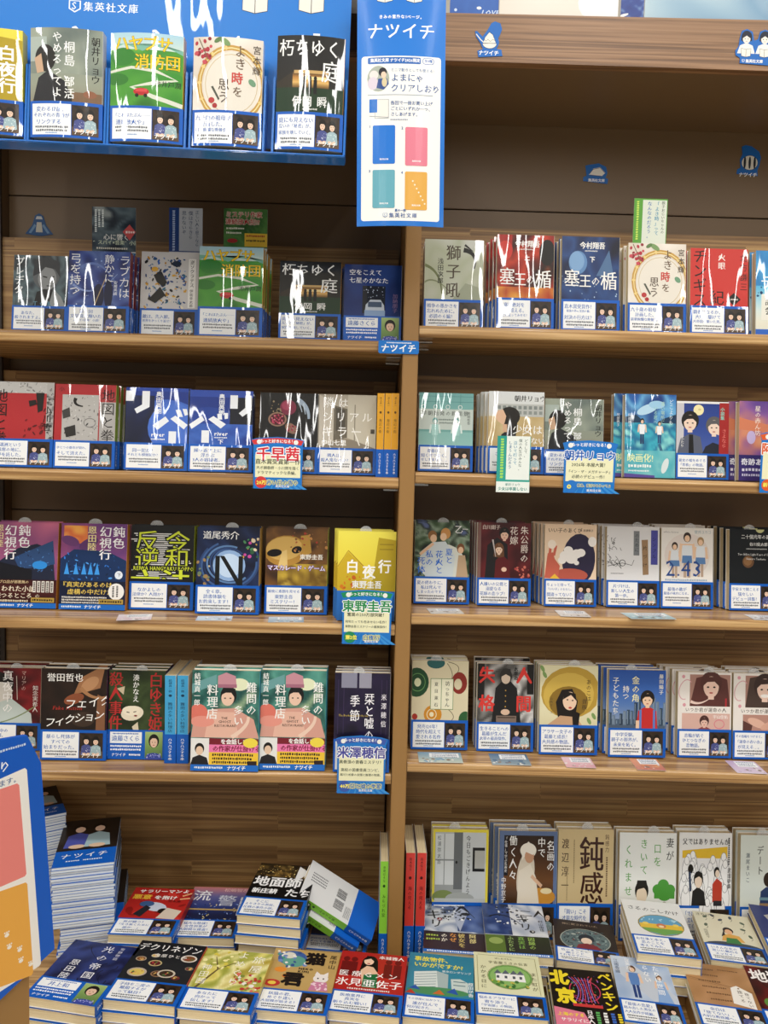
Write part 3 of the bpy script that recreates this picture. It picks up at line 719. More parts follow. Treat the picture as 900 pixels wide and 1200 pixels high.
@design('pomegranate', 'black ground, cut pomegranates and a pale hand', 'cfc8b8', B('天才調香師の', '新たな香り。'))
def _(A):
    A.g('08080b', '0d0c10', '0a090c')
    A.e(48, 26, 14, 14, '7c2440'); A.e(45, 23, 8, 8, 'a23c58'); A.e(30, 48, 16, 13, '93705c'); A.e(30, 48, 13, 10.5, '4a0f1c'); A.scat(30, 20, 40, 41, 56, 1.2, 2, ['c04060', '8c1c34', 'd87888'], 3)
    A.e(54, 64, 12, 8, '8c6a58', 40); A.scat(16, 46, 58, 62, 70, 1, 2, ['b03852', '7c1a30'], 5); A.curve((64, 12), (84, 22), (84, 46), 9, '9fb0c4', 4); A.l([(66, 14), (72, 34)], 3, 'b8c6d6', 1); A.l([(74, 18), (78, 38)], 3, 'b8c6d6', 1); A.scat(12, 14, 14, 40, 36, .8, 2, ['8c7a5c', 'a08a68'], 6); A.v('千早茜', 88, 56, 6, '9a9aa0')
@design('killer', 'a faded corridor and white katakana title', 'd8d2c4', B('隣人は、', '殺人鬼なのか？'))
def _(A):
    A.g('b3aa9a', 'a69c8a', 'b8ae9c'); A.p([(0, 0), (26, 20), (26, 84), (0, 97)], 'c4bcae'); A.p([(26, 20), (50, 26), (50, 78), (26, 84)], '6a6254'); A.p([(50, 0), (100, 0), (100, 97), (50, 78)], 'c8c1b0'); A.r(62, 18, 64, 88, '8e8676'); A.p([(0, 97), (40, 80), (60, 82), (100, 97)], '8a8070'); A.r(91, 62, 98, 70, '4a463e'); A.p([(30, 24), (46, 28), (46, 60), (30, 66)], '4c463c')
    A.l([(60, 60), (72, 92)], 2, 'f0ece2'); A.t('隣', 6, 4, 21, 'faf8f4', 0.012); A.t('は', 33, 6, 18, 'faf8f4', 0.012); A.t('シリアル', 6, 31, 19, 'faf8f4', 0.012, sp=4); A.t('キラー', 6, 57, 20, 'faf8f4', 0.012, sp=5); A.t('中山七里', 5, 82, 11, 'faf8f4', 0.03)
@design('dawn', 'a teal waiting room and two pale figures', '7fb4b0', B('青春は、', '短くせつなく、', 'せしずまない…。'), film=True)
def _(A):
    A.g('6fa9a8', '7fb5b1', '8fc0bb', 'a8cdc6'); A.r(0, 30, 100, 68, 'c3cfc9')
    for x in (8, 30, 53, 76): A.r(x, 0, x+0.8, 26, '4c8684'); A.ring(x, 26, 4, 4, 1, 'e8eeec')
    for y in (6, 16): A.r(0, y, 100, y+0.7, '4c8684')
    A.r(0, 68, 100, 72, '6ea6a2'); fig(A, 30, 46, 54, 'a8d4d0', '9cc8c4', '5c9a98', 'd8e8e4'); fig(A, 70, 46, 54, '9fcec9', '8fbfba', '4f918f', 'd8e8e4')
    A.t('早朝始発の殺風景', 5, 33, 9.4, '5a625f', 0.015, sp=1.6); A.dash(36, 48, 28, 3, '6a7a76', 3); A.dash(38, 54, 24, 3, '6a7a76', 4); A.v('青崎有吾', 89, 34, 6, '5a625f')
@design('graduate', 'a girl with black hair before a school', 'e6e0d2', B('さよなら、', '私たち。'))
def _(A):
    A.g('d9dcdc', 'd4d6d4', 'cdb98e', 'c0a470', 'b39762'); A.r(12, 22, 100, 44, 'b8bab6')
    for k in range(9): A.r(16+k*9.4, 25, 22+k*9.4, 31, '7f8684'); A.r(16+k*9.4, 34, 22+k*9.4, 40, '8a908c')
    A.n_(['c8b184', 'bca26e', 'd4c096', 'a88e5c'], .08, 3, 0, 44, 100, 97, 16, 10)
    A.e(38, 44, 19, 17, '17120f'); A.p([(22, 46), (54, 38), (50, 78), (34, 70)], '17120f'); A.p([(16, 34), (26, 32), (32, 44), (28, 60), (18, 54), (12, 46)], 'e0b898'); A.p([(18, 97), (24, 76), (38, 66), (54, 82), (58, 97)], '1c1a20'); A.r(26, 58, 34, 72, 'd8ae8c')
    A.t('朝井リョウ', 46, 6, 11.5, '161412', 0.02); A.t('少女は', 44, 58, 18, 'f6f4f0', 0.012); A.t('卒業しない', 38, 80, 13, 'f6f4f0', 0.012)
def _kiri(A):
    A.g('7f8a80', '8a9488', '959a88', '8a8270', '6f6454'); A.n_(['74827c', '98a090', '66726c', 'a8a690'], .05, 6, 0, 0, 100, 60, 16, 16); A.r(0, 12, 24, 44, 'a8b4ac')
    A.e(22, 40, 15, 18, '15120f'); A.p([(6, 40), (16, 34), (20, 58), (10, 60)], 'c8a486'); A.p([(4, 97), (12, 66), (26, 56), (50, 70), (62, 97)], '1c1d22'); A.r(60, 84, 100, 97, '7c5f46'); A.e(84, 86, 9, 5, '8f5c42')
    A.v('やめるってよ', 32, 5, 14.5, 'f6f6f4', 0.012, 1.0); A.v('桐島、', 48, 17, 16, 'f6f6f4', 0.012, 1.1); A.v('部活', 49, 63, 14.5, 'f6f6f4', 0.02, 1.1); A.v('朝井リョウ', 85, 9, 12.5, '15130f', 0.015)
design('kirishima', 'a grey green classroom and a boy in profile', 'c8c8be', B('変わる17歳。', 'それぞれの青春が', 'リンクする。'))(_kiri)
@design('film', 'a starry blue sea and two students, film band', '1d4a8c', None)
def _(A):
    A.n_(['143a86', '2f74c0', '1c56a4', '6fb4e0', '143a80'], .06, 2, 0, 0, 100, 60, 24, 20); A.e(44, 26, 22, 8, 'b8dcf2', -20); A.e(62, 18, 16, 7, '9fcdea'); A.p([(0, 40), (22, 36), (40, 50), (0, 54)], '143a5a'); A.p([(100, 34), (76, 42), (60, 52), (100, 56)], '123656')
    A.n_(['1c7fa8', '3fb4c8', '1a6c98', '8fdcd8', '2890b0'], .1, 4, 0, 50, 100, 100, 24, 20); fig(A, 34, 42, 46, 'f0f4f8', '22305a'); fig(A, 68, 46, 40, 'f0f4f8', '2a4478'); A.l([(68, 86), (84, 130)], 5, '3a6a8a', 8)
    A.v('どこよりも', 86, 8, 9, 'dfeef6'); A.v('遠い場所に', 70, 12, 8, 'b8dcc8'); A.v('いる君へ', 56, 20, 8, '9fd0c0'); A.v('阿部暁子', 6, 34, 6, 'eef4f8')
    A.n_(['3fa0b8', '7cc8cc', '4fb0c0', 'a8dcd8'], .08, 8, 0, 98, 100, 145, 20, 10); A.t('映画化!', 5, 103, 16, 'eef6b8', 0.02); A.dash(8, 122, 44, 6, 'f2f8f4', 4); A.dash(8, 132, 40, 3, 'e8f2f0', 5); A.p([(0, 138), (60, 141), (60, 145), (0, 145)], '5a4a9c'); A.e(80, 124, 6, 14, 'dce8ea', 20)
@design('fireflies', 'two young men under a yellow moon', '9c1f24', B('彼女の嘘をめぐる', '「青春」の物語。'))
def _(A):
    A.g('223a86', '2c4796', '4a60a8', '6a78b0'); A.r(0, 0, 14, 97, 'c9c6cc'); A.r(0, 0, 100, 4, 'ecebe8'); A.e(42, 16, 10, 10, 'f2e6b0'); A.e(44, 15, 3, 2, 'd8c890')
    A.p([(2, 97), (8, 70), (26, 60), (46, 66), (52, 97)], '5a5f70'); A.p([(24, 62), (32, 62), (34, 97), (24, 97)], '101014'); head(A, 26, 38, 15, '17120f', 'efd4c0')
    A.p([(50, 97), (56, 84), (70, 76), (96, 84), (100, 97)], '1c2030'); head(A, 72, 46, 14, '5c5a5c', 'f0d6c4'); A.e(82, 58, 6, 4, 'efd4c0'); A.r(82, 2, 100, 97, 'a3201f'); A.v('小説集', 84, 10, 8, '7fe0d0', .02); A.v('さよなら', 87, 50, 9, 'e87a70', 0.01)
    A.v('ふたり', 8, 66, 7, 'f0f0ee')
@design('dusk', 'a purple and orange sunset cut by the photograph edge', '4a3a7c', None)
def _(A):
    A.n_(['2a2258', '5a3c8c', '8c5a9c', 'd88a6c', 'e8b078', '6a4c94', '3a3068'], .05, 5, vert=.4); A.p([(0, 30), (60, 44), (100, 36), (100, 60), (0, 52)], 'd8805c'); A.e(22, 66, 8, 12, 'c8b4dc')
    A.v('いただきに', 52, 8, 11, 'f0ecf6', .01); A.v('星の赤ん坊', 28, 8, 11, 'f6e4d4', .01); A.g('3a2f6c', '4c3c80', y0=98, y1=145, x0=0, x1=100); A.t('奇跡あり', 4, 104, 13, 'f4f2fa', .03); A.dash(6, 122, 60, 6, 'e8e4f4', 3); A.dash(6, 132, 60, 5, 'd8d4ec', 6)
def _dull(A, second):
    if not second:
        A.n_(['b8607c', 'c86c8c', '8c4c78', 'a85a84', '70406c'], .04, 3, vert=.25); A.p([(0, 72), (36, 44), (66, 36), (92, 46), (97, 97), (0, 97)], '20263c'); A.p([(30, 60), (92, 30), (96, 70), (40, 80)], '2c4a78'); A.scat(30, 36, 46, 94, 84, 1, 3, ['4f86c8', '1c2c50', '3c68a8'], 3, .4); A.e(72, 72, 12, 7, '2f8fe0'); A.p([(0, 66), (60, 80), (60, 97), (0, 97)], '14141c')
        A.v('鈍色', 36, 4, 20, 'f6f4f6', .02); A.v('幻視行', 14, 4, 20, 'f6f4f6', .02); A.v('恩田陸', 0, 4, 13, 'e8d8a0', .02)
        A.g('3a1210', '4a1a16', '300e0e', y0=97, y1=136, x0=0, x1=100); A.t('タブロ店が邪悪無の', 2, 98, 6, 'e8d0a0', .01); A.t('われた小説', 12, 107, 11, 'f4e8d0', .02); A.t('墜つるところ', 2, 119, 10, 'f4e8d0', .02); A.t('の', 66, 120, 8, 'f4e8d0'); A.dash(4, 131, 50, 4, 'e8d8b8')
        for x in (62, 69, 76, 83, 90): A.r(x, 99, x+5, 118, 'e8e4dc'); A.dashv(x+1, 101, 3, 15, '3a3430')
    else:
        A.n_(['54306c', '8c4878', '6a3c78', 'a85a7c', '3c2c64'], .04, 8, vert=.2); A.n_(['e88a3c', 'f4c060', 'd86a3c', 'f0a850'], .08, 4, 4, 4, 40, 34, 12, 10); A.e(14, 30, 14, 8, '6a3c70', 20); A.e(42, 34, 16, 8, '5c3468', -30)
        A.p([(0, 60), (20, 44), (70, 46), (100, 62), (100, 97), (0, 97)], '14305c'); A.scat(60, 4, 50, 96, 96, 1, 3.4, ['2f78d8', '1c4a8c', '4f9cec', '0f2444'], 9, .5)
        for x in (10, 24, 36, 46, 56): A.p([(x-4, 86), (x, 66), (x+4, 86)], '3f9cf0')
        A.v('鈍色', 78, 4, 19, 'f6f4f6', .02); A.v('幻視行', 58, 4, 19, 'f6f4f6', .02); A.v('恩田陸', 40, 4, 14, 'f0e0a0', .02); A.e(89, 86, 6, 7, 'e8f0fa'); A.t('下', 86, 82, 7, '1a1a2a')
        A.g('101830', '141c3c', y0=97, y1=136, x0=0, x1=100); A.t('『真実があるのは、', 0, 98, 10, 'f0d060', .02); A.t('虚構の中だけだ』', 12, 110, 10, 'f0d060', .02)
        for k in range(3): A.dash(4, 123+k*4.4, 66, 3, 'e8e4dc', k+2)
        A.e(86, 114, 12, 14, 'f4f2ee'); A.dashv(80, 105, 3, 16, '3a3430'); A.dashv(86, 104, 3, 18, '3a3430', 3)
    A.r(60, 127, 97, 135, 'b89a48'); A.dash(62, 129, 32, 4, '2a2010'); A.r(0, 136, 100, 145, '1c6cc8'); A.t('ナツイチ', 38, 137, 6.5, 'ffffff', .03); A.dash(4, 138.5, 30, 3.4, 'e8f0fa')
design('dull_a', 'pink sky and a dark ship, maroon lower band', 'b87a2c', None, film=False)(lambda A: _dull(A, 0))
design('dull_b', 'an orange cloud over blue lit buildings, navy lower band', 'b87a2c', None, film=False)(lambda A: _dull(A, 1))
@design('reiwa', 'black and white stripes and neon yellow title', 'a8c030', B('なかよしの', '法律か？人間か？'), film=False)
def _(A):
    A.g('141414', '181818'); rs = random.Random(3)
    for k in range(26): y = 14+k*3.3; A.r(rs.uniform(0, 20), y, rs.uniform(50, 100), y+1.7, 'e8e8e6')
    for k in range(20): y = 14+rs.uniform(0, 80); x = rs.uniform(0, 80); A.r(x, y, x+20, y+1.5, '141414')
    for ch, x, y in (('反', 6, 8), ('令', 54, 8), ('逆', 6, 38), ('和', 54, 38)): A.ot(ch, x, y, 40, 'd6e23a', '141414', .05, .0)
    A.r(4, 69, 97, 79, '141414'); A.t('REIWA HANGYAKU ROPPO', 5, 69, 10, 'd6e23a', .012, sx=.72); A.ot('六法', 0, 74, 50, 'd6e23a', '141414', .04, .02, sx=.98); A.r(0, 92, 100, 97, '141414')
@design('nbook', 'a huge black N on a blue swirl', 'c8a050', B('全６章。', '読書体験を', 'お約束します！'), film=False)
def _(A):
    A.n_(['0c1430', '1c2c54', '0a1028', '2c4474'], .05, 7)
    for q in range(9): A.ring(52, 62, 50-q*4.4, 44-q*4, 3, ['2a4270', '3c5c90', '1c3058', '5c80b0'][q % 4], rot=-30+q*14, a0=10*q, a1=250+10*q)
    A.e(52, 64, 26, 26, '8fb0dc'); A.e(52, 64, 20, 20, 'c4daf4'); A.scat(18, 72, 14, 98, 50, 1.5, 4, ['c84c9c', 'd8a840', '4c8c5c', 'e8d8b8', '305c3c'], 5); A.scat(12, 0, 50, 24, 97, 1.5, 4, ['a08050', 'c8b890', '6c7c5c'], 6)
    for P in (((30, 48), (37, 48), (37, 97), (30, 97)), ((37, 48), (44, 48), (74, 97), (66, 97)), ((67, 48), (74, 48), (74, 97), (67, 97))): A.p(P, '111214')
    A.t('道尾秀介', 9, 6, 14.5, 'f6f6f6', .02)
@design('mask', 'a golden carnival mask', 'a8b848', B('最後に素顔を見せる', '東野圭吾', 'ミステリー！'), film=False)
def _(A):
    A.n_(['2a1a10', '54361c', '7c5426', '3a2414', 'a87c34'], .07, 5); A.n_(['8c6c20', 'c8a83c', '6c5018', 'e8cc5c'], .12, 3, 20, 60, 100, 97, 18, 10)
    A.e(32, 38, 34, 26, 'b8893a', -8); A.e(30, 34, 30, 20, 'd8b060', -8); A.p([(56, 12), (70, 10), (74, 40), (60, 50)], 'c09440'); A.e(14, 42, 12, 6.5, '0c0806', -8); A.e(50, 36, 8.5, 6, '0c0806', -20); A.p([(26, 40), (34, 36), (36, 70), (20, 66)], 'e8c880'); A.scat(24, 40, 4, 100, 40, 1, 3, ['c88c4c', '8c5c34', 'a83c2c'], 8)
    A.t('東野圭吾', 55, 43, 9.5, 'f4f0e8', .03); A.ot('マスカレード・ゲーム', 3, 62, 9.8, 'ffffff', '6a2c9c', .09, .02, sx=.96)
@design('byakuya', 'golden yellow ground and a slanting white title', 'e4da6c', None, film=False)
def _(A):
    A.g('f0e458', 'ecd848', 'd8b828', 'c8a01c'); A.p([(70, 10), (100, 14), (100, 97), (58, 97)], 'b8a020'); A.p([(0, 60), (18, 34), (46, 60), (46, 97), (0, 97)], 'cfae24'); A.l([(0, 58), (18, 32), (48, 60)], 2, 'b08818'); A.r(72, 20, 96, 22, '9a8418'); A.r(72, 28, 96, 30, '9a8418'); A.scat(14, 4, 70, 40, 97, 1, 4, ['d87c1c', 'c8641c'], 5)
    A.t('白', 14, 46, 23, 'fdfdf8', .03); A.t('夜', 43, 54, 23, 'fdfdf8', .03); A.t('行', 70, 45, 23, 'fdfdf8', .03); A.dash(43, 76, 18, 2, 'f8f4e0'); A.t('東野圭吾', 25, 80, 13, 'fdfdf8', .03); A.g('e4d860', y0=97, y1=145, x0=0, x1=100); A.r(0, 97, 100, 145, '2a70c0')
def _yuki(A):
    _ = [A.g('e8d848', 'd8c030', 'b89820'), A.p([(60, 10), (100, 14), (100, 97), (50, 97)], 'b0981c'), A.v('白夜行', 70, 22, 22, 'fdfdf8', .03)]
design('yellow_head', 'yellow cover, cut by the left photograph edge', 'b8b430', B('愛と罪の', '物語。'))(_yuki)
@design('summer', 'leafy shade, children and blue title', '1c2018', B('夏の終わりに、', '私は死んで', 'しまったのです。'), film=False)
def _(A):
    A.n_(['10140f', '243420', '3c5434', '8ca08c', '1a2418', '5c6c9c'], .12, 4); A.e(50, 72, 42, 34, 'd8dcd4'); A.e(32, 24, 8, 9, '8c6030'); A.e(34, 29, 6, 7, 'e8c09c'); A.e(56, 20, 9, 10, 'c89050'); A.e(52, 26, 6, 7, 'ecc8a4'); A.p([(10, 54), (32, 36), (56, 34), (74, 60), (70, 97), (20, 97)], 'cdd8dc'); A.l([(10, 58), (34, 38)], 5, 'e8c09c'); A.e(84, 46, 7, 9, '7a4a28'); A.e(84, 49, 5, 6, 'e8c09c'); A.p([(76, 97), (80, 58), (92, 58), (98, 97)], 'c0a484')
    A.t('乙', 72, 4, 16, 'f8f8f8', .01); A.t('一', 86, 6, 11, 'f8f8f8', .01)
    A.v('夏と', 56, 46, 14, '2a6cd0', .02); A.v('花火と', 38, 50, 14, '2a6cd0', .02); A.v('私の', 20, 50, 14, '2a6cd0', .02); A.v('死体', 5, 62, 15, '2a6cd0', .02)
@design('bride', 'a dark red cover and a couple in formal clothes', '3a1416', B('人嫌いの公爵と', '溺愛なる', '花嫁の恋ラブ！'), film=False)
def _(A):
    A.n_(['4a1014', '641a1e', '3a0c10', '7c2428'], .06, 6); A.r(0, 0, 6, 97, '7c5a54'); A.p([(14, 97), (18, 40), (36, 26), (56, 38), (58, 97)], '1a1618'); head(A, 50, 20, 9, '15100f', 'e8c0a8'); A.p([(32, 97), (34, 66), (46, 56), (58, 66), (62, 97)], '5c1418'); head(A, 40, 46, 8, '6a4428', 'f0d0b8', long=True); A.l([(28, 30), (34, 60)], 3, 'c8c0c0', 1); A.e(50, 82, 5, 4, 'e8c0a8')
    A.v('朱公爵の', 80, 5, 15.5, 'e8dcd4', .01, 1.05); A.v('花嫁', 60, 6, 16, 'e8dcd4', .01, 1.05); A.t('白川紺子', 8, 4, 8.5, 'e0d0c8', .02); A.scat(14, 70, 76, 98, 96, 1, 3, ['a83c3c', 'c86c5c'], 4)
@design('yawn', 'a peach cover, white cloud and navy oval head', 'e8d4b8', B('ちょっと待って、', '「いい子」のわたし、', '間違ってない？'), film=False)
def _(A):
    A.g('e8cdb0', 'edd5bb'); A.e(66, 62, 32, 46, '2a2440', 4); A.e(50, 90, 34, 12, 'b85848'); A.p([(0, 96), (6, 52), (16, 50), (20, 62), (30, 74), (26, 97)], 'c86450'); A.l([(10, 54), (12, 36)], 5, 'c86450'); A.l([(18, 56), (22, 38)], 5, 'c86450'); A.p([(10, 97), (20, 88), (30, 97)], 'e8b83c')
    for x, y, r in ((40, 56, 11), (52, 60, 12), (62, 52, 10), (70, 50, 9), (46, 46, 9), (34, 64, 8)): A.e(x, y, r, r*.8, 'f2eeea')
    A.e(62, 68, 5, 4, 'f2eeea'); A.e(92, 30, 8, 9, 'f2eeea'); A.e(14, 36, 8, 8, 'f2e4d4'); A.t('いい子のあくび', 6, 6, 9.5, '3a2a24', .015); A.t('高瀬隼子', 74, 8, 5, '3a2a24')
@design('tags', 'a line sketch and grey, brown and blue label strips', 'c8ccd0', B('片づけは、', '新しい人生の', '第一歩。'), film=False)
def _(A):
    A.g('dcdcde', 'e4e4e6'); rs = random.Random(5)
    for k in range(22): x, y = rs.uniform(2, 26), rs.uniform(14, 68); A.curve((x, y), (x+rs.uniform(-8, 10), y+rs.uniform(-8, 8)), (x+rs.uniform(-4, 10), y+rs.uniform(2, 14)), .8, '1a1a1c', n=5)
    A.l([(2, 72), (30, 66), (48, 70), (52, 60)], .9, '1a1a1c'); A.ring(30, 66, 6, 6, 1, '1a1a1c')
    A.r(51, 8, 62, 52, '7c8084'); A.v('のために', 53, 12, 8.5, '3a3e44'); A.p([(66, 24), (78, 23), (80, 86), (69, 87)], '9a7c5c'); A.v('片づけ', 68.5, 34, 9, '2c2018', 0, 1.7); A.r(84, 6, 97, 68, '4a4a9c'); A.v('シンプル', 86, 18, 8, '1c1c4a', 0, 1.3); A.dash(8, 84, 24, 2, '8a8a8c')
@design('volley', 'three boys seen from behind and blue numerals', 'e4e0d6', B('最強の敵が', '最強の味方になる。'), film=False)
def _(A):
    A.g('e6e2dc', 'ece8e2'); A.e(50, 50, 44, 40, 'e0d6d0'); A.t('white kisses', 4, 5, 5.5, '8a8a8c'); A.t('壁井ユカコ', 64, 4, 6.5, '8fa8b4')
    for x, y, h in ((26, 26, 66), (50, 8, 84), (76, 16, 74)): fig(A, x, y, h, 'dfe4ea', 'b8a08c', '3a2c26' if x < 60 else 'a88860', 'e8c4a4'); A.p([(x-9, y+h*.5), (x+9, y+h*.5), (x+10, y+h*.66), (x-10, y+h*.66)], '5c84b8')
    A.l([(40, 30), (60, 30)], 3, 'e8c4a4'); A.t('2.43', 8, 52, 40, '24488c', -0.005, sx=.98); A.dash(8, 92, 80, 4, '9ab0c8')
@design('lightyears', 'plain black ground, small white lines and copper disc', '14161a', B('宇宙まで聞こえる', '瑞々しい', 'デビュー詩集！'), film=False)
def _(A):
    A.g('101418', '121619'); A.e(36, 58, 11, 11, '6a4a30'); A.e(35, 57, 8, 8, '8a6440'); A.t('二十億光年の孤独', 22, 9, 8.4, 'f0f0ee', .01, sx=.94); A.t('谷川俊太郎', 38, 23, 7, 'f0f0ee', .01); A.dash(32, 34, 40, 2, 'c8c8c8')
    A.t('Two Billion Light-Years of Solitude', 16, 42, 5.4, 'e8e8e6', 0, sx=.85); A.t('Shuntaro Tanikawa', 32, 50, 5.2, 'e8e8e6', 0, sx=.85); A.e(58, 0, 8, 6, 'c8c890')
@design('midnight', 'a pale reclining face under vertical white title', 'b8b0a0', B('真夜中の', '物語。'), film=False)
def _(A):
    A.n_(['5c1014', '8a1c22', '3c0c10', '701820'], .06, 4); A.e(20, 30, 34, 24, '1c1614'); A.e(24, 46, 28, 20, 'd8d4cc', -20); A.e(8, 42, 3, 2, '2a1c1a'); A.e(18, 56, 6, 2.4, 'a04c4c', -15); A.p([(10, 97), (14, 66), (50, 54), (84, 80), (86, 97)], 'c4d0cc'); A.p([(0, 97), (0, 74), (14, 70), (20, 97)], 'b8c8c8'); A.curve((30, 97), (60, 90), (92, 66), 2, '7c8c60')
    A.l([(58, 14), (60, 56)], 1, 'd8ccc0'); A.v('真夜中の', 34, 4, 19, 'f6f4f2', .012); A.v('マリアの', 66, 4, 9, 'd8b8b0'); A.v('知念実希人', 86, 30, 9.5, 'f0ece8', .01)
@design('fake', 'a dark oil painting and slanted white katakana', '3c1c3c', B('暴らし死体が', 'すべての', '始まりだった。'), film=False)
def _(A):
    A.n_(['120c0a', '2a1a12', '1a100c', '40281a'], .06, 8); A.p([(50, 40), (60, 14), (84, 0), (96, 0), (90, 30), (70, 36)], '9c6c48'); A.e(74, 24, 16, 9, 'b88860', -40); A.e(50, 48, 16, 8, '8a4c30', -20); A.p([(86, 40), (98, 46), (98, 97), (84, 97)], '84583c'); A.e(64, 80, 18, 12, '3c2c22'); A.curve((60, 30), (76, 50), (98, 44), 6, 'a87850', 3)
    A.t('誉田哲也', 8, 7, 14, 'f6f4f0', .02); A.t('Fake Fiction', 18, 58, 8.5, 'a82c24', .02, slant=.2); A.t('フェイク', 36, 47, 18, 'f8f6f2', .008, slant=.15, dy=-2); A.t('フィクション', 6, 77, 17, 'f8f6f2', .008, slant=.15, sp=-2, dy=-2.6)
@design('snowwhite', 'a lying pale face between red title columns', '4a2a50', B('遠藤さくら',), film=False, bandkind='solo')
def _(A):
    A.n_(['14180f', '243018', '3c4c28', '10140c'], .08, 5); A.e(42, 70, 20, 12, 'e8dcc4', -8); A.e(40, 66, 16, 8, 'f0e4cc'); A.l([(32, 68), (37, 69)], 1.4, '2a2018'); A.l([(44, 68), (49, 67)], 1.4, '2a2018'); A.e(48, 74, 3, 1.4, '8c3c34'); A.p([(14, 30), (28, 26), (26, 40)], 'c8b898'); A.p([(42, 92), (52, 84), (54, 97), (44, 97)], 'd8ccb0')
    A.v('殺人事件', 0, 2, 25, 'b82c2c', .02, .95); A.v('白ゆき姫', 70, 2, 26, 'b82c2c', .02, .92); A.v('湊かなえ', 42, 6, 11.5, 'f6f4f0', .02)
def _chef(A):
    A.n_(['12403c', '2c6c64', '5ca090', '1c4c48', 'c8d8a8', '1a5a70'], .06, 5, 0, 0, 100, 100, 26, 24); A.p([(0, 20), (36, 6), (36, 20), (0, 34)], '6ca0a0'); A.e(70, 20, 14, 9, 'e8ecc8')
    A.p([(0, 97), (4, 66), (30, 56), (64, 54), (92, 70), (100, 97)], 'd8a090'); A.p([(20, 97), (26, 60), (64, 60), (70, 97)], 'e8b8a4'); A.e(10, 62, 14, 13, 'e07868'); A.e(16, 74, 18, 8, 'e89888')
    A.e(54, 36, 12, 14, '141416'); A.e(53, 40, 9.5, 11, 'eec8b0'); A.p([(42, 36), (46, 24), (64, 26), (64, 40), (58, 32), (50, 32)], '141416'); A.p([(38, 22), (38, 8), (50, 3), (64, 8), (66, 24), (52, 20)], 'c8909c'); A.r(38, 20, 66, 25, 'a86c80'); A.e(49, 40, 1.6, 1, '1a1210', n=6); A.e(57, 40, 1.6, 1, '1a1210', n=6)
    A.curve((60, 96), (86, 80), (84, 66), 6, 'f0d0bc', 4)
    A.v('難問の', 80, 16, 16, 'faf8f4', .015); A.v('多い', 62, 50, 15, 'faf8f4', .015); A.v('料理店', 22, 20, 17, 'faf8f4', .015); A.v('結城真一郎', 3, 4, 9.5, 'faf8f4', .02)
    A.t('THE', 44, 66, 5, '3a2420', .02); A.t('GHOST', 40, 71, 5.5, '3a2420', .02); A.t('RESTAURANT', 34, 77, 5, '3a2420', .02)
    A.g('f4e8d0', y0=98, y1=136, x0=0, x1=100); A.r(0, 98, 27, 136, 'eceae6'); A.e(13, 113, 7, 8, '17120f'); A.e(13, 116, 5.4, 6.4, 'e8c8ac'); A.p([(0, 136), (3, 126), (13, 122), (24, 126), (27, 136)], '1c1c20')
    A.r(27, 98, 100, 107, '7c1c2c'); A.t('を会話しまず', 44, 98.5, 8, 'f8f4f0', .04); A.r(27, 107, 100, 118, 'f07cb0'); A.t('の作家が仕掛ける', 32, 108, 9, '7c1030', .03); A.r(27, 118, 100, 136, 'f4c83c'); A.e(88, 104, 11, 7, 'f4dc4c')
    for k in range(3): A.dash(32, 119.5+k*5.4, 58, 4, '2a2018', k+3)
    A.r(84, 130, 98, 136, '2a1c1c'); A.r(0, 136, 100, 145, '1c6cc8'); A.t('ナツイチ', 54, 137, 7, 'ffffff', .03); A.dash(6, 138.5, 40, 3.4, 'e8f0fa')
design('chef', 'a young cook in pink hat over a yellow band', '2c8ca8', None, film=False)(_chef)
@design('shiori', 'a dark violet cover and white vertical title', 'c8c8cc', B('図書委員の', '秘密の推理。'), film=False)
def _(A):
    A.n_(['0f0c1c', '241a3c', '1a1430', '3c2a58'], .06, 5)
    for x in (6, 16, 84, 93): A.r(x, 10, x+1.4, 90, '34284c')
    A.r(12, 0, 40, 22, '8c8ca0'); A.r(44, 0, 66, 22, '9a98a8'); A.v('栞と嘘の', 54, 29, 18, 'faf8fc', .015, .98); A.v('季節', 28, 32, 18, 'faf8fc', .015, 1.2); A.v('米澤穂信', 84, 30, 10, 'f0ecf4', .02, 1.3); A.t('The Bookmark and the Lie', 8, 60, 4.5, 'c8b04c', .01)
@design('botchan', 'cream ground, round plants and a boxed title', 'd8ccae', B('発売120年！', '時代を超えて', '愛される名作'), film=False)
def _(A):
    A.g('d9cfae', 'dcd2b2'); A.e(8, 36, 22, 24, '1f4a2c'); A.e(10, 36, 6, 7, 'd8e0b8'); A.ring(10, 36, 14, 15, 1.2, '6a9a5c'); A.e(42, 4, 16, 9, '2c6060'); A.e(84, 36, 14, 18, '8a2c24'); A.e(82, 38, 7, 9, 'd9cfae'); A.e(38, 88, 16, 15, 'd08c28'); A.ring(36, 88, 9, 9, 1.4, 'f0e4c0'); A.e(36, 88, 4, 4, 'f0e4c0'); A.e(96, 96, 12, 14, '2a5c34'); A.e(6, 92, 5, 5, 'a83024')
    A.curve((62, 4), (80, 26), (64, 36), 1, '5a4a34'); A.curve((64, 2), (90, 6), (80, 20), 1, '5a4a34'); A.curve((66, 80), (80, 90), (72, 97), 1, '5a4a34')
    A.r(33, 29, 74, 80, '6a8a5c'); A.r(34, 30, 73, 79, 'ecead0'); A.r(52, 30, 53, 79, '6a8a5c'); A.v('坊っちゃん', 59, 33, 8.6, '2a2a20', .01); A.v('夏目漱石', 40, 35, 7, '2a2a20', .01, 1.6)
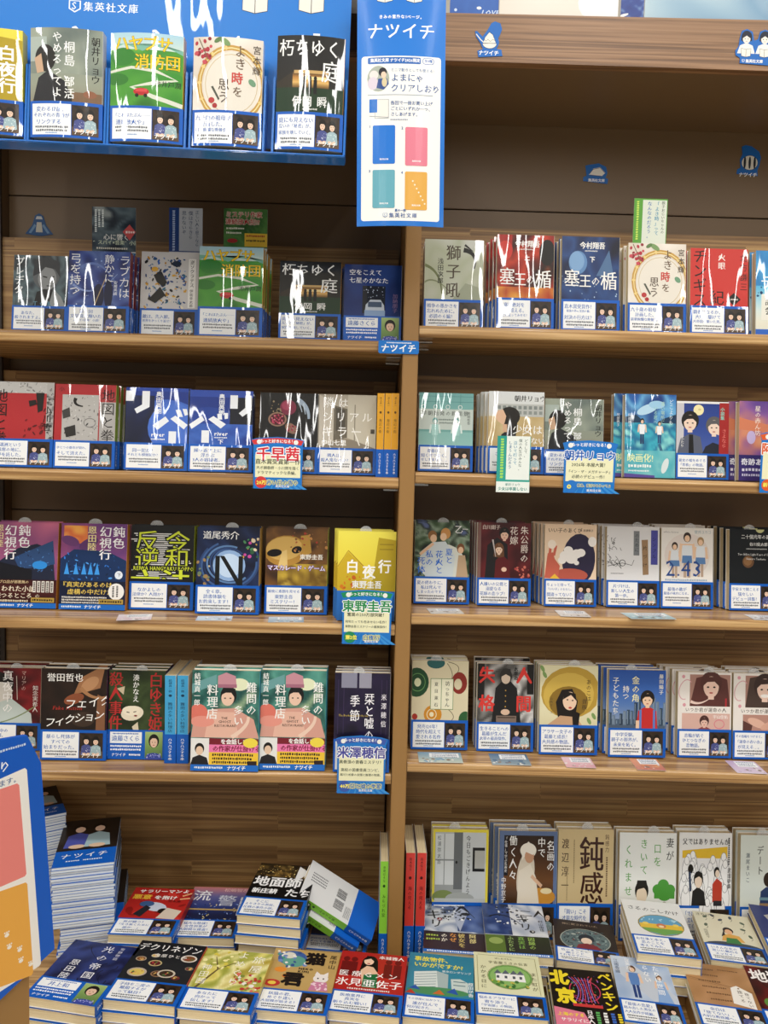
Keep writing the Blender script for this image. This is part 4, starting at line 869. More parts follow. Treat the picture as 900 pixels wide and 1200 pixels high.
@design('human', 'a seated student in black and four red characters', 'c8c8c4', B('生きることへの', '葛藤が生んだ', '太宰の最高傑作。'), film=False)
def _(A):
    A.n_(['c8c6c4', '9a9896', '3a3836', 'dcdad8', '6a6866'], .09, 6); A.r(0, 0, 12, 60, '1a1818'); A.r(88, 0, 100, 50, '1a1818'); A.p([(26, 97), (32, 40), (44, 28), (58, 28), (70, 40), (78, 97)], '17171a'); A.e(50, 20, 11, 13, '2c2a28'); A.e(50, 24, 8, 9, 'd8c4b0'); A.p([(40, 22), (44, 8), (58, 8), (60, 22), (50, 17)], '2c2a28'); A.e(50, 80, 8, 5, 'd8b8a0'); A.r(34, 86, 70, 97, '7c6a60'); A.r(36, 88, 68, 90, '4a3c34')
    for k in range(4): A.e(50, 44+k*9, 1.2, 1.2, 'c8a04c', n=6)
    A.v('人間', 68, 4, 29, 'd83a34', .03, 1.62); A.v('失格', 2, 4, 29, 'd83a34', .03, 1.62); A.v('太宰治', 64, 4, 7.5, '17171a', .04)
@design('hat', 'a woman in a giant straw hat', 'e0dcb8', B('アラサー女子の', '葛藤と成長！', '大共感の物語。'), film=False)
def _(A):
    A.g('dcd6b0', 'e2dcb8', 'ccc090'); A.e(54, 44, 52, 42, 'b8963c', -6); A.e(50, 48, 44, 36, 'ceae50', -6); A.e(50, 60, 34, 26, '8a6c28'); A.p([(34, 97), (28, 60), (38, 40), (56, 38), (66, 58), (60, 97)], '1a1412'); A.e(52, 58, 12, 15, 'ecccb0'); A.p([(40, 56), (44, 42), (62, 46), (64, 58), (54, 48)], '1a1412'); A.e(48, 56, 1.8, 1.2, '1a1412', n=6); A.e(57, 57, 1.8, 1.2, '1a1412', n=6); A.e(53, 69, 3, 1.6, 'c03c34'); A.p([(14, 97), (36, 82), (64, 84), (74, 97)], 'c8a07c'); A.p([(56, 72), (70, 78), (68, 97), (58, 97)], '17110f')
    for x, y in ((4, 6), (8, 16), (86, 90), (94, 82)): A.e(x, y, 6, 3, '7c9c5c', 60)
    A.v('あのこは', 80, 22, 9, '4a3c24', .01); A.v('貴族', 73, 54, 9, '4a3c24', .01); A.v('山内マリコ', 18, 52, 4.6, '4a3c24', .01, 1.2)
@design('angle', 'a boy in a red shirt before a city at dusk', 'b8c4d0', B('中学受験。', '親子の限界が、', '未来を拓く。'), film=False)
def _(A):
    A.g('2850a0', '3660ac', '5478b4', '8c9cb8', 'd8a890', 'c89480'); A.r(0, 82, 100, 97, '4c5c70')
    rs = random.Random(6)
    for k in range(16): x = k*6.4; h = rs.uniform(14, 44)*(1 if k > 4 else .5); A.r(x, 90-h, x+5.4, 92, rs.choice(['34485c', '4a6078', '6a7c90', '28394c'])); A.r(x+1, 92-h, x+2, 90, '8ca0b4')
    A.p([(48, 97), (52, 68), (62, 62), (74, 62), (84, 68), (86, 97)], 'c42c2c'); A.r(54, 66, 58, 97, '5c7cc0'); A.r(78, 66, 82, 97, '5c7cc0'); head(A, 68, 48, 11, '1c1614', 'ecc8a8'); A.r(48, 84, 54, 97, 'ecc8a8')
    A.v('金の角', 40, 10, 14, 'f0e8b0', .01, 1.05); A.v('持つ', 24, 26, 12, 'f0ece0', .01); A.v('子どもたち', 6, 12, 12, 'f0ece0', .01, 1.05); A.v('藤岡陽子', 88, 6, 8, 'f0ece0', .01, 1.1)
def _idol(A, second):
    A.g('e8e2dc', 'ece6e0'); A.r(22, 4, 98, 58, 'a88074')
    if not second:
        A.p([(22, 58), (34, 10), (64, 2), (92, 12), (98, 58)], '5c3430'); head(A, 62, 22, 18, '54302c', 'e8c4b4', long=False); A.curve((24, 50), (40, 58), (60, 44), 5, 'e8ccc0', 1); A.l([(90, 44), (90, 64)], 3, 'b03038')
        A.r(8, 70, 98, 97, 'd8b0a4'); head(A, 50, 84, 8, '4a2a28', 'e4bcac', '8c4444'); A.ring(78, 88, 10, 8, 1.6, 'd8808c')
    else:
        A.p([(22, 58), (30, 8), (60, 2), (90, 10), (98, 58)], '4a3a34'); head(A, 58, 24, 18, '3c2c28', 'e8c8b8'); A.e(58, 38, 8, 3, 'f4f0ec')
        A.r(18, 70, 98, 97, 'b88a7c'); A.e(44, 84, 18, 7, 'e0b4a0', 20); A.e(66, 88, 16, 6, 'd8a894', -20); A.p([(18, 97), (18, 80), (36, 88), (34, 97)], '5c3a34')
    A.r(8, 58, 98, 70, 'ece6e0'); A.t('いつか君が運命の人', 14, 60, 8, '3a302c', .01, sp=.6); A.ring(14, 30, 12, 18, 1.4, 'd8a0a8', rot=20, a0=60, a1=300); A.t('宇山佳佑', 66, 72, 7, 'f4ecea', .02); A.e(10, 8, 3, 3, 'd89aa4'); A.e(12, 56, 3, 3, 'd89aa4')
design('idol_a', 'two sepia drawings of a long-haired girl', 'dcd4cc', B('恋輪が紡ぐ', 'ひとつなぎの', '恋物語。'), film=False)(lambda A: _idol(A, 0))
design('idol_b', 'a sepia smiling face above joined hands', 'dcd4cc', B('その指輪をつけると、', '「運命の赤い糸」', 'が見える…。'), film=False)(lambda A: _idol(A, 1))
@design('goodday', 'a yellow frame round a grey window photograph', 'e0d488', B('世代を超えて', '読み継がれる'), film=False)
def _(A):
    A.g('e6d440', 'e8d848'); A.g('b8bcbc', 'a8acac', '9a9e9c', x0=4, y0=4, x1=96, y1=97); A.r(5, 6, 38, 74, 'd4d8d8'); A.r(20, 6, 21.5, 74, '8c9090'); A.r(5, 40, 38, 42, '8c9090'); A.r(38, 4, 54, 80, '6a6e70'); A.r(54, 4, 96, 97, 'c8cccc'); A.r(72, 24, 94, 56, '1c1c1e'); A.r(76, 28, 94, 52, 'b4b4ae'); A.e(20, 90, 20, 9, '7c8c50'); A.e(50, 92, 26, 8, 'a8aca8'); A.r(4, 92, 96, 97, 'c0c4c2'); A.e(43, 44, 2, 2, '1a1a1c')
    A.v('今日もごきげんよう', 60, 8, 8.4, '2a2a2a', .01, 1.05); A.v('松浦弥太郎', 8, 8, 7, '5a5e60', .0, 1.15)
@design('workers', 'a slate blue mount and painting of a woman in white', 'b4bcc8', B('「画家」で', '名画を読み解けば', '時代が見える！'), film=False)
def _(A):
    A.g('5c6f94', '64779c'); A.g('2a1a10', '4a2e1a', '6a4424', '3c2614', x0=8, y0=6, x1=94, y1=97); A.e(70, 88, 28, 12, 'c88c34'); A.e(46, 60, 15, 34, 'd8ccb8', 8); A.p([(32, 97), (34, 54), (54, 44), (64, 62), (70, 97)], 'e4dac8'); A.e(50, 26, 14, 10, 'f0e8d8'); A.e(52, 34, 8, 9, 'c89878'); A.p([(38, 24), (50, 14), (64, 24), (58, 32), (46, 28), (40, 40)], 'f2eadc'); A.e(82, 80, 10, 4, 'e8d8a8'); A.l([(56, 60), (74, 74)], 5, 'd8b090')
    A.v('名画の', 82, 12, 14, 'f6f4f0', .01); A.v('中で', 66, 8, 14, 'f6f4f0', .01); A.v('働く人々', 17, 6, 14, 'f6f4f0', .01, 1.1); A.r(8, 6, 15, 60, '1c1a20'); A.v('「仕事」で学ぶ名画史', 9, 8, 4.8, 'e8e4e0', .02); A.v('中野京子', 4, 62, 8.6, 'f0ece8', .01)
@design('dull', 'a beige cover and huge brown brushed characters', 'd0bc90', B('「鈍い」こそ', '才能な時代を', '生き抜く力！'), film=False)
def _(A):
    A.g('cdb687', 'd0ba8c', 'c8b080'); A.t('鈍', 38, 8, 48, '3c1c14', .02, sx=.95); A.t('感', 40, 54, 46, '3c1c14', .02, sx=.95); A.v('鈍感力', 85, 6, 7.5, '5a3c2c', .01, 1.1); A.dashv(87, 36, 3, 50, '6a5038'); A.v('渡辺淳一', 6, 12, 14, '3c241a', .01, 1.3); A.dashv(28, 14, 2, 56, '8a7450'); A.dashv(16, 60, 1.6, 34, '8a7450')
@design('wife', 'a white cover, green title columns and faceless man', 'dcdedc', B('離婚よりも', 'まず離婚……。'), film=False)
def _(A):
    A.g('e6e8e4', 'eceee8'); A.v('妻が', 82, 6, 14, '2a2c28', .01, 1.25); A.v('口を', 60, 14, 14, '5ca04c', .01, 1.25); A.v('きいて', 36, 8, 14, '5ca04c', .01, 1.25); A.v('くれませ', 9, 16, 14, '5ca04c', .01, 1.32)
    A.e(40, 78, 12, 14, '17140f'); A.e(40, 84, 9.5, 11, 'ead8c0'); A.p([(29, 80), (32, 64), (48, 64), (52, 80), (44, 74), (34, 76)], '17140f'); A.e(42, 96, 4, 1.5, 'a8a490')
    for x, y, r in ((68, 76, 9), (78, 70, 10), (90, 76, 9), (80, 80, 14)): A.e(x, y, r, r*.8, '4c9a3c')
    A.r(62, 76, 98, 88, '4c9a3c'); A.e(80, 94, 3, 2, 'b0b0a0')
@design('father', 'a crowd of blank outlines under yellow, two coloured figures', 'e0e0dc', B('「ではない」', '立場から', '見えてくること。'), film=False)
def _(A):
    A.g('e8e8e6', 'eeeeec'); A.p([(6, 24), (92, 18), (92, 36), (6, 40)], 'e0b830'); A.r(6, 34, 92, 97, 'e8e8ea'); rs = random.Random(8)
    for k in range(34):
        x, y = 8+rs.uniform(0, 80), 30+k*1.9; A.e(x, y+14, 9, 18, '8c8c90'); A.e(x, y+14.3, 8.2, 17.3, 'f2f2f2'); A.ring(x, y, 5, 6, .7, '8c8c90'); A.e(x, y, 4.3, 5.3, 'f2f2f2')
    A.p([(24, 97), (26, 78), (36, 72), (48, 78), (52, 97)], '17171a'); A.e(37, 62, 9, 11, '17140f'); A.e(37, 65, 7, 8.5, 'e8d4c0'); A.p([(28, 62), (32, 52), (44, 53), (46, 62), (38, 58)], '17140f'); A.p([(64, 92), (64, 68), (72, 60), (82, 66), (82, 92)], 'b83c28'); A.e(72, 52, 5.5, 7, '17140f'); A.e(73, 54, 4, 5, 'e8d4c0'); A.r(66, 90, 82, 97, '24242a'); A.e(22, 48, 5, 6, '17140f'); A.l([(20, 52), (22, 78)], 4, '2c3c58')
    A.t('父ではありませんが', 6, 7, 9.4, '2a2a2a', .01, sp=.6); A.v('武田砂鉄', 92, 46, 7, '2a2a2a', .01); A.dashv(93, 6, 3, 34, '3a3a3a')
@design('date', 'pale cover, handwritten black title and a boy from behind', 'd4d8d0', B('世界は', 'いろんなデートで、', 'あふれてる。'), film=False)
def _(A):
    A.g('d4dcd4', 'dce2da'); A.v('おしまい', 62, 8, 13, '20201e', .01, 1.05); A.v('の', 50, 26, 10, '20201e', .01); A.v('デート', 30, 14, 13, '20201e', .01, 1.05); A.v('瀬尾まいこ', 10, 24, 7.5, '3c4c5c', .01, 1.1); A.p([(36, 97), (38, 76), (48, 70), (60, 70), (68, 76), (70, 97)], '2a3c64'); A.e(52, 60, 9, 10, '2c2018'); A.r(36, 84, 70, 88, '6a8c9c'); A.r(36, 92, 74, 97, '9a7c5c')
@design('pair_a', 'pale ink splashes and black title, first volume', 'c8c8c8', None, film=False)
def _(A):
    A.n_(['c8ccd4', '8c98b0', 'd8dadd', '4c5c80', 'b8bcc8'], .07, 4, vert=0); A.n_(['24345c', '3c5490', '6a80b0'], .1, 4, 56, 10, 100, 88, 12, 16); A.p([(54, 10), (76, 30), (60, 88), (50, 50)], 'a8b0c4')
    A.scat(50, 30, 4, 80, 60, .8, 3, ['16161a', '2c2c34', 'e8eaee'], 3); A.curve((40, 10), (70, 20), (86, 50), 3, '1a1a20', 1); A.e(70, 40, 8, 4, '16161a'); A.t('二人', 26, 10, 26, '1a1a1e', .01); A.t('キ', 2, 32, 27, '1a1a1e', .01); A.t('リ', 8, 58, 24, '1a1a1e', .01); A.v('村山由佳', 4, 2, 8, '1a1a1e', .01); A.e(26, 58, 4.5, 4.5, '7c2430'); A.t('上', 23, 54.5, 6, 'f8f8f8', .03)
    A.g('2c1c28', '38242c', y0=92, y1=138, x0=0, x1=100); A.v('阿部', 74, 94, 12, 'e8d890', .02); A.v('彼女を', 56, 94, 12, 'd8c070', .02); A.v('なぜ', 42, 94, 12, 'e8a050', .02); A.v('のか', 28, 96, 11, 'f0e8d8', .02); A.dash(4, 100, 20, 5, 'a8c050'); A.dash(4, 110, 20, 5, 'a8c050', 3); A.r(0, 138, 100, 145, '1c6cc8'); A.dash(6, 139.5, 86, 4, 'f0f4fa')
@design('pair_b', 'dark blue left side and ink splashes, second volume', 'b8b8bc', None, film=False)
def _(A):
    A.n_(['c4c8d0', '9aa4b8', 'd8dadd', 'b8bcc8'], .07, 7); A.n_(['18243c', '3c5084', '24386c', '6478a8'], .1, 9, 0, 0, 44, 90, 12, 18); A.scat(50, 20, 4, 70, 60, .8, 3, ['16161a', 'e8eaee', '3c4c74'], 8); A.curve((10, 40), (34, 20), (60, 60), 3, '1a1a20', 1)
    A.t('二人', 60, 14, 22, '1a1a1e', .01); A.t('キ', 52, 30, 24, '1a1a1e', .01); A.t('リ', 56, 54, 22, '1a1a1e', .01); A.v('村山由佳', 88, 44, 8, '1a1a1e'); A.e(76, 78, 4.5, 4.5, '2a2a30'); A.t('下', 73.4, 74.5, 6, 'f8f8f8', .03)
    A.g('2c3420', '2a2a24', y0=92, y1=138, x0=0, x1=100); A.r(0, 92, 30, 138, '5c7430'); A.e(16, 108, 11, 9, '94a85c'); A.v('因縁の', 66, 94, 11, '9cc05c', .02); A.v('真実は', 50, 94, 11, '7cb04c', .02); A.v('ふたりに', 34, 94, 10, 'a8c878', .02); A.r(0, 138, 100, 145, '1c6cc8'); A.dash(6, 139.5, 86, 4, 'f0f4fa')
@design('circle', 'dark ground and a woman inside a patterned circle', '241c1a', B('信じることと', '願うこと', 'それをなす心へ。'), film=False)
def _(A):
    A.g('241c1c', '2c2222'); A.t('神に愛されていた', 14, 10, 7.5, 'a08c78', .01); A.e(50, 68, 40, 38, '5c7074'); A.scat(120, 16, 34, 84, 100, 1.5, 4.5, ['8ca0a0', '2c3c44', 'b8c0b8', '3c5058', '6c3c3c'], 7, .5); A.e(52, 62, 13, 15, '26303c'); A.e(52, 70, 9, 11, 'e8d0bc'); A.p([(34, 97), (38, 84), (52, 78), (68, 84), (76, 97)], '7c2c38'); A.ring(50, 68, 41, 39, 1.4, 'a8b0a8')
@design('monkey', 'white cover, oval sunset badge and brush title', 'e4e2dc', B('お仕事と本と、', '恋のことを', '考えてみた。'), film=False)
def _(A):
    A.g('dcdcda', 'e6e6e4'); A.t('さるのこしかけ', 7, 16, 12.4, '2a2a28', .01, dy=1.2); A.e(55, 66, 38, 28, '8c7c34'); A.e(55, 66, 36, 26.4, '5c9cc0'); A.p([(20, 70), (90, 70), (84, 84), (55, 92.4), (26, 84)], '6ca04c'); A.r(20, 64, 90, 76, 'e0b838'); A.e(30, 64, 5, 3.5, 'e8cc5c'); A.e(80, 64, 5, 3.5, 'e8cc5c'); A.e(55, 68, 8, 6, 'c87040'); A.e(55, 70, 4.5, 3, 'f0d8b0'); A.scat(12, 24, 48, 86, 56, 2, 4, ['a8d0e0'], 3, .5)
@design('shapes', 'cream cover and a woman among floating objects', 'dcd4bc', B('いろんな女の', '思いに触れる', 'エッセイ。'), film=False)
def _(A):
    A.g('cfcab0', 'dad5bc', 'd4ceb4'); A.e(50, 100, 50, 14, '3c4450'); A.e(52, 52, 9, 10, '241814'); A.e(52, 56, 6.5, 8, 'e0b088'); A.p([(34, 84), (40, 66), (52, 62), (68, 66), (74, 84)], 'd8a450'); A.p([(40, 90), (44, 74), (62, 74), (68, 90)], '3c7c44'); A.p([(44, 52), (44, 66), (36, 72)], '241814')
    for x, y in ((20, 14), (34, 8), (46, 20), (66, 10), (84, 24), (80, 44), (16, 40), (88, 64)): A.e(x, y, 5, 3, ['4c5c48', '8c7c50', '3c4a54', 'b09848'][x % 4], x*7); A.curve((x, y), (x+5, y+8), (x-2, y+12), .8, '5a5648')
    A.t('さりげな', 4, 4, 9, '2c2c24', .01); A.v('向田邦子', 8, 54, 7, '5a5648')
@design('navycard', 'a navy cover carrying a tilted pale picture', 'c8c0a8', B('ふたりの', '旅の記録。'), film=False)
def _(A):
    A.g('2c3468', '343c74'); A.p([(20, 30), (80, 4), (100, 60), (44, 97)], 'a8a4a0'); A.p([(30, 36), (78, 14), (94, 58), (48, 86)], 'c8c4bc'); A.e(60, 56, 10, 12, 'b87850'); A.e(60, 78, 16, 10, 'd8c8a8'); A.v('さくら', 78, 20, 9, 'b03c34', .01)
@design('empire', 'dark indigo branches and white vertical title', '1c2450', B('井上和',), film=False, bandkind='solo')
def _(A):
    A.n_(['0f1434', '1c2654', '2c3c7c', '141a40', '3c4c90'], .07, 6); rs = random.Random(2)
    for k in range(14): x, y = rs.uniform(0, 100), rs.uniform(0, 97); A.curve((x, y), (x+rs.uniform(-20, 20), y+10), (x+rs.uniform(-20, 20), y+rs.uniform(14, 34)), 1.6, '0a0e24', .4)
    A.v('光の帝国', 50, 6, 17, 'f0f0f4', .0, 1.3); A.v('常野物語', 74, 6, 7, 'd8d8e4', .0, 1.2); A.v('恩田陸', 20, 48, 15, 'f0f0f4', .0, 1.1)
@design('decline', 'a dark table of dishes and white katakana title', 'b82c28', B('子持ち二度の', '離婚するが', 'って駄目？'), film=False)
def _(A):
    A.g('1a1c20', '22262a', '1c1f22'); rs = random.Random(9)
    for x, y, r, c in ((22, 78, 14, 'b8a898'), (52, 78, 10, '8c6c50'), (64, 76, 13, 'c8bca8'), (84, 36, 12, 'd8d0c4'), (16, 46, 8, 'a89880'), (40, 54, 10, 'b8a878'), (80, 84, 6, '7c2c30'), (34, 36, 6, 'c8c0b0'), (92, 60, 6, '8c7c68')): A.e(x, y, r, r*.75, c); A.e(x, y, r*.78, r*.55, rs.choice(['5c1c24', '7c4c2c', '3c2c20', 'd8c060'])); A.scat(5, x-r*.5, y-r*.3, x+r*.5, y+r*.3, 1, 2.4, ['a83c3c', 'd8a860', '4c6c3c'], x)
    A.t('デクリネゾン', 2, 6, 19, 'f4f2f0', .01, sx=.84, sp=0); A.t('金原ひとみ', 32, 30, 9, 'e8e4e0', .01, sp=1)
@design('journey', 'a yellow garden painting and dotted white title', 'd8c060', B('あなたに', '向かって', '伝します！'), film=False)
def _(A):
    A.n_(['c8b84c', 'e8dc80', '9ca040', 'f0e8a8', 'b09c3c', '8c9c4c'], .08, 6); A.scat(50, 55, 55, 100, 97, 1.5, 4, ['b83c34', 'd86c5c', 'f0e8e0', '7c8c3c'], 7); A.l([(10, 97), (30, 50), (20, 20)], 4, '6c5c34', 1); A.l([(30, 50), (52, 30)], 2.4, '6c5c34', 1); A.scat(30, 0, 0, 60, 50, 1.5, 4, ['f4eca8', 'd8c850', 'a8a83c'], 3)
    A.v('よめぐり', 50, 2, 18, 'faf6e4', .0, 1.22); A.v('旅屋', 74, 10, 19, 'faf6e4', .0, 1.2); A.v('神田茜', 6, 40, 15, 'faf6e4', .0, 1.1)
@design('catlord', 'gold ground, coiled dragon, kitten and black title', 'b09048', B('妖猫の君、', 'めぐり逢い', '大冒険が始まる！'), film=False)
def _(A):
    A.g('b8985c', 'c0a064', 'b08c50'); A.e(30, 22, 22, 18, '3c5c9c'); A.e(34, 30, 18, 14, '5c9c8c'); A.e(24, 16, 10, 8, 'd8d4c8'); A.scat(24, 6, 6, 54, 44, 2, 4, ['6c88c0', '3c8c7c', 'e8e4dc', '2c4c8c'], 4); A.e(18, 52, 9, 6, 'e08c34'); A.e(30, 66, 7, 5, 'd87c2c'); A.e(12, 84, 12, 8, 'b83430'); A.e(12, 84, 6, 4, 'e8c850'); A.e(80, 66, 11, 10, 'ece4e0'); A.p([(70, 60), (72, 50), (79, 57)], 'ece4e0'); A.p([(82, 57), (89, 50), (90, 61)], 'ece4e0'); A.e(76, 66, 1.4, 1.8, '2a1c1c', n=6); A.e(84, 66, 1.4, 1.8, '2a1c1c', n=6); A.p([(66, 94), (70, 74), (90, 74), (94, 94)], 'c87c9c'); A.scat(14, 68, 76, 92, 92, 1.4, 2.4, ['f0d0dc'], 4)
    A.t('猫', 50, 5, 31, '1c1614', .05); A.t('君', 24, 56, 32, '1c1614', .05); A.t('NEKO', 44, 43, 7, '1c1614', .04, sp=.5); A.t('KIMI', 44, 50, 7, '1c1614', .04, sp=.8); A.v('尾中山', 86, 8, 11, '2c2018', .01, 1.05)
@design('medical', 'red cover and a black-haired woman in green', 'b82824', B('医療業界に', '真実を', '斬り込む戦い！'), film=False)
def _(A):
    A.g('ac2420', 'b62822', '9c1e1c'); 
    for x in (10, 22, 74, 88): A.e(x, 20, 5, 6, '6c1414'); A.r(x-6, 26, x+6, 60, '6c1414')
    A.e(46, 26, 12, 18, '15100f'); A.p([(34, 28), (32, 52), (46, 56), (60, 46), (58, 26)], '15100f'); A.e(44, 22, 7.4, 9.4, 'f0ccb0'); A.p([(36, 20), (40, 8), (52, 10), (54, 24), (46, 15)], '15100f'); A.e(44, 28, 2.6, 1.2, 'b8242c'); A.p([(34, 46), (42, 34), (52, 36), (60, 50), (58, 80), (40, 80)], 'e8c0a0'); A.p([(40, 56), (60, 52), (62, 86), (40, 86)], '1f6c3c')
    A.t('本城雅人', 58, 5, 9.6, 'f6f0ec', .02); A.t('医療Gメン', 3, 48, 15, 'faf6f4', .01, sp=4); A.t('氷見亜佐子', 1, 66, 19.5, 'faf6f4', .02); A.dash(20, 89, 60, 4, 'e8d8d4')
@design('property', 'a teal cover, white apartment block model and yellow title', '3c8ca0', B('その部屋にはかつて、', '誰が住んで', '何が起きた……？'), film=False)
def _(A):
    A.g('2c7c98', '3888a0', '2c7890'); A.p([(10, 46), (44, 40), (48, 84), (22, 90), (12, 80)], 'd8e0dc'); A.p([(44, 40), (62, 46), (62, 78), (48, 84)], 'a8b8b8')
    for k in range(6):
        A.l([(12, 52+k*6), (44, 46+k*6)], 1.2, '6c8c94')
    A.p([(66, 56), (80, 54), (92, 62), (92, 84), (68, 82)], 'c8d4d0'); A.r(70, 60, 88, 62, '5c8088'); A.r(70, 68, 88, 70, '5c8088'); A.e(48, 86, 46, 9, '4c8c5c'); A.p([(4, 84), (14, 76), (22, 86)], '2c58a8'); A.p([(60, 86), (72, 76), (78, 90)], '2c58a8'); A.p([(40, 92), (50, 82), (58, 92)], 'c86c34'); A.p([(0, 94), (8, 86), (16, 96)], 'b83c2c'); A.l([(46, 34), (48, 12)], .8, 'c8d8d8')
    A.t('事故物件、', 8, 8, 12, 'e8dc4c', .03); A.t('いかがですか?', 8, 22, 12, 'e8dc4c', .03); A.t('東京ロンダリング', 52, 37, 5.6, 'e8f0ee', .01); A.v('原田ひ香', 92, 60, 8, 'f4f4f0', .02)
@design('rainbow', 'cream cover and oval drawing of a white house', 'd8d8a8', B('悩めるアラサーに', '寄り添う、', '「宇宙屋」の物語。'), film=False)
def _(A):
    A.g('dcdcb4', 'e0e0ba'); A.e(53, 56, 33, 28, '6c9c50'); A.e(53, 56, 30, 25, '8cb868'); A.p([(32, 66), (32, 48), (74, 46), (76, 66)], 'f0f0ec'); 
    for x in (34, 46, 58, 68): A.p([(x-5, 50), (x+1, 40), (x+7, 49)], '5c6470'); A.r(x-1, 54, x+3, 60, '4c545c')
    A.scat(26, 26, 66, 80, 80, 1.6, 3.6, ['4c7c3c', '6c9c44', 'c8b850', '3c6c34'], 4); A.ring(53, 56, 34, 29, .8, '8c8c50'); A.l([(6, 6), (94, 8)], .7, '8c8450'); A.l([(5, 8), (5, 92)], .7, '8c8450'); A.l([(94, 8), (95, 94)], .7, '8c8450')
    A.t('宇宙屋うさの伝言', 22, 20, 7, '5c5838', .01, sp=.6); A.t('ほしおさなえ', 32, 11, 4.6, '5c5838', .01); A.v('かかる日に', 9, 32, 9, '5c5838', .01, 1.25); A.v('また虹が', 84, 42, 9, '5c5838', .01, 1.25)
@design('peking', 'black ground, yellow Beijing title and pink lower part', '2a2420', None, film=False)
def _(A):
    A.g('141010', '1a1414'); A.ring(52, 48, 24, 24, 1.6, 'c03c5c'); A.scat(70, 28, 14, 76, 80, 1, 3, ['c03c50', '8c5cb0', '3c9c5c', 'e06c50', '5c3c90'], 5, .5); 
    for k in range(8): A.curve((30+k*5, 20), (52+k, 44), (34+k*5, 74), 1.4, ['8c6cc0', 'c83c5c'][k % 2])
    A.t('北', 0, 6, 34, 'f0d830', .05, sx=.9); A.t('京', 6, 46, 34, 'f0d830', .05, sx=.9); A.v('ペンキン', 76, 2, 22, 'f0d830', .03, .98); A.r(30, 78, 74, 84, 'c83c3c')
    A.p([(0, 88), (44, 96), (60, 145), (0, 145)], 'e07c94'); A.t('上海のする', 4, 98, 8, 'f0d830', .03); A.t('サラリイに', 8, 109, 8, 'f8f0f0', .03); A.v('日本人', 48, 90, 9, 'f8f0f0', .03); 
    for x, c in ((60, '5cb05c'), (71, 'f0f0ec'), (82, '3c6cc8'), (92, 'f0d830')): A.r(x, 90, x+8, 138, '20181c'); A.dashv(x+1, 92, 6, 44, c, x)
@design('couple', 'a man and woman walking in pale blue, seen from behind', 'd4dce8', B('「最後の恋愛」', '踏み出した男女の', '大人気作が続編。'), film=False)
def _(A):
    A.n_(['a8bcd8', 'c8d4e4', '8ca4c8', 'b8c8dc'], .04, 6); A.p([(0, 30), (60, 97), (100, 97), (100, 80), (40, 20)], 'c4ccd8'); fig(A, 34, 20, 74, '5c84c0', '24407c', '5a3a28'); fig(A, 78, 36, 58, 'a8c4e4', '7c9ccc', '6a4a34'); A.p([(72, 60), (84, 60), (92, 97), (66, 97)], '8cacd8')
    A.v('ふたりは世間', 70, 2, 12, 'f8f8f8', .015, 1.1); A.v('知らない', 52, 2, 12, 'f8f8f8', .015, 1.15); A.v('窪美澄', 24, 4, 9, 'f8f8f8', .01); A.v('江國香織', 4, 8, 8.5, '4c6080', .01)
@design('kraft', 'brown wrapping paper look and a white luggage tag', 'a8845c', B('余白は', '「捨てない」、', '大切な断捨離へ。'), film=False)
def _(A):
    A.n_(['a87c54', 'b88c62', 'a07448', 'b08458'], .05, 6); A.l([(0, 36), (100, 58)], 1.2, '7c5a38'); A.l([(2, 40), (100, 62)], .8, '8c6a44')
    for k in range(6): A.dash(12+k*3, 12+k*14, 34, 4, '6c4c30', k)
    A.dash(54, 10, 30, 3, '6c4c30', 5); A.p([(64, 52), (74, 46), (94, 60), (92, 96), (60, 88)], 'f0ece4'); A.v('捨てる', 72, 56, 8, '3a2c20', .01, 1.2); A.v('捨てない', 82, 60, 7, '3a2c20', .01, 1.2); A.e(76, 52, 1.6, 1.6, '7c5a38')
@design('hell', 'a dark red cover, white title and yellow fruit', '3c1414', B('どこまで', '堕ちるのか。'), film=False)
def _(A):
    A.n_(['3c0c0c', '641414', '1c0a0a', '7c1c18'], .06, 6); A.t('地獄', 4, 8, 30, 'f6f2ee', .03); A.e(60, 66, 34, 26, 'e0a030'); A.e(52, 60, 20, 16, 'f0c850'); A.e(84, 80, 16, 16, 'c86c28'); A.l([(20, 40), (40, 60)], 3, '2c1410'); A.e(20, 82, 10, 10, '5c8c3c')
@design('salary', 'red cover, falling businessman and white title', 'a82824', B('男が勝つ！', '「生き抜くために', '遥か…」'), film=False)
def _(A):
    A.g('a8201e', 'b42622', 'a01e1c'); A.scat(16, 0, 0, 100, 97, 5, 12, ['8c1a18', 'c8342c'], 5, .6); A.t('サラリーマンよ', 10, 6, 12, 'f6f2ee', .03, dy=-.6); A.t('悪意', 4, 22, 16, 'e8b83c', .04); A.t('を抱け', 40, 24, 13, 'f6f2ee', .03); A.e(50, 60, 20, 13, 'c8d0e0', 20); A.e(34, 52, 12, 9, '3c5c8c'); A.e(66, 72, 9, 8, '1c1614'); A.p([(20, 84), (34, 56), (44, 64), (34, 92)], '24242c'); A.p([(60, 94), (70, 62), (96, 70), (90, 96)], 'd8c8b8'); A.l([(86, 24), (100, 14)], 4, 'e0a878'); A.l([(84, 34), (100, 30)], 4, 'e0a878'); A.t('荒木源', 66, 38, 7, '2a1010', .01)
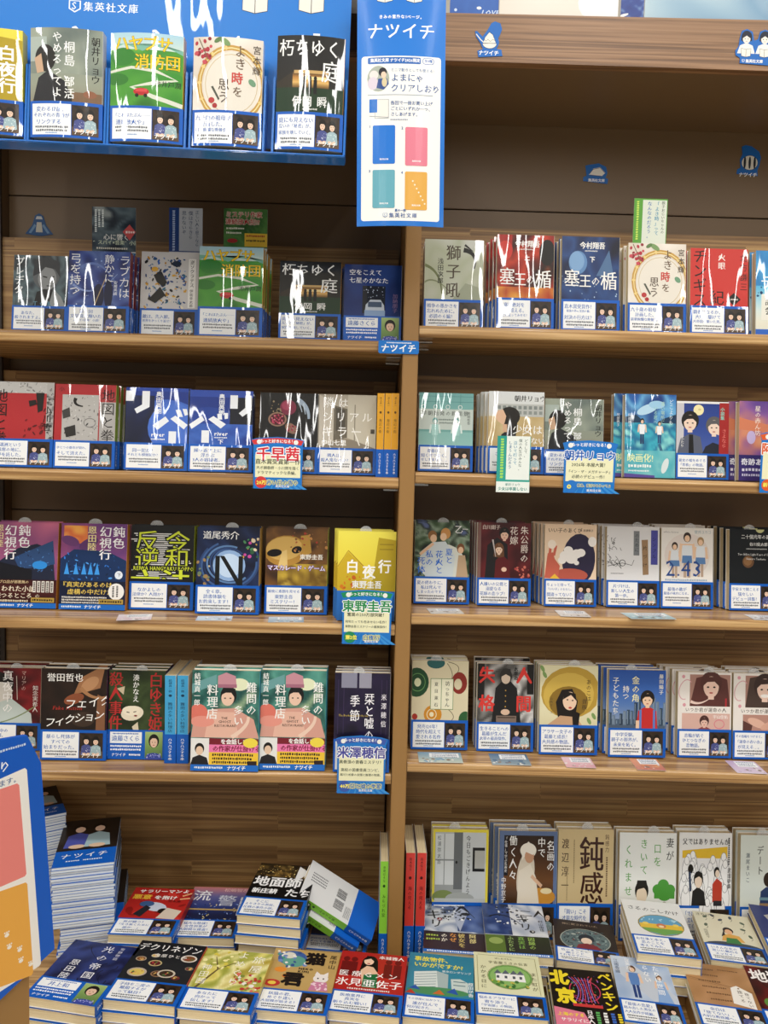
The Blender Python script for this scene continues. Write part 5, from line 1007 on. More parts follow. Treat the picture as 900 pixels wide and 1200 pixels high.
@design('police', 'blue night city and large silver characters', '2c3458', B('猛先な陰謀！', '女性刑事が', '大規模な捜査！'), film=False)
def _(A):
    A.g('c87c7c', '5c5c90', '2c3c78', '141c3c', '24386c', '101830'); A.scat(60, 0, 50, 100, 97, .8, 3, ['4c6cb8', '8ca4d8', 'd8c890', '1c2c54'], 8, .4); A.r(0, 66, 100, 70, 'b89a5c'); A.t('流', 4, 10, 34, 'e8e8ec', .01); A.t('警', 50, 24, 34, 'c8ccd8', .01); A.t('松嶋智左', 56, 3, 11, 'e0b8b8', .01); A.dashv(90, 30, 4, 50, 'e8e8f0')
@design('land', 'a night city strip over black and heavy white title', '1c1c1c', B('そこに', 'よりきりの熱狂、', '圧倒の事件小説。'), film=False)
def _(A):
    A.g('14120f', '181410', '0c0c0c'); A.n_(['3a2c18', '8c6c34', '1c160f', '5c4824', 'b8985c'], .16, 3, 0, 2, 100, 40, 22, 12); A.scat(60, 0, 4, 100, 36, .4, 1.4, ['f0d88c', 'e8b860'], 6); A.r(0, 38, 100, 97, '0f0f10'); A.ot('地面師', 2, 38, 29, 'f6f6f6', 'f6f6f6', .03, .03, sx=.92); A.t('たち', 60, 68, 23, 'f6f6f6', .03); A.t('新庄耕', 6, 72, 14, 'f6f6f6', .04)
@design('underbook', 'dark blue cover half hidden beneath toppled books', '1c2440', B('武田信玄に仕え、', 'すべてを賭ける'), film=False)
def _(A): A.n_(['141c3c', '24345c', '3c5484', '1a2448'], .07, 6); A.v('真実', 70, 20, 16, 'e0e4ee')
def _sp(col, ft, tcol, title):
    def fn(S):
        w = S.W; S.r(0.3, 0, w-0.3, 97, col); S.v(ft, w/2-2.2, 6, 4.4, tcol, .02); S.e(w/2, 33, 2.2, 2.2, tcol, n=10); S.v(title, w/2-3, 44, 6, tcol, .01, 1.05)
    return fn
def plain(c): return lambda A: A.g(c)
design('spine_yellow', 'a yellow spine turned outwards', 'e8a828', B('明日の', '約束。'), spine_art=_sp('e8a828', '池上永一', '5c3c10', '海辺の街'))(plain('e8c870'))
design('spine_sky', 'a sky blue spine turned outwards', '44a8dc', B('謎を', '解け。'), film=False, spine_art=_sp('44a8dc', '結城真一郎', '103c5c', '難問の多い料理店'))(plain('7cc0dc'))
design('spine_red', 'a red spine turned outwards', 'd84038', B('赤の', '物語。'), film=False, spine_art=_sp('d84038', '南木佳士', '4c1010', '海の見える'))(plain('d8b8a8'))
design('spine_green', 'a bright green spine turned outwards', '8cd040', B('緑の', '物語。'), film=False, spine_art=_sp('8cd040', '寺地はるな', '1c4c10', 'みちづれ家'))(plain('d8dcd0'))
# ================================================================ the room
struct(box('floor', -3.2, 3.4, -8.0, 0.6, -0.05, 0.0, M_FLOOR))
struct(box('ceiling', -3.2, 3.4, -8.0, 0.6, CEIL, CEIL+0.05, M_CEIL))
struct(box('wall_back', -3.2, 3.4, 0.45, 0.5, 0.0, CEIL, M_WALL))

# ================================================================ the bookcase
X0 = at_y(14, 430, 0.26).x                                             # inner face of the left side
XP0, XP1 = at_y(471.5, 430, 0).x, at_y(489.5, 430, 0).x                # the upright post
X1 = 0.95
case = empty('bookcase', Matrix.Translation((XP0, 0, 0))); tag(case, 'two-bay wooden bookcase with oak-edged shelves and a tan centre post', 'bookcase')
case_inv = case.matrix_world.inverted()
def inc(o): o.parent = case; o.matrix_parent_inverse = case_inv; return o
POSTZ = at_y(480, 30, 0).z
inc(box('centre_post', XP0, XP1, -0.004, 0.27, 0.02, POSTZ, M_POST, bevel=0.0012))
inc(box('side_panel', X0-0.34, X0-0.32, 0.0, 0.27, 0.02, POSTZ, M_POST))
inc(box('side_panel', X1, X1+0.02, 0.0, 0.27, 0.02, POSTZ, M_POST))
inc(box('side_lining', X0-0.07, X0-0.004, 0.235, 0.262, 0.46, POSTZ, M_DARK))
inc(box('slotted_rail', X0-0.026, X0-0.004, 0.228, 0.235, 0.46, POSTZ, M_RAIL))
vs, fs = [], []
z = 0.8
while z < POSTZ-0.02:
    v, f = box_data(X0-0.018, X0-0.012, 0.2274, 0.2282, z, z+0.008, len(vs)); vs += v; fs += f; z += 0.0135
s_ = inc(pydata('rail_slot', vs, fs, M_SLOT)); s_['kind'] = 'stuff'

def zline(p, q):
    a, b = at_y(*p, 0.0), at_y(*q, 0.0); m = (b.z-a.z)/(b.x-a.x)
    return lambda x: a.z+m*(x-a.x)
ZL = [None, zline((0, 385), (440, 399)), zline((0, 548.5), (468, 560)), zline((0, 723.5), (462, 732.7)), zline((50, 903), (462, 907.5))]
ZR = [None, zline((495, 381), (900, 391.5)), zline((490, 553.3), (900, 566)), zline((487, 719.4), (900, 727)), zline((483, 893.3), (900, 908))]
def shelf(zf, xa, xb, depth, th=0.0185):
    za, zb = zf(xa), zf(xb)
    r = 0.005; prof = [(depth, za), (0.006, za)]
    prof += [(r-r*math.sin(R(k*30)), za-r+r*math.cos(R(k*30))) for k in range(0, 4)]
    prof += [(r-r*math.cos(R(k*30)), za-th+r-r*math.sin(R(k*30))) for k in range(0, 4)]+[(depth, za-th)]
    o = extrude_profile('shelf_board', prof, xa, xb, M_SHELF, dz=zb-za); inc(o)
    for sx in (xa+0.012, xb-0.012):
        for yy, dz in ((0.035, 0.006), (0.12, 0.006)):
            if sx > X0 and sx < 0.2: inc(box('shelf_clip', sx-0.012, sx+0.012, yy, yy+0.006, zf(sx)-th-0.0045, zf(sx)-th-0.002, M_CHROME))
XL = X0-0.32
for k in (1, 2, 3, 4):
    shelf(ZL[k], XL, XP0-0.001, 0.255)
    shelf(ZR[k], XP1+0.001, X1, 0.20)
# dark steel back panels, one above another, with a narrow gap at each seam
def seam(p, q, Y): a, b = at_y(*p, Y), at_y(*q, Y); return (a.z+b.z)/2
BYL, BYR = 0.262, 0.205
zl = [seam((20, 228), (440, 243), BYL)]
def backs(xa, xb, Y, zs, m):
    for a, b in zip(zs[:-1], zs[1:]): inc(box('back_panel', xa, xb, Y, Y+0.006, b+0.0012, a-0.0012, m, bevel=0.0008))
TOPL = POSTZ-0.01
backs(X0-0.004, XP0, BYL, [TOPL, zl[0], ZL[1](-.3)+0.03, ZL[2](-.3)+0.04, seam((100, 598), (420, 607), BYL), ZL[3](-.3)+0.02, ZL[4](-.3)+0.02, 0.44], M_DARK)
backs(XP1, X1, BYR, [TOPL-0.0, seam((520, 130), (890, 135), BYR)-0.0, seam((520, 245), (890, 256), BYR), ZR[1](.3)+0.03, ZR[2](.3)+0.04, ZR[3](.3)+0.02, ZR[4](.3)+0.02, 0.44], M_DARK)
inc(box('back_lining', XL, X1, 0.272, 0.28, 0.02, POSTZ, M_RAIL))
# oak rest boards standing on the shelves in front of the steel
def rest(xa, xb, Y, zf, ztop, m=None, th=0.012):
    v, f = box_data(xa, xb, Y, Y+th, 0, 0.01)
    hs = [zf(xa)+0.0003, zf(xb)+0.0003]
    v = [(xa, Y, hs[0]), (xb, Y, hs[1]), (xb, Y+th, hs[1]), (xa, Y+th, hs[0]), (xa, Y, ztop[0]), (xb, Y, ztop[1]), (xb, Y+th, ztop[1]), (xa, Y+th, ztop[0])]
    return inc(pydata('rest_board', v, f, M_BACK))
def zz(p, q, Y): return (at_y(*p, Y).z, at_y(*q, Y).z)
rest(X0-0.006, XP0-0.004, 0.235, ZL[1], zz((15, 278), (460, 293), 0.235))
rest(X0-0.006, XP0-0.004, 0.235, ZL[2], zz((15, 434), (460, 448), 0.235))
rest(X0-0.006, XP0-0.004, 0.235, ZL[4], [ZL[3](-.4)-0.024, ZL[3](0)-0.024])
rest(XP1+0.004, X1, 0.185, ZR[1], zz((495, 265), (890, 278), 0.185))
rest(XP1+0.004, X1, 0.185, ZR[2], zz((495, 440), (890, 456), 0.185))
rest(XP1+0.004, X1, 0.185, ZR[4], [ZR[3](.1)-0.024, ZR[3](.9)-0.024])
ZB = 0.452
rest(X0-0.30, XP0-0.004, 0.235, lambda x: ZB, [ZL[4](-.6)-0.022, ZL[4](0)-0.022])
rest(XP1+0.004, X1, 0.185, lambda x: ZB, [ZR[4](.1)-0.022, ZR[4](.9)-0.022])
# base cabinet with the projecting display ledge
inc(box('base_cabinet', XL-0.02, X1+0.02, -0.36, 0.27, 0.0, ZB-0.02, M_POST, bevel=0.003))
inc(box('display_ledge', XL-0.02, X1+0.02, -0.37, 0.27, ZB-0.02, ZB, M_SHELF, bevel=0.002))
# header board and the canopy shelf under it
ha, hb = at_y(525, 15, -0.02), at_y(900, 23.5, -0.02); ba, bb = at_y(525, 71, -0.02), at_y(900, 83, -0.02)
def slab(name, xa, xb, y0, y1, f0, f1, m):
    v = [(xa, y0, f0(xa)), (xb, y0, f0(xb)), (xb, y1, f0(xb)), (xa, y1, f0(xa)), (xa, y0, f1(xa)), (xb, y0, f1(xb)), (xb, y1, f1(xb)), (xa, y1, f1(xa))]
    return inc(pydata(name, v, [(0, 3, 2, 1), (4, 5, 6, 7), (0, 1, 5, 4), (1, 2, 6, 5), (2, 3, 7, 6), (3, 0, 4, 7)], m))
hz = lambda x: ha.z+(hb.z-ha.z)*(x-ha.x)/(hb.x-ha.x)
bz = lambda x: ba.z+(bb.z-ba.z)*(x-ba.x)/(bb.x-ba.x)
slab('header_board', XL, X1, -0.02, -0.004, bz, hz, M_HEAD)
slab('canopy_board', XL, X1, -0.004, 0.27, lambda x: bz(x)-0.0, lambda x: bz(x)+0.018, M_DARK)

# ================================================================ flat prints: helper for signs, cards and stickers
def sign(name, A, M, th, label, cat, group=None, edge='e8e8e8', m=None, bulge=0.0, parent=None, outline=None):
    """A print of A.W x A.H on a sheet th thick; origin at bottom centre, print faces -y."""
    W, H = A.W*A.k, A.H*A.k
    pl = lambda X, Z, o: np.stack([X-W/2, -plb(X-W/2, bulge, W)-o, Z], 1)
    me = A.mesh(name, m or M_GLOSS, pl, clip=outline is None)
    if outline is None and not bulge:
        v, f = box_data(-W/2, W/2, 0, th, 0, H); merge_colored(me, v, f, [edge]*8)
    elif outline is None:
        n = NB; v = []; f = []
        for i in range(n+1):
            x = -W/2+W*i/n
            for z in (0, H): bb_ = float(plb(x, bulge, W)); v += [(x, -bb_, z), (x, -bb_+th, z)]
            if i: a, q = 4*(i-1), 4*i; f += [(a, q, q+2, a+2), (a+1, a+3, q+3, q+1), (a+2, q+2, q+3, a+3), (a, a+1, q+1, q)]
        f += [(0, 2, 3, 1), (4*n, 4*n+1, 4*n+3, 4*n+2)]; merge_colored(me, v, f, [edge]*len(v))
    else:
        P = [(x*A.k-W/2, (A.H-y)*A.k) for x, y in outline]; n = len(P)
        v = [(x, 0, z) for x, z in P]+[(x, th, z) for x, z in P]
        f = [tuple(range(n)), tuple(range(2*n-1, n-1, -1))]+[(i, i+n, (i+1) % n+n, (i+1) % n) for i in range(n)]
        merge_colored(me, v, f, [edge]*len(v))
    o = link(name, me, parent)
    if parent is None: o.matrix_world = M; tag(o, label, cat, group)
    return o
def px_frame(xc, yb, Y, lean=0.0, yaw=0.0, roll=0.0):
    p = at_y(xc, yb, Y); return Matrix.Translation(p) @ Matrix.Rotation(R(yaw), 4, 'Z') @ Matrix.Rotation(-R(lean), 4, 'X') @ Matrix.Rotation(R(roll), 4, 'Y')
def px_w(xl, xr, yb, Y): return (at_y(xr, yb, Y)-at_y(xl, yb, Y)).length
def px_h(xc, yt, yb, Y): return at_y(xc, yt, Y).z-at_y(xc, yb, Y).z
def logo(A, x, y, s, c, bg):
    A.p([(x, y), (x+s, y), (x+s, y+s*.7), (x+s*.5, y+s), (x, y+s*.7)], c); A.p([(x+s*.1, y+s*.06), (x+s*.9, y+s*.06), (x+s*.9, y+s*.64), (x+s*.5, y+s*.88), (x+s*.1, y+s*.64)], bg); A.t('S', x+s*.24, y-s*.02, s*.86, c, .01)

# ---------------------------------------------------------------- blue header display with pocketed books
HB = '1474cc'
def hp(x, y, Y): return at_y(x, y, Y)
HY = -0.150
tl, tr_, br_, bl_ = hp(-60, -40, HY+0.01), hp(413, -40, HY+0.01), hp(405, 178, HY), hp(-60, 155, HY)
HWm = (br_-bl_).length; HHm = (tl-bl_).length
hd = empty('header_display', None)
ex = (br_-bl_).normalized(); ez = (tl-bl_).normalized(); ey = ez.cross(ex); ez = ex.cross(ey)
HM = basis(ex, ey, ez, (bl_+br_)/2); hd.matrix_world = HM
tag(hd, 'glossy blue header display board holding five wrapped paperbacks in a row', 'sign')
A = Art(W=HWm*1000, H=HHm*1000, ww=HWm)
u = A.W/(405+60)
A.g('1274cc', '1678ce', '1270c6')
def hxy(x, y): return ((x+60)*u, (y-(155+(x+60)*23/465))*u+A.H)
X_, Y_ = hxy(75, 2)
logo(A, X_, Y_, 14*u, 'f0f4f8', '1474cc'); A.t('集英社文庫', X_+17*u, Y_+0.5*u, 11.6*u, 'f0f4f8', .02, sp=1.5*u)
for cx in (292, 358):                                                   # two open white books
    a, b = hxy(cx, 14); A.p([(a-15*u, b-26*u), (a, b-23*u), (a+15*u, b-26*u), (a+15*u, b), (a, b+3.4*u), (a-15*u, b)], '1c2430'); A.p([(a-14.4*u, b-26*u), (a, b-23*u), (a+14.4*u, b-26*u), (a+14.4*u, b-.6*u), (a, b+2.6*u), (a-14.4*u, b-.6*u)], 'e6e2d8'); A.l([(a, b-23*u), (a, b+2.6*u)], .8*u, '1c2430')
for x, y, s in ((79, 28, '2'), (172, 32, '3'), (266, 39, '4'), (360, 36, '5')):
    a, b = hxy(x, y); A.t(s, a, b, 22*u, 'f4f6f8', .035)
o = sign('board', A, None, 0.004, None, None, parent=hd, m=M_FILM, edge='1270c6')
o = box('bottom_tray', -HWm/2, HWm/2, -0.028, 0.0, -0.0195, -0.0165, mat('blue_plastic', '1570c8', 0.25, coat=0.6), hd, 0.001)
inc(box('header_carrier', at_y(30, 100, 0).x, XP0+0.001, HY+0.03, -0.021, at_y(200, 60, 0).z, at_y(200, 45, 0).z, M_RAIL))
for key, xl, xr, yt, yb in (('yellow_head', -62, 26, 35, 158), ('kirishima', 36, 119, 36, 163), ('falcon', 129, 213, 42, 168), ('moment', 225, 305, 47, 173), ('garden', 322, 400, 45, 177)):
    xc = (xl+xr)/2; p = at_y(xc, yb, HY-0.0255); zc = proj(p)[2]; w = (xr-xl)*zc/FPX; h = px_h(xc, yt, yb, HY-0.0255)
    M = Matrix.Translation(p) @ Matrix.Rotation(-math.atan2(ex.z, ex.x), 4, 'Y') @ Matrix.Rotation(R(1.0), 4, 'X') @ Matrix.Diagonal((w/BW, 1, h/BH, 1))
    rt = make_book(key, M, 'paperback with %s, on header board' % short(D[key]['desc'], 11), None, 0.0055, True)
    # the pocket's blue side cheeks
    for sx in (-1, 1):
        lx = (HM.inverted() @ p).x+sx*(w/2+0.0035)
        box('pocket_side', lx-0.0015, lx+0.0015, -0.026, -0.0004, -0.0164, 0.085, MATS['blue_plastic'], hd, 0.0006)

# ---------------------------------------------------------------- hanging banner
BY = -0.17
bw = px_w(418, 519.5, 266, BY); bh = px_h(470, -18, 266, BY)
A = Art(W=100, H=100*bh/bw, ww=bw, strips=NB); Hh = A.H; k_ = A.H/284.0
def yy(y): return (y+18)*k_
A.g('1470cc', '1a78d4', '1872cc', '1670ca'); A.r(5, yy(68), 95, yy(260), 'f4f2ec', 3)
for cx in (31, 64):
    a, b = cx, yy(6); A.p([(a-9, b-14), (a, b-12), (a+9, b-14), (a+9, b-.4), (a, b+1.6), (a-9, b-.4)], '1c2430'); A.p([(a-8.5, b-14), (a, b-12), (a+8.5, b-14), (a+8.5, b-.9), (a, b+1.1), (a-8.5, b-.9)], 'ece8de'); A.l([(a, b-12), (a, b+1)], .5, '1c2430')
A.t('きみの意外な1ページ。', 50, yy(21), 4.4, 'ffffff', .03, sp=.5, anchor=1); A.t('ナツイチ', 50, yy(29.5), 18.5, 'ffffff', .018, anchor=1, sp=1)
A.r(12, yy(69.5), 72, yy(77), '2a68b8', 1.5); A.t('集英社文庫 ナツイチ2026限定', 15, yy(70.5), 4.4, 'f4f4f4', .04, sx=.95); A.r(74, yy(69.5), 87, yy(77), '2a68b8', 3); A.r(74.6, yy(70.1), 86.4, yy(76.4), 'f4f2ec', 2.6); A.t('全4種', 76, yy(71), 3.6, '2a68b8', .03)
cy = yy(94); A.e(24, cy, 12.5, 14, 'a8b0a4'); A.e(19, cy-4, 5, 5, 'e8dcd8'); A.e(18, cy+5, 6, 7, 'd8ccd8'); A.e(29, cy-7, 4.6, 5, '1c1a24'); A.e(30, cy-4, 3, 3.6, 'e8ccb4'); A.p([(22, cy+10), (24, cy), (34, cy), (36, cy+6), (30, cy+12)], '2c4c8c'); A.e(31, cy+4, 3, 5, 'd8c8a0')
A.t('ミニマ動きとしても使える!', 38, yy(82), 4, '6a88b8', .01); A.t('よまにゃ', 38, yy(88), 9.4, '2a5a9c', .015); A.t('クリアしおり', 38, yy(100), 9.4, '2a5a9c', .015); A.r(12, yy(112.4), 86, yy(113), '7c90a8')
A.r(20, yy(118), 36, yy(140), '8c949c'); A.r(20.5, yy(118.5), 35.5, yy(139.5), 'ece8e0'); A.r(14, yy(117.6), 23, yy(133), '1670ca'); A.l([(14, yy(137)), (36, yy(139))], .6, '8c949c')
for i, q in enumerate(('各回で一冊お買い上げ', 'ごとにいずれか一つ、', 'さしあげます。')): A.t(q, 38, yy(119.5+i*6.6), 4.8, '2a5a9c', .02)
A.dash(38, yy(140.6), 20, 1.8, '8c98b0')
for i, (x, y, c) in enumerate(((18, 148, '1272d0'), (55, 150, 'e07c90'), (18, 200, '64a8b8'), (55, 202, 'e0a848'))):
    A.r(x, yy(y), x+25.5, yy(y+45), c, 1.6); A.t(str(i+1), x-4.4, yy(y-1), 4, '2a5a9c', .03); A.t('集英社文庫', x+8, yy(y+38.5), 2, 'f4f4f4', .03)
for q in range(7): A.e(64+q*2.3, yy(213+q*4.4), .9, 1, 'f8f0dc', n=8)
A.t('夏の一冊', 50, yy(246), 3.2, '2a5a9c', .03, anchor=1); logo(A, 30, yy(251), 5, '4a78b0', 'f4f2ec'); A.t('集英社文庫', 37, yy(250.6), 5.8, '2a5a9c', .015, sp=.8)
sign('hanging_banner', A, px_frame(468.8, 266, BY, lean=-0.8, roll=-1.1), 0.0012, 'tall blue hanging banner with a white panel and four coloured bookmark pictures', 'sign', bulge=0.006, edge='1670ca', m=M_GLOSS)
pm = at_y(476, 20, -0.1); inc(box('banner_arm', pm.x-0.03, pm.x+0.03, BY+0.004, -0.02, bz(0)+0.02, bz(0)+0.024, M_RAIL))

# ---------------------------------------------------------------- posters above the header board
def poster(x0, x1, yb, fn, label, Y=-0.012, H=120):
    w = px_w(x0, x1, yb, Y); A = Art(W=100, H=H, ww=w); fn(A); sign('top_poster', A, px_frame((x0+x1)/2, yb, Y), 0.003, label, 'poster', m=M_PRINT)
def f1(A): A.n_(['1c4c9c', '2c60b0', '204c98'], .05, 3); A.e(60, 107, 5, 3, 'f0f0ec'); A.t('LOVE', 66, 108, 14, 'c8d8f0', .03, slant=.3); A.e(12, 112, 3, 3, 'c8d8f0')
def f2(A): A.n_(['ddd2c4', 'e8e0d4', 'd4c8b8'], .02, 5); A.e(86, 108, 20, 16, 'eeeeec'); A.e(86, 106, 3, 2, 'f8f8f8')
def f3(A): A.n_(['1c3480', '24408c', '8ca8c8'], .08, 4); A.e(6, 108, 30, 6, 'f0f0ec', -20)
def f4(A): A.n_(['8cb0c8', 'b8ccd4', 'a0bccc', '7ca0bc', 'c8d4d8'], .05, 7); A.e(30, 100, 4, 12, 'f0ece4'); A.e(64, 102, 4, 10, 'f0ece4', 30)
poster(527, 584, 17, f1, 'dark blue poster edge with white script above the header board'); poster(585, 724, 20, f2, 'cream and white poster edge above the header board')
poster(727, 754, 22.5, f3, 'narrow navy poster edge with a white stroke above the header board'); poster(755, 930, 26, f4, 'pale blue watercolour poster edge above the header board', H=60)
poster(404, 424, 13, lambda A: A.g('e8ecf0'), 'small white poster edge between header display and banner')

# ---------------------------------------------------------------- die-cut stickers
def sticker(outline, draw, W, H, x0, x1, yb, Y, label, cat='sticker', m=None, name='sticker', edge='1466b8', fill='1668bc'):
    w = px_w(x0, x1, yb, Y); A = Art(W=W, H=H, ww=w); A.p(outline, fill); draw(A)
    return sign(name, A, px_frame((x0+x1)/2, yb, Y-0.001), 0.0008, label, cat, outline=outline, edge=edge, m=m or M_GLOSS)
def st1(A):
    A.e(52, 74, 24, 16, '1c2430', a0=0, a1=180); A.e(52, 73.6, 23, 15, 'f0ece0', a0=0, a1=180); A.p([(30, 73), (36, 54), (50, 36), (62, 44), (74, 73)], '1c2430'); A.p([(31, 72), (37, 54), (50, 37.5), (61, 45), (73, 72)], 'f0ece0'); A.l([(32, 60), (40, 66), (46, 60), (54, 67), (62, 60), (72, 64)], 1.2, '1c2430'); A.l([(6, 44), (22, 62), (34, 72)], 3, 'f0ece0'); A.l([(30, 74), (76, 72)], 1.2, '1c2430'); A.t('ナツイチ', 50, 95, 17, 'ffffff', .03, anchor=1)
sticker([(2, 36), (8, 34), (28, 52), (44, 30), (56, 8), (68, 2), (86, 8), (92, 26), (86, 44), (80, 56), (84, 70), (76, 90), (92, 92), (96, 112), (16, 118), (12, 98), (30, 92), (22, 74), (6, 52)], st1, 100, 120, 555, 590, 68, -0.02, 'blue die-cut sticker of a bowl of shaved ice on the header board')
def st2(A):
    A.e(55, 40, 30, 20, 'f0ece4'); A.ring(55, 40, 30, 20, 1.4, '1c2430'); A.e(28, 44, 14, 11, 'f0ece4'); A.t('集英社文庫', 52, 66, 12.5, 'ffffff', .03, anchor=1)
def st2(A):
    A.p([(24, 52), (40, 30), (66, 24), (86, 44), (74, 56)], 'f0ece4'); A.l([(26, 50), (40, 32), (66, 26), (84, 44)], 1.6, '1c2430'); A.l([(30, 54), (72, 56)], 1.4, '1c2430'); A.t('集英社文庫', 54, 66, 12.5, 'ffffff', .03, anchor=1)
sticker([(10, 20), (24, 16), (60, 10), (88, 22), (94, 44), (88, 62), (98, 66), (96, 84), (4, 76), (4, 62), (16, 56)], st2, 100, 90, 682, 713, 217, BYR, 'small blue sticker of a white cushion on the bare back panel')
def st3(A):
    A.e(52, 66, 30, 26, '1c2430'); A.e(52, 66, 29, 25, 'e8e6dc')
    for x in (34, 52, 70): A.e(x, 66, 4.4, 22, '1c2430')
    A.t('ナツイチ', 48, 100, 17, 'ffffff', .03, anchor=1)
sticker([(20, 10), (34, 4), (56, 8), (84, 26), (92, 46), (88, 74), (82, 92), (84, 112), (6, 106), (8, 90), (20, 84), (16, 56), (24, 36)], st3, 100, 115, 861, 893, 207, BYR, 'blue sticker of a striped watermelon on the right of the back panel')
def st4(A):
    for cx in (36, 94):
        A.e(cx, 24, 17, 19, '141c30'); A.r(cx-17, 24, cx+17, 36, '141c30'); A.e(cx, 30, 12, 14, 'f4ece0'); A.p([(cx-12, 28), (cx-10, 16), (cx+10, 16), (cx+12, 28), (cx, 20)], '141c30'); A.e(cx-5, 30, 1.5, 1.8, '141c30', n=6); A.e(cx+5, 30, 1.5, 1.8, '141c30', n=6); A.l([(cx-3, 37), (cx+3, 37)], 1, 'b06050')
        A.p([(cx-28, 74), (cx-20, 50), (cx-6, 44), (cx+6, 44), (cx+20, 50), (cx+28, 74)], 'f4f0e8'); A.p([(cx-16, 58), (cx, 61), (cx+16, 58), (cx+15, 82), (cx, 85), (cx-15, 82)], '141c30'); A.p([(cx-15, 59), (cx, 62), (cx+15, 59), (cx+14, 81), (cx, 84), (cx-14, 81)], 'f0ece0'); A.l([(cx, 62), (cx, 84)], 1, '141c30')
    logo(A, 24, 92, 9, 'ffffff', '1668bc'); A.t('集英社文庫', 36, 91, 11, 'ffffff', .03)
sticker([(14, 30), (20, 6), (36, 0), (54, 8), (60, 34), (72, 30), (78, 6), (94, 0), (112, 8), (118, 34), (128, 70), (124, 86), (112, 88), (112, 108), (18, 104), (18, 88), (4, 80), (2, 66), (12, 52)], st4, 130, 110, 860, 908, 77, -0.02, 'blue sticker of two girls reading white books at right end of header board')
def st5(A):
    A.p([(42, 14), (58, 14), (62, 24), (38, 24)], 'c8ccd0'); A.p([(14, 70), (34, 40), (40, 46), (22, 72)], '6a90b8'); A.p([(86, 70), (66, 40), (60, 46), (78, 72)], '6a90b8'); A.p([(38, 68), (42, 34), (58, 34), (62, 68)], 'c8c4b8')
sticker([(2, 74), (26, 44), (36, 12), (50, 4), (64, 12), (74, 44), (98, 74), (60, 80), (40, 80)], st5, 100, 82, 29, 63, 277, BYL, 'small blue mountain-shaped sticker on the left back panel', fill='174f88', edge='174f88')
A = Art(W=100, H=32, ww=px_w(443, 491, 415, -0.02)); A.p([(3, 0), (97, 0), (100, 3), (100, 29), (97, 32), (3, 32), (0, 29), (0, 3)], '1878d0'); A.dash(20, 4, 60, 3, 'ffffff'); A.t('ナツイチ', 50, 8, 21, 'ffffff', .03, anchor=1, sp=1)
sign('shelf_label', A, px_frame(467, 414.5, -0.0065), 0.0012, 'small rounded blue label across the post and upper left shelf edge', 'label', outline=[(3, 0), (97, 0), (100, 3), (100, 29), (97, 32), (3, 32), (0, 29), (0, 3)], edge='1878d0')

# ---------------------------------------------------------------- author pop cards hanging over the shelf edges
RAYC = [(0.0)]
def popcard(x0, x1, y0, y1, Y, name, big, small, foot, col, bandc, label, cut=None, txt='本'):
    w = px_w(x0, x1, y1, Y); h = px_h((x0+x1)/2, y0, y1, Y); A = Art(W=100, H=100*h/w, ww=w); H = A.H
    ol = [(2, H*.06), (12, H*.03), (30, H*.015), (50, 0), (70, H*.015), (88, H*.03), (100, H*.06), (97, H*.16), (96, H), (6, H), (5, H*.16)]
    A.p(ol, '1c78cc'); A.p([(9, H*.34), (93, H*.34), (93, H*.78), (9, H*.78)], 'f2f0c8')
    for k in range(9): A.p([(50+(k-4)*12, H), (50+(k-4)*5, H*.8), (51+(k-4)*6, H*.8), (54+(k-4)*13, H)], '3c94dc')
    A.p([(2, H*.07), (14, H*.045), (50, H*.02), (86, H*.045), (98, H*.07), (94, H*.155), (50, H*.11), (6, H*.155)], bandc); A.e(16, H*.1, 4.4, 4.4, 'f4f4ee'); A.e(84, H*.1, 4.4, 4.4, 'f4f4ee')
    A.t('もっと好きになる！', 50, H*.045, 7.2, 'ffffff', .03, anchor=1)
    n = len(name.replace(' ', '')); s = min(27, 92/n); A.ot(name.replace(' ', ''), 51, H*.19, s, 'ffffff', 'ffffff', .09, .09, sx=1, anchor=1); A.t(name.replace(' ', ''), 51, H*.19, s, col, .035, anchor=1)
    A.t(big, 51, H*.42, min(13, 84/len(big)*1.0), '2a3a30', .02, anchor=1)
    for i, q in enumerate(small): A.t(q, 51, H*(.56+.09*i), min(7, 80/len(q)), '3a4a44', .01, anchor=1)
    A.e(20, H*.875, 11, 11, bandc); A.t(cut or '1位', 12, H*.835, 8.5, 'f4e860', .05); A.ot(foot, 60, H*.825, min(10.5, 60/len(foot)), '1c6cc0', 'f4ec7c', .12, .03, anchor=1); A.t('集英社文庫', 60, H*.92, 5.2, 'ffffff', .02, anchor=1)
    return sign('author_card', A, px_frame((x0+x1)/2, y1, Y), 0.0007, label, 'card', outline=ol, edge='1c78cc')
popcard(293, 356, 512, 573, -0.004, '千早 茜', '直木賞受賞第一作', ('天才調香師・小川朔を描く', 'ドラマティックな長編。'), '赤い月の香り', 'd82c3c', 'd83c3c', 'blue and yellow author card with red name over second left shelf edge', '20万')
popcard(656, 722, 516, 578, -0.004, '朝井リョウ', '2026年 本屋大賞！', ('『イン・ザ・メガチャーチ』', '必読のデビュー作！'), '桐島、部活やめるってよ', '2060b8', '2878cc', 'author card with dark blue name over second right shelf edge', '◎')
popcard(397, 460, 691, 755, -0.004, '東野圭吾', '驚異の250万部突破！', ('何年たっても色あせない名作！', '東野圭吾ミステリーの最高傑作！'), '白夜行', '1c8c4c', '1c8c5c', 'author card with green name over third left shelf edge', '第2位')
popcard(391, 453, 862, 930, -0.004, '米澤穂信', '真骨頂の青春ミステリ！', ('高校の図書委員コンビ、', '堀川と松倉の友情と推理の物語。'), '栞と嘘の季節', '4a4a9c', '3c5cb0', 'author card with violet name over fourth left shelf edge', '40万')
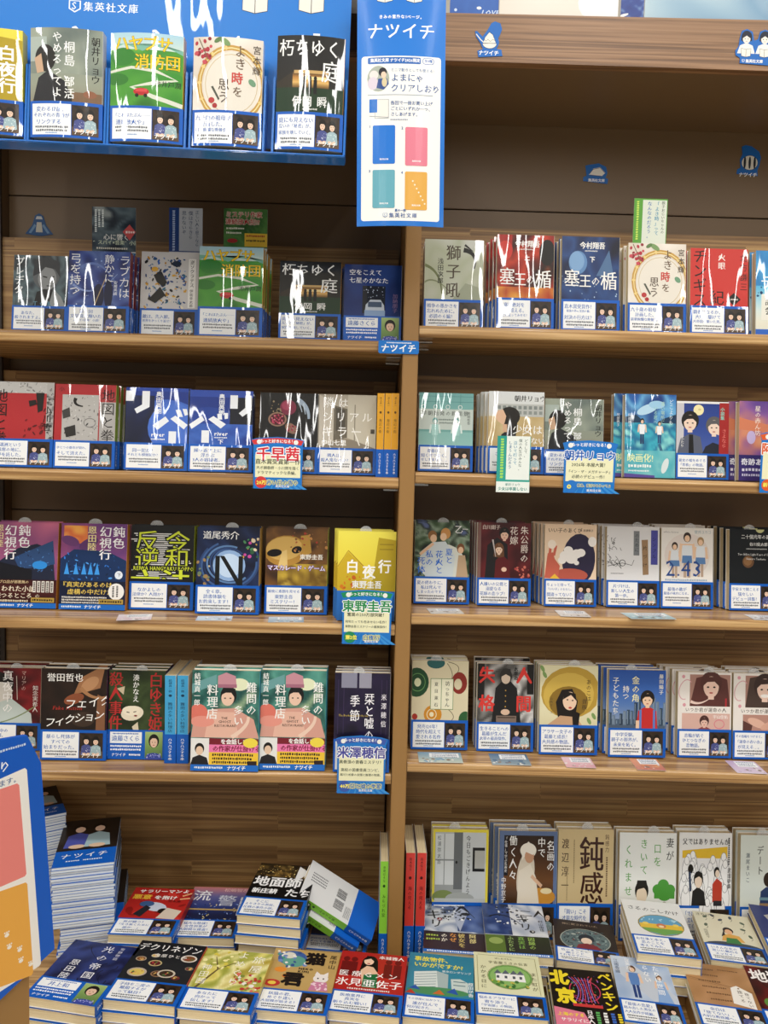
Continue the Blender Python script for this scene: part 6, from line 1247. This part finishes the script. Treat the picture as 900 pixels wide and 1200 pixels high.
popcard(886, 948, 505, 578, -0.004, '阿部暁子', '心ふるえる', ('青春の物語。', '感動の一冊。'), '鎌倉香房', 'e0602c', 'e0602c', 'author card with orange name cut by right photograph edge', '新刊')
# green and white reader-voice card
Y = -0.004; w = px_w(581, 620, 577, Y); h = px_h(600, 511, 577, Y); A = Art(W=100, H=100*h/w, ww=w); A.g('2c9c90', '38a898'); A.r(28, 0, 98, 130, 'eef4ee'); A.dashv(10, 8, 10, 118, 'a8e060'); A.v('どうして、', 80, 8, 11, '2a4a4a', .01); A.v('僕の人生はみんな、', 64, 8, 10.5, '2a4a4a', .01); A.v('泣いて行って', 48, 14, 12, '2c8cb0', .02); A.v('しまうんだろう', 33, 14, 12, '2c6c9c', .02); A.r(0, 136, 100, A.H, 'eef4ee'); A.t('朝井リョウ', 50, 140, 9, '2c8c84', .02, anchor=1); A.t('少女は卒業しない', 50, 152, 11, '2c8c84', .03, anchor=1)
sign('quote_card', A, px_frame(600.5, 577, Y), 0.0007, 'teal and white quote card with vertical writing over second right shelf edge', 'card', edge='2c9c90')

# ================================================================ face-out books, shelf by shelf
def row(zf, items, where, **kw):
    for it in items:
        key, xl, xr, yt, yb = it[:5]; o = dict(kw); o.update(it[5] if len(it) > 5 else {}); w = o.pop('where', where)
        upright(key, zf, xl, xr, yt, yb, where=w, **o)
row(ZL[1], (('predator', 13.5, 77, 301, None, dict(n=1, dx=-.002)), ('rafka', 78, 149.5, 296, None, dict(n=4, dx=.0022)), ('socrates', 163, 230, 297, None, dict(n=2, dx=-.001, y=.05)), ('falcon', 231, 306, 291, None, dict(n=4, dx=.001)), ('garden', 326, 398, 308, None, dict(n=2, dx=-.002)), ('stars', 402, 469, 312, None, dict(n=2, dx=-.003))), 'on top left shelf', y=0.028, lean=6)
row(ZR[1], (('lion', 496, 565, 282.5, None, dict(n=2, y=.045)), ('shield_red', 581, 648, 277, None, dict(n=3, dx=-.0035)), ('shield_blue', 657, 725, 279, None, dict(n=2, dx=-.002)), ('moment', 735, 803, 287, None, dict(n=2, dx=-.002)), ('chinggis', 808, 876, 293, None, dict(n=2, dx=-.002)), ('de', 885, 952, 296, None, dict(n=3, dx=-.003))), 'on top right shelf', y=0.03, lean=6)
row(ZL[2], (('map_a', -10, 60, 449, None), ('map_b', 62, 133, 452, None, dict(n=4, dx=.0018)), ('river_a', 145, 218, 456, None, dict(n=1)), ('river_b', 220, 294, 459, None, dict(n=1)), ('pomegranate', 303, 371, 462, None, dict(n=2, dx=-.0028, y=.04)), ('killer', 372, 439, 464, None, dict(n=0, y=.04))), 'on second left shelf', y=0.028, lean=6)
row(ZR[2], (('dawn', 489.5, 553, 462, None, dict(n=1)), ('graduate', 571, 636, 460.5, None, dict(n=3, dx=-.004, y=.03)), ('kirishima', 637, 706, 469, None, dict(n=1)), ('film', 731, 791, 463.5, None, dict(n=1, dx=-.014)), ('fireflies', 791.5, 853, 472, None), ('dusk', 865, 930, 472, None, dict(n=1, dx=-.012))), 'on second right shelf', y=0.045, lean=5)
row(ZL[3], (('dull_a', -8, 65, 613.5, 714), ('dull_b', 69, 146, 615, 716), ('reiwa', 151, 225, 617, 716), ('nbook', 228.5, 302, 619.5, 721), ('mask', 309.5, 382, 621, 721), ('byakuya', 394, 462.0, 624, 729, dict(n=2, dx=-.004))), 'on third left shelf', lean=6, n=1, dx=.0004, tab=True)
row(ZR[3], (('summer', 484.5, 549, 613.5, 709), ('bride', 558.5, 621, 614, 711, dict(dx=-.0022)), ('yawn', 637, 698, 616, 712, dict(dx=-.0036)), ('tags', 710, 772, 618.5, 713, dict(dx=-.0034)), ('volley', 774, 835, 620, 714.5), ('lightyears', 854, 916, 622, 717, dict(dx=-.004))), 'on third right shelf', lean=6, n=3, tab=True)
row(ZL[4], (('midnight', -22, 46, 784, 880), ('fake', 47, 123, 785, 892), ('snowwhite', 126, 192, 787, 891), ('chef', 223, 302, 787, 905, dict(where='beside sky blue spines', ctag=', by spines')), ('chef', 303.5, 380, 787, 904, dict(where='beside violet paperback', ctag=', by post')), ('shiori', 390, 455, 790, 906)), 'on fourth left shelf', lean=4, n=2, dx=.0004, tab=True)
row(ZR[4], (('botchan', 481, 547, 776, 880), ('human', 558, 624, 780, 882), ('hat', 631, 699, 781.5, 886), ('angle', 712, 779, 787, 889, dict(dx=-.005)), ('idol_a', 793, 856, 789.5, 889.5, dict(dx=-.005, n=3)), ('idol_b', 858, 922, 791, 891.5)), 'on fourth right shelf', lean=5, n=2, dx=-.0008, tab=True)
LB = lambda x: ZB
row(LB, (('goodday', 505, 570, 973, None), ('workers', 583, 651, 975, None, dict(n=2, dx=-.006)), ('dull', 652, 717, 973, None), ('wife', 724, 791, 977, None), ('father', 794, 856, 977, None), ('date', 866, 930, 980, None)), 'back of right ledge', y=0.085, lean=5, n=1, dx=-.0012, tab=True)

# spine-out books
def spine_out(key, x, yt, yb, zf, Y, where, wpx):
    p = at_y(x, yb, Y); z = zf(p.x); zc = proj((p.x, Y, z))[2]; t = wpx*zc/FPX; h = at_y(x, yt, Y).z-z
    M = Matrix.Translation((p.x-t/2, Y+BW/2+0.001, z+0.0003)) @ Matrix.Rotation(R(-90), 4, 'Z') @ Matrix.Diagonal((1, t/BT, h/BH, 1))
    return make_book(key, M, where, 'spine-out paperbacks', 0.0, D[key]['film'])
for x, l in ((444.2, 'leftmost of three yellow spine-out paperbacks beside the post'), (453.2, 'middle of three yellow spine-out paperbacks beside the post'), (461.4, 'rightmost yellow spine-out paperback touching the post')): spine_out('spine_yellow', x, 461, 559, ZL[2], 0.02, l, 8.0)
for x, l in ((199, 'left sky blue spine-out paperback beside the red-lettered book'), (213.5, 'right sky blue spine-out paperback beside the cook covers')): spine_out('spine_sky', x, 792, 895, ZL[4], 0.035, l, 12.4)
for x, l in ((479, 'red spine-out paperback touching the right side of the post'), (492, 'second red spine-out paperback right of the post')): spine_out('spine_red', x, 1000, 1092, LB, 0.02, l, 10.5)
spine_out('spine_green', 448.3, 1010, 1106, LB, 0.0, 'green spine-out paperback standing left of the post on the ledge', 9)

# header cards standing behind the top-shelf books
def stand(x0, x1, y0, y1, Y, zf, draw, label):
    w = px_w(x0, x1, y1, Y); h = px_h((x0+x1)/2, y0, y1, Y); p = at_y((x0+x1)/2, y1, Y); ext = p.z-zf(p.x); A = Art(W=100, H=100*(h+ext)/w, ww=w); draw(A, 100*h/w)
    sign('topic_card', A, Matrix.Translation((p.x, Y, zf(p.x)+0.0003)), 0.0008, label, 'card')
def c1(A, h): A.n_(['0c1420', '1c2c3c', '5c6c74', '16202c', '8c9494'], .06, 4, 0, 0, 100, h*.84, 20, 16); A.dashv(6, 6, 5, h*.4, 'd8e0e0'); A.dashv(14, 6, 5, h*.34, 'd8e0e0', 4); A.dashv(22, 6, 5, h*.3, 'd8e0e0', 6); A.t('心に響く', 26, h*.5, 15, 'f4f4f0', .02); A.t('“スパイ×音楽”小説', 2, h*.62, 11, 'd8e4c8', .02); A.dash(10, h*.76, 70, 5, 'd8d4c8'); A.r(0, h*.86, 100, A.H, '1c5c8c'); A.t('ラブカは静かに弓を持つ', 4, h*.86, 8.4, 'c8dcf0', .01); A.p([(70, h*.46), (86, h*.32), (100, h*.46), (86, h*.62)], 'c85050'); A.dash(77, h*.44, 18, 6, 'f4e0dc')
def c2(A, h): A.g('1c3c7c'); A.r(30, 0, 100, h*.9, 'b8bcc4'); A.dashv(10, 8, 8, h*.8, 'a8b8d8'); A.v('正しい人と思うなら', 78, 6, h*.085, '3a4a6a', .01); A.v('僕はきらきら', 58, 8, h*.1, '3a4a6a', .01); A.v('思わないぞ', 38, 8, h*.1, '3a4a6a', .01); A.r(0, h*.92, 100, A.H, 'c8c8cc')
def c3(A, h): A.n_(['3a6a34', '5c8c48', '2c5428', '8ca87c'], .07, 5, 0, 0, 100, h, 16, 14); A.ot('ミステリ作家', 4, 6, 14, 'a83030', 'f4ecdc', .07, .03); A.ot('連続放火犯!?', 4, 22, 14, 'a83030', 'f4ecdc', .07, .03); A.dash(6, 42, 40, 5, 'f0f0e0'); A.dash(6, 52, 34, 5, 'f0f0e0'); A.r(48, h*.62, 100, h*.96, 'e8c040'); A.dash(52, h*.66, 42, 5, 'a83030'); A.dash(52, h*.78, 42, 5, '3a3020'); A.e(20, h*.82, 12, 5, 'a83030')
def c4(A, h): A.g('5ca03c'); A.r(26, 4, 98, h*.93, 'dce2d4'); A.dashv(8, 8, 7, h*.8, 'c8e060'); A.v('親子おじいちゃんの', 82, 6, h*.075, '3a4a3a', .01); A.v('「よき時」って', 62, 8, h*.1, '2c8cb0', .02); A.v('なんなのだろう。', 40, 8, h*.095, '2c6cb0', .02); A.r(0, h, 100, A.H, 'e0dcd4')
stand(108, 159, 243, 305, 0.115, ZL[1], c1, 'dark topic card with a red diamond standing behind the deep blue paperback'); stand(198, 237, 244, 300, 0.115, ZL[1], c2, 'blue and grey handwritten topic card behind the top left books'); stand(262, 313, 245, 291, 0.118, ZL[1], c3, 'green topic card with a yellow corner behind the farmland paperback'); stand(741, 780, 233, 290, 0.1, ZR[1], c4, 'bright green and white handwritten topic card behind the gilt plate paperback')

# small cards lying on the shelves
def flatcard(pl, pr, tl_, zf, cols, label, seed):
    Z = zf(at_y(pl[0], pl[1], 0).x)+0.0006
    a, c, e = at_z(*pl, Z), at_z(*pr, Z), at_z(*tl_, Z); Z = max(zf(a.x), zf(c.x))+0.0006
    ex = (c-a); w = ex.length; ex.normalize(); d = (e-a); d.z = 0; d -= ex*d.dot(ex); d.normalize(); h = (e-a).length
    A = Art(W=100, H=100*h/w, ww=w); A.g(*cols); A.r(26, 6, 94, A.H*.5, 'eef0f0')
    for k in range(3): A.dash(32, 10+k*A.H*.13, 54, A.H*.07, '5c6c8c', seed+k)
    A.scat(14, 6, A.H*.55, 94, A.H*.92, 3, 7, [cols[0], 'e8e4dc', '8c7c6c'], seed)
    sign('leaflet', A, basis(ex, Vector((0, 0, -1)), d, (a+c)/2), 0.0004, label, 'card', 'leaflets lying on the shelves')
flatcard((136, 727), (177, 726), (158, 721), ZL[3], ('f0e8e8', 'e0c8d0'), 'white and pink leaflet before the neon title paperback', 1)
flatcard((229, 727), (271, 727), (235, 722), ZL[3], ('d8e4f0', 'b8cce0'), 'pale blue leaflet before the paperback with huge black N', 2)
flatcard((314, 729), (356, 729), (322, 723), ZL[3], ('c8d4dc', '8ca4b8'), 'grey blue leaflet before the golden mask paperback', 3)
flatcard((505, 719), (544, 719), (503, 713), ZR[3], ('dcd8d4', 'c8c4bc'), 'white leaflet before the leafy shade paperback', 4)
flatcard((657, 722), (693, 723), (642, 715), ZR[3], ('e4e0dc', 'd8d0c8'), 'white leaflet before the peach cover paperback', 5)
flatcard((740, 725), (793, 725.5), (730, 718), ZR[3], ('c8dce0', '8cb0b8'), 'teal leaflet before the label strip paperback', 6)
flatcard((884, 726), (925, 727.5), (873, 720), ZR[3], ('e0e0e0', 'c8c8c8'), 'white leaflet before the plain black paperback', 7)
flatcard((491, 893), (543, 894), (488, 881), ZR[4], ('7ca0b8', 'c8d0c0'), 'blue and grey leaflet before the cream plant paperback', 8)
flatcard((577, 896), (623, 897), (567, 883), ZR[4], ('4c6c8c', '9cacb0'), 'dark blue leaflet before the seated student paperback', 9)
flatcard((664, 899), (699, 900), (653, 887), ZR[4], ('e8c8cc', 'e0a8b0'), 'pink leaflet before the straw hat paperback', 10)
flatcard((747, 902), (781, 903), (731, 888.5), ZR[4], ('e09c6c', 'c87c6c'), 'orange leaflet before the city boy paperback', 11)
flatcard((864, 905.5), (900, 907), (842, 891), ZR[4], ('c8b0cc', 'd8c8dc'), 'mauve leaflet before the sepia drawing paperbacks', 12)

# ================================================================ books lying on the display ledge
FL = [
 ('empire', (27.7, 1167), (111, 1180), (74.5, 1099.5), .560, 2, 'front left end'),
 ('decline', (119.6, 1171), (204.5, 1180), (153, 1101), .560, 2, 'front left ledge'),
 ('journey', (206.7, 1181.7), (293, 1190), (230, 1110.7), .556, 2, 'front left ledge'),
 ('catlord', (296.7, 1183), (381.7, 1191), (311.7, 1110), .545, 2, 'front left ledge'),
 ('medical', (383, 1184), (468, 1193), (392, 1113), .540, 2, 'front ledge'),
 ('property', (471, 1191), (555, 1200), (470, 1114.7), .530, 2, 'front ledge'),
 ('rainbow', (558, 1189), (643, 1196.5), (555, 1115), .530, 2, 'front right ledge'),
 ('peking', (654, 1213), (738, 1222), (634.8, 1132), .520, 2, 'front right ledge'),
 ('couple', (731, 1197), (806, 1207), (704, 1118), .520, 2, 'front right ledge'),
 ('kraft', (822.7, 1201), (907, 1213), (782.7, 1124.7), .512, 1, 'front right ledge'),
 ('hell', (905, 1212), (985, 1224), (860, 1128.7), .512, 1, 'front right corner'),
 ('pair_a', (496, 1114.7), (570, 1120), (497.6, 1052.6), .512, 1, 'right ledge'),
 ('pair_b', (571, 1118), (649, 1123), (564, 1058), .524, 2, 'middle right ledge'),
 ('circle', (652, 1125), (728, 1135), (646, 1075.7), .505, 1, 'middle right ledge'),
 ('monkey', (746.7, 1116.7), (822.7, 1124.7), (722.7, 1052.7), .540, 3, 'atop its stack'),
 ('shapes', (833, 1124.7), (905, 1134), (794.7, 1066), .515, 1, 'middle right ledge'),
 ('navycard', (905, 1120), (975, 1130), (865, 1058), .530, 2, 'middle right ledge'),
 ('salary', (125.5, 1095), (201, 1098), (157.6, 1039.7), .545, 1, 'back left ledge'),
 ('police', (201.7, 1098), (274, 1100), (225, 1039), .530, 1, 'back left ledge'),
 ('land', (276.7, 1071.7), (351.7, 1078), (297, 1010.7), .583, 3, 'atop the tallest back stack'),
 ('underbook', (356, 1112), (427, 1118), (362, 1060), .482, 0, 'left ledge'),
]
for key, bl, br, tl, Z, un, wh in FL:
    rt, zb = flatbook(key, bl, br, tl, Z, un, wh)
    if zb > ZB+0.004:                                                  # a low oak riser carries the stack
        c = rt.matrix_world.translation; q = (at_z(*tl, Z)+at_z(*br, Z))/2; rise = zb+0.0004
        pts = [Vector(rt.matrix_world @ Vector((sx*0.048, 0, z_))) for sx, z_ in ((-1, .012), (1, .012), (1, .14), (-1, .14))]
        v = [(p_.x, p_.y, ZB+0.0002) for p_ in pts]+[(p_.x, p_.y, rise) for p_ in pts]
        o = pydata('riser_block', v, [(0, 3, 2, 1), (4, 5, 6, 7), (0, 1, 5, 4), (1, 2, 6, 5), (2, 3, 7, 6), (3, 0, 4, 7)], M_POST)
        tag(o, 'plain tan riser block under the books with %s' % short(D[key]['desc'], 8), 'block', 'riser blocks under the book stacks')

# two toppled books showing their back covers, leaning on the stack
def backart():
    A = Art(); A.g('d8d8d8', 'dededc'); A.r(0, 97, 100, 145, '0a5cbe'); A.t('ナツイチ', 10, 104, 9, 'ffffff', .03); A.r(46, 103, 92, 138, 'e8ecec')
    for k in range(4): A.r(50, 106+k*8, 88, 112+k*8, ['58b4a8', 'e08c50', 'c85c70', '5c8cc8'][k])
    for a in (20, 50):
        rs = random.Random(a); x = a
        while x < a+22: w = rs.uniform(.5, 1.5); A.r(x, 62, x+w, 80, '1a1a1c'); x += w+rs.uniform(.5, 1.2)
    for k in range(4): A.dashv(70-k*7, 10, 3, 30, '5c5c60', k)
    for k in range(5): A.dash(10, 84+k*2.4, 30, 1.3, '6c6c70', k)
    return A.mesh('back_print', M_GLOSS, place_back(BT), base=7e-5, eps=6e-6)
bpm = backart()
def toppled(P0, P1, P2, Z0, label, i):
    """P0 upper left, P1 upper right and P2 lower left of the back cover in the photograph, at three depths"""
    a, b, c = at_y(P0[0], P0[1], P0[2]), at_y(P1[0], P1[1], P1[2]), at_y(P2[0], P2[1], P2[2])
    L = (b-a); ez = -L.normalized(); W = (a-c); W -= ez*W.dot(ez); wd_ = W.length; exx = -W.normalized()      # spine (local +x) lies along the lower edge
    eyy = ez.cross(exx)
    o_ = a+L-W*0.5
    M = basis(exx, eyy, ez, o_) @ Matrix.Diagonal((wd_/BW, 1, L.length/BH, 1)) @ Matrix.Translation((0, -BT, 0))
    r_ = make_book('spine_green', M, label, 'toppled paperbacks', 0.0, False); link('back_print', bpm, r_); return r_
toppled((366.7, 1008, 0.075), (447, 1060, 0.065), (356, 1051, 0.0), 0, 'toppled paperback showing its barcoded back, leaning right of the stack', 0)
toppled((352, 1016, 0.068), (432, 1069, 0.058), (344, 1061, -0.004), 0, 'second toppled paperback under the barcoded one, only its green spine showing', 1)

# ================================================================ piles of thin booklets at the left
def booklet(W, L, T, label, group, cover):
    A = Art(W=100, H=100*L/W, ww=W); cover(A); H = A.H
    root = empty('booklet'); tag(root, label, 'booklet', group)
    me = A.mesh('cover', M_GLOSS, lambda X, Z, o: np.stack([X-W/2, -o, Z], 1)); v, f = box_data(-W/2, W/2, 0, 0.0003, 0, L); merge_colored(me, v, f, ['ccd8e6']*8)
    v, f = box_data(-W/2, W/2, T-0.0006, T-0.0003, 0, L, 0); merge_colored(me, v, f, ['a8bcd8']*8)
    link('cover', me, root)
    pm_ = bpy.data.meshes.new('pages'); bm = bmesh.new(); v, f = box_data(-W/2+0.0006, W/2-0.0006, 0.0004, T-0.0008, 0.0004, L-0.0006); bv = [bm.verts.new(q) for q in v]
    for q in f: bm.faces.new([bv[i] for i in q])
    bm.to_mesh(pm_); bm.free(); pm_.materials.append(mat('booklet_pages', 'e2e8ee', .6)); link('pages', pm_, root)
    return root
def bcover(A):
    H = A.H; A.g('1764bc', '1c6cc4'); A.n_(['1a1512', '2a2019', '17120f'], .06, 3, 0, 0, 100, H*.68, 10, 8)
    A.ox, A.oy, A.sc = 0, 0, 1.0
    for cx, cl in ((32, '4c56a8'), (66, 'a4c0c8')):
        A.e(cx, H*.2, 12, 14, '15100d'); A.e(cx, H*.23, 8.6, 11, 'eccab2'); A.p([(cx-9, H*.2), (cx-6, H*.11), (cx+6, H*.11), (cx+9, H*.2), (cx, H*.16)], '15100d'); A.p([(cx-22, H*.62), (cx-18, H*.36), (cx, H*.3), (cx+18, H*.36), (cx+22, H*.62)], cl); A.e(cx, H*.6, 14, 7, 'e0c0a4')
    A.r(0, H*.68, 100, H, '0a5cbe'); A.t('ナツイチ', 50, H*.74, 17, 'f4f6f8', .02, anchor=1, sp=3); A.dash(20, H*.88, 22, 4, 'e8f0f8'); A.dash(48, H*.88, 30, 4, 'e8f0f8', 4)
def pile(bl, br, tl, Z, n, T, name, cnt_label, dxs, group):
    a, c, e = at_z(*bl, Z), at_z(*br, Z), at_z(*tl, Z); ex = (c-a); w = ex.length; ex.normalize(); L = (e-a).length
    d = Vector((-ex.y, ex.x, 0)); M = basis(ex, Vector((0, 0, -1)), d, (a+c)/2)
    b0 = booklet(w, L, T, 'topmost booklet of the %s' % name, group, bcover); b0.matrix_world = M
    for i in range(1, n):
        rs = random.Random(i*7); off = Matrix.Translation((dxs(i)[0]+rs.uniform(-.0015, .0015), dxs(i)[1]+rs.uniform(-.0015, .0015), -i*T*1.02))
        q = b0.copy(); COL.objects.link(q); q.matrix_world = off @ M; q['label'] = 'one of the blue booklets lower in the %s' % name
        for ch in list(b0.children): k = ch.copy(); COL.objects.link(k); k.parent = q
    return Z-n*T*1.02
zb1 = pile((60, 1018), (134, 1010), (95, 962), .640, 40, .0046, 'tall front pile', '', lambda i: ((0.0, 0.0) if i < 22 else (.012*(1 if i < 30 else .6), .004)), 'booklets in the front pile')
zb2 = pile((28, 962), (78, 952), (53, 925), .668, 44, .0048, 'rear pile behind the slanting blue panel', '', lambda i: (0.0, 0.0), 'booklets in the rear pile')
print('pile bottoms', zb1, zb2, ZB)

# ================================================================ slanting blue campaign panel at the lower left
PH = R(52); hd_ = Vector((math.cos(PH), math.sin(PH), 0)); vd_ = Vector((0, 0, 1)); P0 = at_y(64, 1112, -0.40); nd_ = hd_.cross(vd_)
def on_panel(x, y):
    r_ = ray(x, y); q = CAM+r_*((P0-CAM).dot(nd_)/r_.dot(nd_)); return (q-P0).dot(hd_)*1000, -(q-P0).dot(vd_)*1000
OL = [on_panel(*q) for q in ((-34, 873), (32, 862), (48, 894), (64, 1112), (-34, 1204))]
mx, my = min(q[0] for q in OL), min(q[1] for q in OL); W_ = max(q[0] for q in OL)-mx; H_ = max(q[1] for q in OL)-my
A = Art(W=W_, H=H_, ww=W_/1000)
def pp(*pts):
    out = []
    for q in pts: s_, t_ = on_panel(*q); out.append((s_-mx, t_-my))
    return out
ol = pp((-34, 873), (32, 862), (48, 894), (64, 1112), (-34, 1204))
A.p(ol, '0658c0'); A.p(pp((-30, 926), (29, 900), (31.5, 902), (48, 1129), (46, 1132), (-30, 1182)), 'f0ece6')
A.p(pp((-24, 933), (20, 918), (22.5, 920), (31, 1024), (29, 1027), (-24, 1050)), 'e8847c'); A.p(pp((-24, 1053), (30, 1034), (32, 1036), (39, 1139), (37, 1143), (-24, 1166)), 'e8a848')
for q in ((8, 1096), (11, 1110), (23, 1113), (24.5, 1126), (36, 1130)):
    X__, Y__ = pp(q)[0]; A.e(X__, Y__, 2.6, 2.2, 'f4ecdc', n=10)
    for k in (-1, 0, 1): A.e(X__+k*2.2, Y__-3.2, .9, 1.1, 'f4ecdc', n=6)
X__, Y__ = pp((12.5, 889))[0]; A.t('しおり', X__, Y__, 13, 'f0f4f8', .02, anchor=2)
X__, Y__ = pp((24, 907))[0]; A.t('さしあげます。', X__, Y__, 8, '4c6c9c', .02, anchor=2)
X__, Y__ = pp((0, 879))[0]; A.dash(X__, Y__, 26, 3, 'c8dcf0')
ORG = P0+hd_*((mx+W_/2)/1000)-vd_*((my+H_)/1000)
pn = empty('campaign_panel', basis(hd_, vd_.cross(hd_), vd_, ORG)); tag(pn, 'slanting blue campaign panel with pink and orange bookmarks at lower left', 'sign')
sign('board', A, None, 0.006, None, None, parent=pn, outline=ol, edge='0658c0')
fz = ORG.z
pydata('support_strut', *box_data(-0.02, 0.02, 0.0066, 0.0106, -(fz-0.001), H_/1000*0.5), M_POST, pn)
pydata('foot_plate', *box_data(-0.07, 0.025, -0.07, 0.02, -(fz-0.0005), -(fz-0.004)), M_POST, pn)
